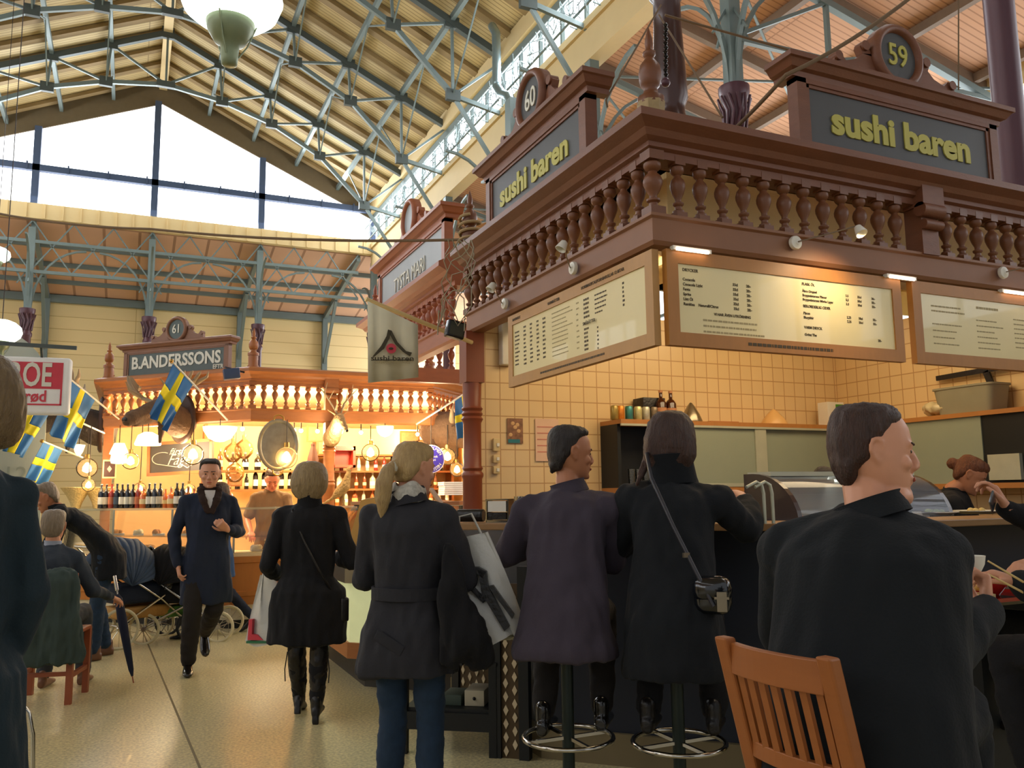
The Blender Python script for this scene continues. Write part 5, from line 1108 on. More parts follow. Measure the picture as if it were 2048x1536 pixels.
shop_bag('big white plastic carrier bag with bold black print hanging beside the charcoal coat', Matrix.Translation(q+V(0.02, 0, 0)) @ Matrix.Rotation(-.5, 4, 'Z') @ Matrix.Rotation(-.22, 4, 'Y'), .3, .5, M_plast, [('black_print', C_boot, [[(x*.8, z*.76+.03) for x, z in pl] for pl in ink])], flare=.45, d_=.12)
q = deep(905, 1120, 3.75); b = MB(); chain(b, [(q+V(-.02, 0, .05), .03), (q+V(0, 0, -.12), .065), (q+V(.05, 0, -.34), .11), (q+V(.13, 0, -.42), .07)], 16, .6); capsule(b, q+V(.0, .02, -.2), q+V(-.02, 0, -.42), .06, .045, 16, .6)
tag(fuse(b, 'dark_jacket', C_blk, None, .012, 4, rough=.03, rs=13, stretch=(1.3, 1.3, .3)), 'bundled black jacket hanging from the arm beside the white carrier bag', 'jacket')
# --- seated man in plum grey coat
STL = dict(hipL=(-.1, 0, 1.0), hipR=(.1, 0, 1.0))
def seated(sz, lean=.1, d=0):
    "joints for sitting on something sz high"
    z = sz+.06; L = dict(pelvis=(0, 0, z+.02), waist=(0, lean*.35, z+.17), chest=(0, lean*.8, z+.38), neck=(0, lean*1.35, z+.59), hipL=(-.09, .02, z), hipR=(.09, .02, z), shL=(-.182, lean*1.15, z+.475), shR=(.182, lean*1.15, z+.475),
            knL=(-.13, .42, z+.0), knR=(.13, .42, z+.0), anL=(-.12, .36, z-.42), anR=(.12, .36, z-.42)); return L, z
def coatsit(L, z, hem, hw=.22, hd=.17, wx=.175, fy=0): return [((0, fy, hem), (0, 0, 0), hw, hd), ((0, fy, hem+.05), (0, 0, 0), hw*.98, hd), ((0, fy*.5, z-.02), (0, 0, 0), .20, .17), ('pelvis', (0, 0, .06), .185, .145), ('waist', (0, 0, .02), wx, .13), ('mix', 0, .184, .138), ('mix', .3, .184, .134), ('mix', .5, .174, .122), ('mix', .68, .15, .104), ('mix', .84, .115, .084), ('mix', .95, .08, .068), ('mix', 1.06, .06, .056)]
def place(x, dep): u = ray(x, 1000); q = CAM+u*(dep/u.dot(_f)); return q.x, q.y, math.degrees(math.atan2(q.x, q.y))
x5, y5, a5 = place(1124, 3.85)
L, z = seated(.84, .16); L.update(elL=(-.29, .22, z+.28), wrL=(-.14, .42, z+.36), elR=(.2, .27, z+.24), wrR=(.08, .45, z+.36), nL=(-.3, 0, 1), nR=(.3, 0, 1), anL=(-.13, .2, z-.44), anR=(.13, .24, z-.42))
person('person in a plum grey coat on a bar stool, head turned right', (x5, y5, 0), a5+8, SK2, L, dict(sec=coatsit(L, z, .76, .235, .2, .18, -.02), m=C_prp, sl=(.075, .066, .052), collar=(C_prp, .08, .03), vox=.011),
       ((.015, .24, z+.745), (.95, .42, -.06)), ('short', H_blk, lambda h: chain(h, [((-.02, -.085, -.05), .022), ((.02, -.088, -.06), .02), ((0, -.09, -.085), .014)])), tr=(C_trs, .085, .065, .055), sh=(C_shoe,), H=1.80, vox=.007)
# --- dark woman with crossbody bag
def ex(t, w, wd, s, HM):
    b = MB(); b.tube([w(q) for q in ((-.075, .2, 1.64), (-.1, .08, 1.63), (-.07, -.02, 1.52), (.02, -.08, 1.32), (.12, -.14, 1.12), (.18, -.16, 1.0))], .009*s, 8); b.build('bag_strap', mat('strap_leather', '#2a2a30', .35), t, world=True)
    b = MB(); b.cbox((0, 0, 0), (.03, .012, .02)); o = MB(); merge(o, b, Matrix.Translation(w((.075, -.125, 1.2)))); o.build('buckle', mat('buckle_brass', '#8f8470', .3, .8), t, world=True)
x6, y6, a6 = place(1338, 3.75)
L, z = seated(.88, .14); L.update(elL=(-.28, .24, z+.26), wrL=(-.12, .45, z+.36), elR=('px', 1496, 1056, 3.9), wrR=('px', 1490, 1006, 4.08), hdR=(-.3, .7, .5), nR=(.5, -.5, .7), shR=(.19, .16, z+.475), anL=(-.14, .16, z-.44), anR=(.14, .2, z-.44))
def skirt(b, w, wd, s): pass
person('person in a black coat with long dark hair on a bar stool, crossbody bag', (x6, y6, 0), a6+6, SK1, L, dict(sec=coatsit(L, z, .70, .22, .2, .18, -.02), m=C_ink, sl=(.075, .068, .055), collar=(C_ink, .098, .13), vox=.009),
       ((0, .2, z+.745), (.1, 1, -.1)), ('bob', H_brn, lambda h: chain(h, [((-.1, -.03, -.06), .02), ((-.125, -.06, -.14), .018), ((-.14, -.09, -.2), .008)])), tr=(C_blk, .085, .065, .06), sh=(C_boot,), extra=ex, H=1.80, vox=.007)
q = deep(1425, 1190, 3.55); t = T('handbag', 'small shiny black handbag with buckle hanging behind the dark coat', 'bag', q, -.7)
b = MB(); b.cbox((0, 0, 0), (.16, .1, .16), bev=.045); o = b.build('bag_body', mat('glossy_black_leather', '#101318', .18, 0, .05, coat=.6), t)
b = MB(); b.cbox((0, -.012, .025), (.165, .1, .11), bev=.045); b.build('flap', mat('glossy_black_leather', '#101318'), t); b = MB(); b.box((.02, -.066, -.06), (.06, -.055, .02)); b.box((.01, -.068, -.01), (.07, -.06, .0)); b.build('clasp', mat('buckle_brass', '#8f8470'), t)
# --- big man in the dark suit
def ex(t, w, wd, s, HM):
    b = MB(); wr = deep(1972, 1222, 2.36); el = deep(1885, 1310, 2.15); d = (wr-el).normalized(); capsule(b, wr-d*.035, wr-d*.004, .043, .039); b.build('shirt_cuff', mat('white_shirt', '#c9c6c4', .8), t, world=True)
x7, y7, a7 = place(1708, 2.15)
L7, z = seated(.79, .12); L = L7; L.update(neck=(0, .15, z+.545), shL=(-.205, .13, z+.43), shR=(.14, .13, z+.425), elL=(-.28, .25, z+.2), wrL=(-.14, .48, z+.26), elR=('px', 1885, 1310, 2.15), wrR=('px', 1972, 1222, 2.36), hdR=(-.0, .5, .85), nR=(.75, .1, -.2), curlR=1.15, fat=.02)
person('large person in a dark navy suit eating at the counter on the high chair', (x7, y7, 0), a7+14, SK1, L,
       dict(sec=[((0, -.02, z-.22), (0, 0, 0), .225, .2), ((0, -.02, z-.1), (0, 0, 0), .235, .21), ('pelvis', (0, 0, .06), .228, .19), ('waist', (0, 0, .02), .226, .185), ('mix', 0, .225, .18), ('mix', .3, .22, .17), ('mix', .5, .205, .15), ('mix', .68, .18, .13), ('mix', .84, .135, .105), ('mix', .95, .098, .084), ('mix', 1.07, .074, .068)], m=C_suit, sl=(.082, .072, .052), name='jacket', vox=.009, rs=7, rough=.017, collar=(C_suit, .084, .03)),
       ((.01, .19, z+.69), (.93, .40, -.05)), ('receding', H_brn), tr=(C_suit, .1, .08, .06), sh=(C_shoe,), extra=ex, H=1.82, vox=.0055)
q = deep(1950, 1128, 2.52); t = T('white_cup', 'small white cup held by the large person in the dark suit', 'cup', q+V(0, 0, -.02)); b = MB(); b.lathe([(.016, 0), (.026, .02), (.03, .045), (.027, .045), (.022, .02), (.002, .006)], 20); b.build('body', M_white, t)
# --- tall foreground person at the left edge
x8, y8, a8 = place(-124, 2.55)
person('tall person in a dark coat cut off by the left edge, seen from behind', (x8, y8, 0), a8-8, SK1, dict(shR=(.165, -.01, 1.365), elR=(.225, -.02, 1.1), wrR=(.2, .08, .86)), dict(sec=LONG(.3, .26, .2, .2), m=cloth('dark_teal_wool', '#16262e'), sl=(.066, .06, .05), collar=(cloth('plum_collar', '#3a2a40'), .085, .06)),
       ((.07, .02, 1.64), (-.2, 1, 0)), ('bob', hairmat('greying_brown_hair', '#4c3a26', '#8a724c')), tr=(C_blk, .09, .07, .055), sh=(C_shoe,), H=1.93, vox=.008)
# --- seated man with grey suit and umbrella
x9, y9, a9 = place(106, 6.6)
L, z = seated(.52, .05); L.update(elR=(.3, .12, z+.22), wrR=(.38, .34, z+.14), nR=(.2, 0, 1), elL=(-.25, .05, z+.22), wrL=(-.15, .3, z+.15), knR=(.15, .42, z+.02), anR=(.16, .46, .09), anL=(-.12, .4, .09))
person('person in a grey suit seated on the chair at left, holding the rolled umbrella', (x9, y9, 0), a9+18, SK1, L, dict(sec=coatsit(L, z, z-.12, .19, .16, .17), m=cloth('slate_suit', '#2c333c'), name='jacket', collar=(mat('pale_shirt', '#aab2c8', .8), .062, .05)),
       ((0, .06, z+.735), (-.1, 1, -.05)), ('short', H_gry), tr=(cloth('mid_grey_trousers', '#353a42'), .085, .07, .06), sh=(C_tan,), H=1.72)
# --- bending person in black
x10, y10, a10 = place(212, 8.2)
person('person in black bending forward over the table at left, in blue jeans', (x10, y10, 0), a10-92, SK2,
       dict(pelvis=(0, -.02, .95), waist=(0, .07, 1.1), chest=(0, .24, 1.27), neck=(0, .4, 1.38), shL=(-.17, .37, 1.33), shR=(.17, .37, 1.33), elL=(-.2, .45, 1.05), wrL=(-.15, .6, .88), elR=(.2, .42, 1.03), wrR=(.14, .6, .86), hipL=(-.09, -.02, .93), hipR=(.09, -.02, .93), anL=(-.12, .05, .085), anR=(.12, -.06, .085)),
       dict(sec=[((0, -.06, .72), (0, 0, 0), .2, .15), ('pelvis', (0, -.02, 0), .19, .15), ('waist', (0, -.02, 0), .185, .14), ('chest', (0, 0, 0), .19, .14), ('neck', (0, -.05, -.01), .15, .1), ('neck', (0, .0, 0), .08, .08)], m=C_ink, collar=(C_ink, .08, .06), sl=(.07, .06, .05)),
       ((0, .5, 1.48), (0, 1, -.5)), ('short', H_gry), tr=(C_jean, .09, .07, .06), sh=(C_tan,), H=1.8)
# --- deli worker
x11, y11, a11 = place(541, 11.2)
L = dict(elL=(-.24, .06, 1.14), wrL=(-.16, .3, 1.02), elR=(.27, .05, 1.14), wrR=(.2, .3, 1.0), nL=(0, .2, 1), nR=(0, .2, 1))
person('person in a tan polo shirt serving behind the deli counter, looking down', (x11, y11, 0), 192, skin('ruddy_skin', '#c57a5c'), L, dict(sec=LONG(.78, .18, .13), m=cloth('tan_polo', '#6e5a44'), name='polo_shirt', short=True, collar=(cloth('tan_polo', '#6e5a44'), .075, .03), sl=(.07, .065, .05)),
       ((-.02, .08, 1.62), (-.1, 1, -.5)), ('short', H_brn), tr=(C_blk,), H=1.86)
# --- sushi workers
x12, y12, a12 = place(1912, 5.8)
person('person with auburn hair looking down behind the sushi counter at right', (x12, y12, 0), 150, SK2, dict(elL=(-.24, .1, 1.14), wrL=(-.12, .3, 1.0), elR=(.24, .1, 1.14), wrR=(.12, .3, 1.0)), dict(sec=LONG(.8, .17, .13), m=C_blk, collar=(C_blk, .075, .03), name='work_shirt'),
       ((0, .1, 1.60), (-.1, 1, -.6)), ('tight', H_red, lambda h: h.ball((0, -.13, .02), .04, 12, 10)), tr=(C_blk,), H=1.74)
x13, y13, a13 = place(1640, 5.6)
person('person with black hair, only the top of the head showing behind the suited shoulder', (x13, y13, 0), 160, SK2, dict(), dict(sec=LONG(.8, .17, .13), m=C_blk, name='work_shirt'), ((0, .05, 1.60), (0, 1, -.5)), ('short', H_blk), tr=(C_blk,), H=1.66)
# --- diners beyond the right edge: a hand with a phone, hands with chopsticks
def diner(label, dep, px, az, el, wr, hd, n, coatm, side='L', curl=.8, H=1.75, z0=.84, elo=None, wro=None, hdo=None):
    x, y, a = place(px, dep); L, z = seated(z0, .1); o = 'R' if side == 'L' else 'L'; sg = -1 if side == 'L' else 1
    L.update({'el'+side: el, 'wr'+side: wr, 'hd'+side: hd, 'n'+side: n, 'curl'+side: curl})
    if elo: L.update({'el'+o: elo, 'wr'+o: wro, 'hd'+o: hdo, 'n'+o: (0, 0, 1), 'curl'+o: .9})
    else: L.update({'el'+o: (-sg*.25, .15, z+.25), 'wr'+o: (-sg*.1, .3, z+.12)})
    return person(label, (x, y, 0), az, SK1, L, dict(sec=coatsit(L, z, z-.15), m=coatm, name='jacket', collar=(coatm, .08, .05)), ((0, .12, z+.745), (0, 1, -.2)), ('short', H_brn), tr=(C_blk,), sh=(C_shoe,), H=H, vox=.006)
# ================================================================== people at the right edge
diner('person in a black jacket at right edge, only the hand with a phone showing', 3.6, 2230, math.degrees(YAW)-25, ('px', 2085, 1050, 3.5), ('px', 2012, 1015, 3.45), (-.2, .3, .8), (.4, -.3, .6), C_blk, 'L', .9)
diner('person in a dark jacket at right edge, only the hands with chopsticks showing', 2.85, 2260, math.degrees(YAW)-20, ('px', 2120, 1190, 2.8), ('px', 2040, 1165, 2.9), (-.3, .5, .2), (.1, 0, 1), C_suit, 'L', .8, elo=('px', 2200, 1140, 3.2), wro=('px', 2080, 1120, 3.15), hdo=(-1, .2, -.2))
q = deep(1985, 1003, 3.42); t = T('phone', 'slim smartphone held up in a hand at the right edge', 'phone', q); b = MB(); b.cbox((0, 0, 0), (.1, .008, .055), Matrix.Rotation(.5, 4, 'Y') @ Matrix.Rotation(.5, 4, 'Z'), bev=.003); b.build('body', mat('grey_metal', '#6d7178', .25, .7), t)
for i, dz in enumerate((0, .02)):
    t = T('chopstick', 'pale wooden chopstick held over the tray at right, %s one' % ('upper', 'lower')[i], 'chopstick', (0, 0, 0)); a, b_ = deep(1976, 1122+i*26, 2.85), deep(2060, 1172+i*20, 2.85)
    b = MB(); b.tube([a, b_], [.003, .0045], 8); b.build('stick', mat('pale_wood', '#d8b97a', .5), t)
# ================================================================== seating
M_chr = mat('chrome', '#b8b4aa', .15, 1, 0); M_ashy = mat('amber_beech', '#94572a', .45, 0, .15, 5, stretch=(1, 1, 5)); M_redw = mat('red_brown_chair_wood', '#8a4526', .45, 0, .15, 6)
def stool(label, x, y, h):
    t = T('bar_stool', label, 'stool', (x, y, 0))
    b = MB(); b.lathe([(.002, 0), (.2, 0), (.2, .012), (.06, .03), (.035, .05), (.032, .06), (.002, .06)], 28); b.build('base', C_boot, t)
    b = MB(); b.lathe([(.028, .05), (.028, h-.06), (.05, h-.05), (.05, h-.03)], 16); b.build('pole', mat('dark_green_metal', '#1c2622', .35, .4), t)
    b = MB(); b.lathe([(.005, h-.03), (.17, h-.03), (.185, h-.02), (.185, h+.02), (.17, h+.035), (.005, h+.04)], 28); b.build('seat', C_boot, t)
    b = MB(); b.lathe([(.186, h-.022), (.192, h-.018), (.192, h-.0), (.186, h+.004)], 28, caps=False); b.build('seat_band', M_chr, t)
    b = MB(); b.tube([(.2*math.cos(a), .2*math.sin(a), .42) for a in [2*PI*k/32 for k in range(33)]], .011, 8); b.build('foot_ring', M_chr, t)
    b = MB(); b.bar((-.2, 0, .42), (.2, 0, .42), .014); b.bar((0, -.2, .42), (0, .2, .42), .014); b.build('ring_strut', M_chr, t)
fw = lambda x, y, az, d: (x+math.sin(math.radians(az))*d, y+math.cos(math.radians(az))*d)
stool('bar stool with chrome foot ring under the plum grey coat', *fw(x5, y5, a5+8, .05), .84); stool('bar stool with chrome foot ring under the black coat with crossbody bag', *fw(x6, y6, a6+6, .05), .88)
pl_, pr_ = deep(1440, 1280, 2.14), deep(1672, 1328, 1.83); wv = (pr_-pl_); wd_c = Vector((wv.x, wv.y, 0)).length; ang = math.atan2(wv.y, wv.x); mid = (pl_+pr_)/2
t = T('high_chair', 'amber wooden high chair with slatted back in the right foreground', 'chair', (mid.x, mid.y, 0), ang); zt = (pl_.z+pr_.z)/2+.0
hw = wd_c/2-.02; seatz = .77; Y = lambda z: .085*(zt-z)/.33       # local x along the back, +y forward
for s in (-1, 1):
    b = MB(); b.add([(s*hw+dx, Y(z)+dy, z) for z in (.74, zt+.012) for dx, dy in ((-.021, -.018), (.021, -.018), (.021, .018), (-.021, .018))], [(0,3,2,1), (4,5,6,7), (0,1,5,4), (1,2,6,5), (2,3,7,6), (3,0,4,7)]); b.build('back_stile', M_ashy, t, bevel=.006)
    b = MB(); b.bar((s*hw, Y(.75), .76), (s*hw, -.02, 0), .036); b.build('leg', M_ashy, t, bevel=.004)
    b = MB(); b.bar((s*hw, .47, .76), (s*hw, .5, 0), .036); b.build('leg', M_ashy, t, bevel=.004)
    b = MB(); b.bar((s*hw, .02, .3), (s*hw, .48, .3), .03, .02); b.build('stretcher', M_ashy, t)
b = MB(); N_ = 12; A = []
for (z0, z1, nm) in ((zt-.075, zt, 'top_rail'), (.845, .885, 'lower_rail')):
    b = MB(); R_ = []
    for k in range(N_+1):
        u = k/N_*2-1; yc = Y((z0+z1)/2)-.022*(1-u*u); x = u*(hw-.018); R_.append([(x, yc-.011, z0), (x, yc+.011, z0), (x, yc+.011, z1), (x, yc-.011, z1)])
    b.rings(R_, smooth=False); b.build(nm, M_ashy, t, bevel=.003)
for k in range(7):
    u = (k-3)/3*.86; x = u*(hw-.018); c = -.022*(1-u*u); b = MB(); b.bar((x, Y(.88)+c, .88), (x, Y(zt-.07)+c, zt-.07), .021, .011, up=(0, 1, 0)); b.build('slat', M_ashy, t)
b = MB(); b.cbox((0, .26, seatz-.01), (wd_c, .44, .035), bev=.01); b.build('seat', M_ashy, t)
# chair under the draped coat
t = T('wooden_chair', 'red brown wooden chair under the draped grey green coat at left', 'chair', (x9+.05, y9-.05, 0), -math.radians(a9+18))
for x in (-.2, .2):
    for y in (-.2, .2): b = MB(); b.bar((x, y, 0), (x, y, .5 if y > 0 else .95), .042); b.build('leg', M_redw, t)
    b = MB(); b.bar((x, -.2, .2), (x, .2, .2), .03); b.build('stretcher', M_redw, t)
b = MB(); b.bar((-.2, -.2, .22), (.2, -.2, .22), .03); b.build('stretcher', M_redw, t)
b = MB(); b.cbox((0, 0, .5), (.44, .44, .03), bev=.008); b.build('seat', M_redw, t); b = MB(); b.bar((-.2, -.2, .9), (.2, -.2, .9), .02, .08); b.bar((-.2, -.2, .72), (.2, -.2, .72), .02, .05); b.build('back_rail', M_redw, t)
b = MB(); W9 = WM[t.name]; rt9 = (W9.to_3x3() @ V(1, 0, 0)); fd9 = (W9.to_3x3() @ V(0, 1, 0))
c9 = W9 @ V(0.02, -.25, 0)
loft(b, [(c9+V(0, 0, z)+rt9*o, w_, d_, rt9, fd9) for z, w_, d_, o in ((.3, .26, .07, .03), (.36, .27, .08, .03), (.55, .25, .08, .02), (.75, .24, .08, 0), (.9, .23, .09, 0), (.97, .2, .07, 0), (.985, .16, .04, 0))])
loft(b, [(c9+V(0, 0, z)+rt9*o-fd9*.07, w_, d_, rt9, fd9) for z, w_, d_, o in ((.6, .09, .03, -.12), (.8, .1, .045, -.12), (.96, .09, .04, -.1))])
tag(fuse(b, 'draped_coat', C_olv, None, .012, 4, rough=.03, rs=11, stretch=(1.4, 1.4, .35)), 'grey green coat draped over the back of the chair at left', 'coat')
# umbrella
a, c = at(2, 0, 267, 1366), deep(229, 1152, 7.25); t = T('rolled_umbrella', 'rolled dark umbrella held point down by the seated person', 'umbrella', a)
b = MB(); b.tube([a.lerp(c, q) for q in (.06, .12, .3, .6, .78, .82)], [.008, .02, .03, .038, .03, .012], 12); b.build('canopy', cloth('navy_umbrella', '#1a2036'), t, world=True)
b = MB(); b.tube([a, a.lerp(c, .08)], .005, 8); b.build('tip', M_redw, t, world=True); b = MB(); b.tube([a.lerp(c, .8), a.lerp(c, .86)], .006, 8); b.tube([a.lerp(c, .86), c], .015, 10); b.build('handle', M_chr, t, world=True)
# strollers
def wheel(t, c, r, m_t, m_s, n=10, rz=0, nm='wheel'):
    M = TR(*c, rz) @ Matrix.Rotation(PI/2, 4, 'Y'); b = MB(); b.tube([(r*math.cos(a), r*math.sin(a), 0) for a in [2*PI*k/32 for k in range(33)]], .016, 8, M); o = b.build(nm, m_t, t)
    b = MB(); b.lathe([(.002, -.015), (.025, -.015), (.025, .015), (.002, .015)], 14, M)
    for k in range(n): a = 2*PI*k/n; b.bar((0, 0, 0), (r*math.cos(a), r*math.sin(a), 0), .006, M=M)
    sp = b.build('spokes', m_s, o); sp.parent = o
p = at(2, 0, 285, 1288); t = T('stroller', 'stroller with slate blue hood and shiny rain cover behind the seated group', 'stroller', (p.x-.02, p.y+.15, 0), -1.15)
M_tyre = mat('tyre_black', '#15171a', .6); M_sptan = mat('cream_tyre', '#c9bf9c', .6)
for c, r, m_, k in (((-.24, .42, .14), .14, M_tyre, C_boot), ((.24, .42, .14), .14, M_tyre, C_boot), ((-.28, -.35, .2), .19, M_sptan, M_chr), ((.28, -.35, .2), .19, M_sptan, M_chr)): wheel(t, c, r, m_, k)
b = MB()
for s in (-1, 1): b.tube([(s*.24, .42, .16), (s*.24, .1, .45), (s*.24, -.4, .8), (s*.22, -.62, 1.02)], .012, 8); b.tube([(s*.27, -.35, .22), (s*.24, .15, .5)], .012, 8)
b.tube([(-.22, -.62, 1.02), (.22, -.62, 1.02)], .016, 8); b.tube([(-.27, -.35, .22), (.27, -.35, .22)], .01, 8); b.build('frame', M_chr, t)
b = MB(); b.cbox((0, -.05, .33), (.4, .55, .12), bev=.03); b.build('basket', mat('wicker_tan', '#a57a3c', .7, 0, .25, 30), t)
def shell(name, m, c, R_, a0, a1, wrk, z0=0):
    b = MB(); A = []
    for i in range(15):
        u = lerp(a0, a1, i/14); A.append([(c[0]+R_[0]*math.cos(v)*(1+.03*math.sin(u*9)), c[1]+R_[1]*math.cos(u)*math.sin(v)*(1+wrk*math.sin(u*14+v*3)), c[2]+R_[2]*math.sin(u)*math.sin(v)*(1+wrk*math.sin(u*11+v*5))) for v in [PI*k/20 for k in range(21)]])
    for i in range(14): b.strip(A[i], A[i+1])
    return b.build(name, m, t, fix=False, solid=.008)
shell('hood', cloth('slate_blue_canvas', '#36465c'), (0, -.25, .62), (.3, .42, .48), .15, 2.6, .03)
shell('rain_cover', mat('shiny_black_plastic', '#1b1d26', .12, 0, .1, coat=.8), (0, .1, .55), (.28, .5, .42), -.1, 1.6, .08)
b = MB(); b.cbox((0, .05, .52), (.42, .8, .2), bev=.06); b.build('seat_body', C_nav, t)
b = MB(); b.cbox((.1, .3, .3), (.2, .3, .12), bev=.04); b.build('green_bag', mat('green_cloth', '#4e7a35', .8), t)
t2 = T('stroller', 'second stroller with silver frame behind the walking man', 'stroller', (p.x+.42, p.y+.12, 0), -1.9); t = t2
for c in ((-.24, .4, .15), (.24, .4, .15), (-.26, -.35, .15), (.26, -.35, .15)): wheel(t2, c, .15, M_sptan, M_chr)
b = MB()
for s in (-1, 1): b.tube([(s*.24, .4, .17), (s*.24, -.4, .75), (s*.22, -.6, 1.0)], .012, 8); b.tube([(s*.25, -.35, .17), (s*.24, .3, .5)], .012, 8)
b.tube([(-.22, -.6, 1.0), (.22, -.6, 1.0)], .014, 8); b.build('frame', M_chr, t2)
b = MB(); b.cbox((0, .05, .5), (.42, .7, .22), bev=.08); b.build('seat_body', C_blk, t2); shell('hood', C_blk, (0, -.2, .6), (.28, .36, .4), .1, 2.4, .04)
# chair leg glimpse: white cable at the left foreground
# ================================================================== bench and lattice by the bar
M_lat = mat('lattice_brown', '#4a3820', .6); M_dia = mat('lattice_diamond', '#c9b898', .6)
t = T('slatted_bench', 'black slatted side table with lower shelf beside the bar end', 'side table', (1.88, 5.0, 0), -.62)
for x in (-.27, .27):
    for y in (-.2, .2): b = MB(); b.bar((x, y, 0), (x, y, .53), .045); b.build('leg', M_black, t)
b = MB()
for k in range(9): b.box((-.3+k*.068, -.23, .51), (-.3+k*.068+.052, .23, .53))
b.build('top_slats', M_black, t)
b = MB(); b.box((-.27, -.2, .24), (.27, .2, .26)); b.build('lower_shelf', M_black, t); b = MB(); b.box((-.27, -.22, .14), (.27, -.2, .24)); b.build('apron', M_black, t)
for i, (x, c, h_) in enumerate(((-.16, '#8a7a60', .05), (.0, '#3d4a40', .06), (.14, '#b0a890', .09))):
    tt = T('small_box', ['tan low box on the lower shelf of the black side table', 'dark green low box on the lower shelf of the black side table', 'pale box with a knob on the lower shelf of the black side table'][i], 'box', WM[t.name] @ V(x, -.03, .26), -.62)
    b = MB(); b.cbox((0, 0, h_/2), (.12, .2, h_), bev=.004); b.build('body', mat('box_'+c[1:], c, .6), tt)
    if i == 2: b = MB(); b.ball((0, -.105, .045), .01, 8, 6); b.build('knob', C_boot, tt)
def lattice(label, loc, rz, w_, h_):
    t = T('lattice_screen', label, 'screen', loc, rz); b = MB(); b.box((-w_/2, -.01, 0), (w_/2, .01, h_)); b.build('panel', M_lat, t)
    b = MB(); nx = max(2, int(w_/.05)); nz = int(h_/.075)
    for i in range(nx):
        for k in range(nz):
            cx = -w_/2+(i+.5)*w_/nx; cz = .04+k*.075+(.0375 if i % 2 else 0)
            if cz > h_-.05: continue
            b.prism([(cx, cz-.03), (cx+.016, cz), (cx, cz+.03), (cx-.016, cz)], -.016, -.009)
    o = b.build('diamonds', M_dia, t); o['kind'] = 'stuff'
    for s in (-1, 1): b = MB(); b.box((s*(w_/2+.03)-.03, -.03, 0), (s*(w_/2+.03)+.03, .03, h_+.1)); b.build('post', M_black, t)
lattice('narrow dark lattice screen with pale diamonds between two black posts', (2.07, 4.62, 0), -.75, .11, .98)
lattice('wider lattice screen with pale diamonds half hidden behind the black side table', (2.16, 5.35, 0), -1.1, .3, .85)
# ================================================================== lit display counter of the reddish stall
t = T('display_counter', 'lit glass display counter with steel band at the aisle corner', 'counter', (1.9, 7.2, 0))
DC = [(2.9, 8.4), (1.62, 8.4), (1.62, 6.75), (2.2, 6.17)]
sw = lambda pr, nm, m: MB().sweep(pr, DC).build(nm, m, t, world=True)
sw([(-.6, 0), (-.16, 0), (-.16, .24), (-.6, .24)], 'plinth', mat('dark_grey_plinth', '#3a3630', .6)); sw([(-.5, .24), (0, .24), (0, .36), (-.5, .36)], 'bottom_rail', M_and)
sw([(-.5, .36), (-.02, .36), (-.02, .82), (-.5, .82)], 'lit_panel', mat('lit_frosted_panel', '#c8d0a8', .4, emit=.35, emitc='#e8e8a8')); sw([(-.5, .82), (.03, .82), (.03, 1.0), (-.5, 1.0)], 'steel_band', M_steel2)
b = MB(); b.box((1.60, 8.37, .24), (1.65, 8.42, .85)); b.build('corner_rail', M_and, t, world=True)
sw([(-.14, 1.0), (-.12, 1.0), (-.34, 1.42), (-.36, 1.42)], 'sloped_glass', M_glass); sw([(-.6, 1.42), (-.33, 1.42), (-.33, 1.45), (-.6, 1.45)], 'glass_top', M_and)
lamp('AREA', 'counter_tube', (1.9, 7.5, .99), 3, (1, .9, .6), .1, 1.2, (1.5, 7.5, .2)); lamp('POINT', 'display_light', (2.3, 7.3, 1.36), 12, (1, .75, .42), .08)
for i, (y, c) in enumerate(((6.7, '#e8d8a0'), (7.0, '#f0e8c8'), (7.35, '#c98f50'), (7.7, '#f0d890'))):
    tt = T('food_tray', 'tray of pale seafood in the lit display counter', 'food tray', (2.05, y, 1.001), group='trays in the lit display counter'); b = MB(); b.cbox((0, 0, .015), (.24, .26, .03)); b.build('tray', M_white, tt)
    b = MB(); [b.ball((random.uniform(-.08, .08), random.uniform(-.09, .09), .05), .035, 8, 6) for _ in range(9)]; b.build('food', mat('sea_'+c[1:], c, .5, 0, .15, 20), tt)
a, c = at(0, 1.85, 925, 985), at(0, 1.85, 905, 1048)
tt = T('wooden_easel', 'slanting wooden sign rail behind the ponytail', 'rail', (1.95, 5.7, 1.3)); b = MB(); b.bar(deep(862, 978, 6.4), deep(912, 1050, 5.9), .03, .02); b.build('rail', M_ctop, tt, world=True)
tt = T('price_sign', 'slanted amber price sign on the lit display counter', 'sign', deep(735, 1040, 7.3)); b = MB(); b.add([deep(*q, 7.2) for q in ((722, 1000), (790, 985), (750, 1100), (690, 1105))], [(0, 1, 2, 3)]); b.build('panel', mat('amber_card', '#d8a85c', .5), tt, world=True, solid=.01)
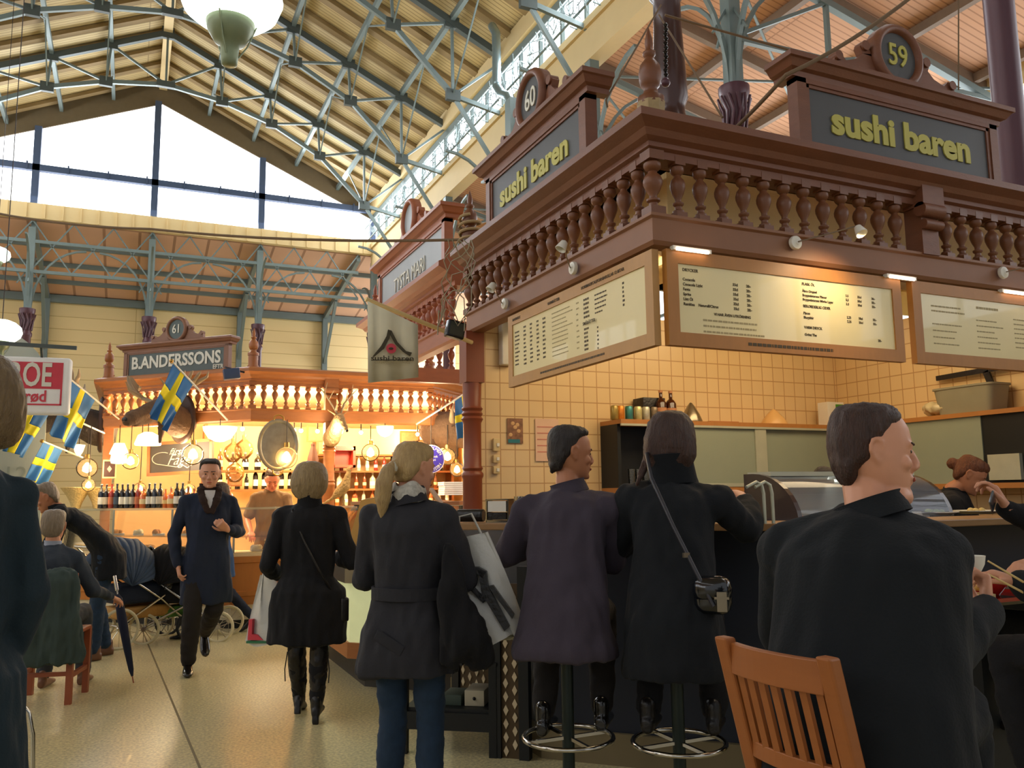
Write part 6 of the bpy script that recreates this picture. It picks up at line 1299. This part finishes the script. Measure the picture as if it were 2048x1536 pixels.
# ================================================================== on the sushi ledge
def ldg(x, y, z=1.342): return at(2, z, x, y)
p = ldg(945, 1046); t = T('phone_terminal', 'black ribbed cylinder holder on the wooden ledge', 'holder', (p.x+.05, p.y+.15, 1.342), -.75)
b = MB(); b.lathe([(.004, -.08), (.035, -.08), (.037, -.07), (.037, .07), (.035, .08), (.004, .08)], 14, TR(0, 0, .038) @ Matrix.Rotation(PI/2, 4, 'Y'), smooth=False); b.build('body', C_boot, t)
p = ldg(975, 1046); t = T('napkin_dispenser', 'chrome napkin dispenser with white napkins on the wooden ledge', 'dispenser', (p.x+.12, p.y+.1, 1.342), -.75)
b = MB(); b.box((-.07, -.05, 0), (.07, .05, .012)); b.box((-.07, -.05, 0), (-.062, .05, .13)); b.box((.062, -.05, 0), (.07, .05, .13)); b.box((-.07, -.05, .125), (.07, .05, .133)); b.build('case', M_chr, t); b = MB(); b.box((-.055, -.052, .06), (.055, .045, .12)); b.build('napkins', M_white, t)
b = MB(); b.box((-.055, -.052, .015), (.055, .045, .055)); b.build('front', C_boot, t)
t = T('glass_jar', 'small clear glass jar behind the napkin dispenser', 'jar', (p.x+.3, p.y+.22, 1.342)); b = MB(); b.lathe([(.03, 0), (.035, .01), (.035, .11), (.03, .12)], 16, caps=False); b.build('body', M_glass, t); b = MB(); b.lathe([(.002, .12), (.032, .12), (.032, .145), (.002, .145)], 16); b.build('lid', M_chr, t)
t = T('black_case', 'black boxy case on the ledge behind the plum grey sleeve', 'case', (p.x+.27, p.y-.05, 1.342), -.75); b = MB(); b.cbox((0, 0, .07), (.16, .14, .14), bev=.01); b.build('body', C_boot, t)
t = T('sushi_display_case', 'curved glass sushi display case with dark end panels on the bar', 'display case', (4.2, 3.7, 1.3))
prof = [(3.52, 1.30)]+[(3.92-.36*math.cos(a), 1.30+.30*math.sin(a)) for a in [k*PI/2/10 for k in range(11)]]+[(4.0, 1.60), (4.0, 1.30)]
for x in (3.32, 4.50):
    b = MB(); b.prism([(y, z+.0) for y, z in prof], x, x+.03, plane='YZ'); b.build('end_panel', mat('burgundy_panel', '#2a1816', .3, coat=.4), t, world=True)
b = MB(); A = [(y, z) for y, z in prof[1:12]]; b.strip([(3.35, y, z) for y, z in A], [(4.5, y, z) for y, z in A]); b.build('curved_glass', glass_mat('blue_glass', '#c8d8f0', .12, .06), t, world=True)
b = MB(); b.box((3.35, 3.52, 1.28), (4.5, 4.0, 1.31)); b.build('base', M_steel2, t, world=True); b = MB(); b.box((3.35, 3.8, 1.585), (4.5, 4.0, 1.61)); b.tube([(3.36, 3.88, 1.55), (4.49, 3.88, 1.55)], .015, 8); b.build('top', M_alu, t, world=True)
b = MB(); b.box((3.35, 3.97, 1.31), (4.5, 4.0, 1.6)); b.build('back', mat('inner_steel', '#9a998a', .35, .5), t, world=True)
cc = ['#e87a4a', '#f0e6d8', '#d8485a', '#e8c8a0', '#e87a4a', '#4a6a3a', '#f0e6d8', '#e8a080']
for i in range(7):
    tt = T('sushi_tray', 'dish of sushi pieces inside the curved glass case', 'sushi', (3.5+i*.145, 3.72, 1.31), group='sushi dishes in the glass case'); b = MB(); b.cbox((0, 0, .008), (.12, .2, .016)); b.build('dish', M_white, tt)
    b = MB(); [b.cbox((dx, dy, .032), (.03, .05, .03), bev=.008) for dx in (-.03, .03) for dy in (-.06, 0, .06)]; b.build('pieces', mat('sushi_'+cc[i % 8][1:], cc[i % 8], .4), tt)
lamp('AREA', 'case_tube', (3.9, 3.85, 1.57), 2.2, (.85, .9, 1), 1.0, .03, (4.3, 3.7, 1.3))
p = deep(1528, 1000, 3.95)
t = T('plastic_carriers', 'pair of pale looped plastic rails by the left end of the sushi case', 'rail', p)
for dx in (0, .05): b = MB(); b.tube([(dx, 0, -.11), (dx, 0, .03), (dx-.01, 0, .07), (dx-.04, 0, .085), (dx-.1, 0, .06)], .008, 8); b.build('loop', M_alu, t)
for i, (x, y, r) in enumerate(((1900, 1031, .13), (1985, 1028, .15))):
    p = ldg(x, y); p.y += .1; t = T('food_plate', ['white plate with salad on the ledge beyond the suited shoulder', 'larger white plate of food on the ledge under the phone'][i], 'plate', (p.x, p.y, 1.342)); b = MB(); b.lathe([(.002, 0), (r*.6, 0), (r, .018), (r, .022), (r*.6, .006), (.002, .005)], 28); b.build('plate', M_white, t)
    b = MB(); [b.ball((random.uniform(-.05, .05), random.uniform(-.04, .04), .018), random.uniform(.012, .022), 8, 6) for _ in range(14)]; b.build('food', mat('salad_%d' % i, ['#8a9a50', '#c8b070'][i], .6, 0, .3, 40), t)
p = ldg(1965, 1005); t = T('drinking_glass', 'clear drinking glass on the ledge left of the phone', 'glass', (p.x, 3.4, 1.342)); b = MB(); b.lathe([(.025, 0), (.034, .1), (.032, .1), (.024, .006)], 16); b.build('body', M_glass, t)
p = at(2, 1.032, 2010, 1212); t = T('lacquer_tray', 'black lacquer tray with red rim on the lower counter at right', 'tray', (p.x+.1, p.y+.22, 1.031)); b = MB(); b.box((-.25, -.2, 0), (.25, .18, .012)); b.build('tray', mat('gloss_black', '#0a0808', .1, coat=.6), t); b = MB()
for a, c in (((-.25, -.2), (.25, -.19)), ((-.25, .17), (.25, .18)), ((-.25, -.2), (-.24, .18)), ((.24, -.2), (.25, .18))): b.box((a[0], a[1], .012), (c[0], c[1], .026))
b.build('rim', mat('lacquer_red', '#a81c14', .2, coat=.5), t)
c0_ = WM[t.name] @ V(-.1, -.03, .013); t = T('tempura_plate', 'cream paper lined plate of fried tempura on the lacquer tray', 'plate', c0_); b = MB(); b.cbox((0, 0, .01), (.2, .16, .015)); b.build('plate', M_softw, t); b = MB()
for _ in range(16): x_, y_ = random.uniform(-.07, .07), random.uniform(-.05, .05); b.tube([(x_-.03, y_, .03), (x_, y_+.01, .045), (x_+.03, y_, .035)], [.01, .016, .009], 7)
b.build('tempura', mat('golden_batter', '#d9a24e', .6, 0, .2, 60, bump=.6), t)
c0_ = WM['lacquer_tray'] @ V(.1, -.02, .013); t = T('soup_bowl', 'red lacquer soup bowl on the black tray', 'bowl', c0_); b = MB(); b.lathe([(.03, 0), (.035, .008), (.06, .04), (.065, .065), (.061, .065), (.05, .03), (.002, .015)], 24); b.build('bowl', mat('lacquer_red', '#a81c14'), t)
# ================================================================== on the shelves
ys = 5.86; zs = 2.087
def can(x, c, c2, l):
    t = T('drink_can', l, 'can', (x, ys, zs)); b = MB(); b.lathe([(.026, 0), (.033, .008), (.033, .105), (.027, .118)], 18); b.build('body', mat('can_'+c[1:], c, .3, .4, .3, 30, var2=c2), t); b = MB(); b.lathe([(.002, .114), (.026, .114), (.028, .119), (.024, .119), (.002, .116)], 16); b.build('lid', M_chr, t)
sx_ = lambda px: at(1, ys, px, 825).x
can(sx_(1241), '#c8661a', '#f0a040', 'orange drink can leftmost on the top shelf'); can(sx_(1258), '#3a68a8', '#4aa070', 'blue and green drink can on the top shelf'); can(sx_(1276), '#c8b84a', '#d8d8b0', 'yellow drink can on the top shelf'); can(sx_(1292), '#a8a890', '#d8d8c8', 'silver drink can on the top shelf'); can(sx_(1308), '#28201a', '#a09078', 'black drink can next to the brown bottles')
can(sx_(1231)-.01, '#8a7a3a', '#b8a05a', 'dull gold drink can at the shelf end')
BP.clear()
bottle('squat', '#3a160a', '#b88058', (sx_(1321), ys-.01, zs), 'brown beer bottle with tan label, left of two on top shelf', None); bottle('squat', '#3a160a', '#b88058', (sx_(1342), ys, zs), 'brown beer bottle with tan label, right of two on top shelf', None)
p = at(1, 5.95, 1298, 800); t = T('speaker_box', 'black boxy speaker behind the cans on the top shelf', 'speaker', (p.x, 5.95, zs)); b = MB(); b.cbox((0, 0, .1), (.22, .16, .2), bev=.006); b.build('body', C_boot, t)
def cone(x, r, h, m, l): t = T('cone_shade', l, 'lampshade', (sx_(x), ys, zs)); b = MB(); b.lathe([(r, 0), (r, .01), (r*.75, h*.4), (r*.35, h*.8), (r*.12, h*.97), (.002, h)], 24); b.build('shade', m, t)
cone(1382, .095, .17, mat('steel_cone', '#8f8571', .25, .8), 'steel cone shade on the top shelf right of the bottles'); cone(1547, .12, .14, mat('amber_plastic', '#d0a468', .4), 'translucent amber cone on the top shelf')
t = T('flat_dish', 'flat brown board lying on the top shelf', 'board', (sx_(1440), ys, zs)); b = MB(); b.cbox((0, 0, .006), (.3, .12, .012)); b.build('board', M_and, t)
t = T('carton', 'white carton with green and black print on the top shelf corner', 'carton', (sx_(1662), ys, zs)); b = MB(); b.cbox((0, 0, .11), (.2, .12, .22)); b.build('box', M_white, t); b = MB(); b.box((.0, -.063, .15), (.09, -.06, .2)); b.build('green_label', mat('label_green', '#4a8a2a', .6), t); b = MB(); b.box((.01, -.063, .02), (.085, -.06, .14)); b.build('black_label', C_boot, t)
gx = at(1, 5.85, 1235, 930).x
for i, dx in enumerate((0, .07, .14)): t = T('glass_vase', 'clear tall glass in the dark open cupboard bay', 'glass', (3.72+dx, 5.85, 1.541), group='clear glasses in the dark bay'); b = MB(); b.lathe([(.025, 0), (.032, .15), (.03, .15), (.022, .008)], 14); b.build('body', M_glass, t)
xs = WX-.16
p = at(0, xs, 1965, 780); t = T('plastic_tub', 'grey rectangular plastic tub on the right hand shelf', 'tub', (xs, p.y+.1, zs)); b = MB(); R_ = []
for z, k in ((0, .88), (.2, 1), (.2, 1.05), (.215, 1.05), (.215, .97), (.02, .85)): R_.append([(math.copysign(abs(math.cos(a))**.3, math.cos(a))*.13*k, math.copysign(abs(math.sin(a))**.3, math.sin(a))*.26*k, z) for a in [2*PI*j/32 for j in range(32)]])
b.rings(R_); b.build('tub', mat('grey_plastic', '#8a8570', .45), t)
p = at(0, xs, 1890, 800); t = T('plastic_bag', 'crumpled translucent plastic bag on the right hand shelf', 'bag', (xs, p.y, zs+.03)); b = MB(); b.ball((0, 0, .03), (.12, .2, .06), 16, 10); b.ball((0, -.05, .09), (.06, .09, .06)); b.ball((0, .1, .05), (.08, .1, .05)); fuse(b, 'bag', mat('hazy_plastic', '#c2b48e', .35, 0, .1), t, .014, 2, world=False, rough=.03, rs=14)
for i, (z, y0, y1) in enumerate(((2.42, 4.9, 4.0), (2.25, 4.75, 4.3))):
    t = T('wall_bracket', ['long dark metal rail with hook on the right tiled wall', 'short dark metal rail behind the plastic bag'][i], 'bracket', (WX-.03, 4.5, z)); b = MB(); b.bar((WX-.05, y0, z), (WX-.05, y1, z+.02), .02, .04); b.bar((WX-.05, lerp(y0, y1, .5), z), (WX-.05, lerp(y0, y1, .55), z-.14), .02, .05); b.build('rail', C_boot, t, world=True)
yb = KB-.008
p = at(1, yb, 1030, 862); t = T('poster', 'small dark event poster with teal foot on the tiled wall', 'poster', p); b = MB(); b.box((-.068, -.004, -.10), (.068, 0, .10)); b.build('sheet', mat('poster_print', '#33281f', .5, 0, .5, 30, var2='#b07a58'), t); b = MB(); b.box((-.062, -.006, -.095), (.04, -.004, -.066)); b.build('teal_strip', mat('teal_print', '#1f6f78', .5), t); b = MB(); [b.ball((x_, -.004, z_), (.017, .002, .015), 10, 6) for x_, z_ in ((-.02, .06), (.02, .05), (0, .03), (-.04, -.03), (.03, .0))]; b.build('blossom_print', mat('blossom', '#c8a070', .6), t)
p = at(1, yb, 1094, 880); t = T('notice_sheet', 'pale pink notice sheet pinned to the tiles behind the head', 'notice', p); b = MB(); b.box((-.105, -.005, -.17), (.105, 0, .17)); b.build('sheet', mat('pink_paper', '#d8b49a', .7), t); b = MB(); [b.box((-.09, -.007, -.1+k*.05), (.09, -.005, -.092+k*.05)) for k in range(5)]; b.build('ruling', mat('pink_ink', '#c07a6a', .7), t)
for i, (y_, h_) in enumerate(((890, .1), (918, .06), (940, .06))):
    p = at(1, yb, 991, y_); t = T('wall_switch', 'cream wall switch box by the post, %s' % ('topmost', 'middle', 'lowest')[i], 'switch', p); b = MB(); b.cbox((0, -.015, 0), (.055, .03, h_), bev=.004); b.build('box', M_cream, t); b = MB(); b.cbox((.008, -.034, 0), (.02, .01, .025)); b.build('rocker', M_white, t)
p = at(1, yb, 1008, 690); t = T('wall_panel_heater', 'white slim wall unit behind the left menu board', 'wall unit', p); b = MB(); b.cbox((0, -.04, 0), (.1, .08, .34), bev=.01); b.build('case', M_white, t)
# ================================================================== banner, lamps, ropes, duct
pb_, pt_ = V(2.36, 5.92, 2.66), deep(731, 598, 5.9); t = T('hanging_banner', 'white sushi baren banner with roof logo on a slanted pole', 'banner', pb_)
b = MB(); b.tube([pb_, pt_], .016, 10); b.build('pole', M_softw, t, world=True)
A = []; B_ = []; px_ = [735+k*12.6 for k in range(9)]
for k, x in enumerate(px_): A.append(deep(x, 600+(x-731)*.474, 5.88+.012*math.sin(k*1.3))); B_.append(deep(x+1, 766-k*1.4, 5.88+.02*math.sin(k*1.7)))
b = MB(); b.strip(A, B_); b.build('cloth', mat('banner_cloth', '#d6cdb0', .85), t, world=True, fix=False, solid=.003)
M_ol = mat('logo_olive', '#3c3420', .7); b = MB(); D_ = 5.85
def quadpx(poly, m, nm): bb = MB(); vs = [deep(x, y, D_) for x, y in poly]; n = len(vs); bb.add(vs+[v+_f*.004 for v in vs], [tuple(range(n)), tuple(range(2*n-1, n-1, -1))]+[(i, (i+1) % n, (i+1) % n+n, i+n) for i in range(n)]); return bb.build(nm, m, t, world=True)
quadpx([(776, 659), (783, 661), (779, 676), (768, 697), (748, 714), (745, 713), (762, 692), (773, 672)], M_ol, 'roof_stroke'); quadpx([(779, 668), (783, 661), (795, 684), (812, 702), (824, 705), (820, 713), (806, 704), (790, 688)], M_ol, 'roof_stroke')
bb = MB(); cz = deep(782.5, 697, D_-.003); bb.lathe([(.001, 0), (.035, 0), (.035, .003), (.001, .003)], 24, Matrix.Translation(cz) @ Matrix.Rotation(-YAW+.22, 4, 'Z') @ Matrix.Rotation(PI/2, 4, 'X')); bb.build('red_disc', M_signr, t, world=True)
MBn = lambda x, y, d: Matrix.Translation(deep(x, y, d)) @ Matrix.Rotation(-YAW+.14, 4, 'Z')
bb = MB(); bb.ball((0, 0, 0), (.017, .003, .008), 12, 6, MBn(782, 697, D_-.02)); bb.build('fish_mark', M_ol, t, world=True)
text('sushi baren', .05, M_ol, t, MBn(785, 717, D_-.02), off=.001, xs=1.3, ext=.001, world=True)
quadpx([(746, 719), (824, 719), (824, 721), (746, 721)], M_ol, 'rule')
text('ÖSTERMALMS SALUHALL', .022, M_faint, t, MBn(785, 725, D_-.02), ext=.001, world=True)
t = T('floodlight', 'black floodlight tangled in cables on the post above the banner', 'floodlight', deep(910, 660, 5.85)); b = MB(); b.cbox((0, 0, 0), (.13, .07, .12), Matrix.Rotation(.2, 4, 'Y'), bev=.01); b.build('housing', C_boot, t); b = MB(); b.cbox((0, -.036, 0), (.1, .006, .09), Matrix.Rotation(.2, 4, 'Y')); b.build('lens', mat('dark_lens', '#3a4038', .1, coat=.5), t)
t = T('floodlight', 'blue grey floodlight on the deli canopy right of its name board', 'floodlight', at(1, 10.85, 463, 750)); t.location = at(1, 10.7, 463, 748); b = MB(); b.cbox((0, 0, 0), (.19, .12, .13), Matrix.Rotation(-.15, 4, 'Y'), bev=.01); b.build('housing', mat('blue_grey_metal', '#3f4c66', .4, .3), t); b = MB(); b.bar((-.08, 0, .08), (.16, .1, .04), .02); b.build('bracket', C_boot, t)
R = random.Random(8); M_cab = mat('pale_cable', '#9a9078', .6)
t = T('cable_bundle', 'tangle of pale cables wound round the post top beside the floodlight', 'cables', (2.36, 6.0, 3.0))
for k in range(7):
    pts = []
    for q in range(12): u = q/11; pts.append(deep(905+28*math.sin(u*5+k*1.1)+R.uniform(-6, 6)+18*(1-u), 480+u*R.uniform(150, 190), 5.84+.05*math.cos(u*6+k)))
    b = MB(); b.tube(pts, .004, 6); b.build('cable', M_cab, t, world=True)
b = MB(); b.tube([V(KX, KB, 3.42)+V(.085*math.cos(a), .085*math.sin(a), .0012*a*8) for a in [k*.5 for k in range(60)]], .012, 6); b.build('rope_winding', mat('hemp', '#9c8560', .9), t, world=True)
M_rope = mat('hemp', '#9c8560')
def rope(label, pts, r, sag=0):
    P = []; 
    for i in range(len(pts)-1):
        for k in range(8): u = k/8; q = pts[i].lerp(pts[i+1], u); q = q-V(0, 0, sag*4*u*(1-u)); P.append(q)
    P.append(pts[-1]); b = MB(); b.tube(P, r, 8); o = b.build('rope', mat('brown_rope', '#6f5a44', .9)); tag(o, label, 'rope')
rope('long beige rope spanning the hall from left edge to the carved post', [deep(-60, 415, 9), deep(300, 458, 8), V(KX, KB, 3.52)], .012, .05)
rope('thick beige rope running from the canopy corner to upper right over the name board', [V(KX+.6, KY+.6, 3.42), deep(1572, 150, 4.3), deep(1830, -12, 4.6)], .011, .03)
rope('thin rope from the brown column top down to the canopy right side', [deep(1318, 30, 5.6), deep(1445, 235, 4.4)], .006)
rope('thin rope from the brown column leaning left to the corner', [deep(1322, 10, 5.6), deep(1212, 200, 5.0), deep(1215, 215, 5.0)], .006)
rope('thin rope crossing from the brown column toward the number 59 board', [deep(1330, 30, 5.6), deep(1740, 145, 6.0)], .008)
rope('thin hanging cord right of the number 59 crest', [deep(1917, -10, 5), deep(1917, 180, 5)], .004)
t = T('pulley_chain', 'chain with pulley hanging beside the brown column', 'pulley', deep(1330, 100, 5.2)); b = MB(); [b.lathe([(.008, -.012), (.016, 0), (.008, .012)], 8, Matrix.Translation(deep(1331+(k % 2), 50+k*9, 5.2)), caps=False) for k in range(12)]; b.build('chain', C_boot, t, world=True); b = MB(); b.ball(deep(1331, 165, 5.2), .03, 12, 8); b.build('pulley', M_iron, t, world=True)
t = T('ventilation_duct', 'silver flexible ventilation duct standing on the gallery left of the number 60 crest', 'duct', at(0, 6.4, 990, 100)); b = MB(); P = [at(0, 6.4, *q) for q in ((984, 52), (992, 66), (993, 100), (993, 140), (993, 172), (1004, 188), (1016, 192), (1022, 205))]; Q = []
for i in range(len(P)-1):
    for k in range(8): Q.append(P[i].lerp(P[i+1], k/8))
b.tube(Q, [.085+.006*(i % 2) for i in range(len(Q))], 14); b.build('pipe', mat('galvanised', '#9db0b4', .3, .8), t, world=True)
b = MB(); q = at(0, 6.4, 1025, 240); b.cbox((q.x, q.y, q.z), (.2, .25, .8)); b.build('box', M_steel, t, world=True)
# garland of wire lights along the clerestory: too many tiny twigs to count
R = random.Random(12); b = MB()
for k in range(170):
    y = 9+k*.095; x = XR-.35+R.uniform(-.08, .08); z = 9.75+R.uniform(-.15, .15)
    for j in range(3): b.bar((x, y, z), (x+R.uniform(-.12, .12), y+R.uniform(-.15, .15), z+R.uniform(-.3, .25)), .012)
o = b.build('wire_garland', M_steel); tag(o, 'tangled wire garland along the right clerestory windows', 'garland'); o['kind'] = 'stuff'
t = T('chair_back_tube', 'pale curved metal chair tube at the bottom left edge', 'chair', (0, 0, 0)); b = MB(); b.tube([deep(40, 1405, 3.6), deep(58, 1425, 3.6), deep(66, 1470, 3.6), deep(66, 1560, 3.6)], .009, 8); b.build('tube', M_chr, t)
bpy.data.scenes.remove(TMP)
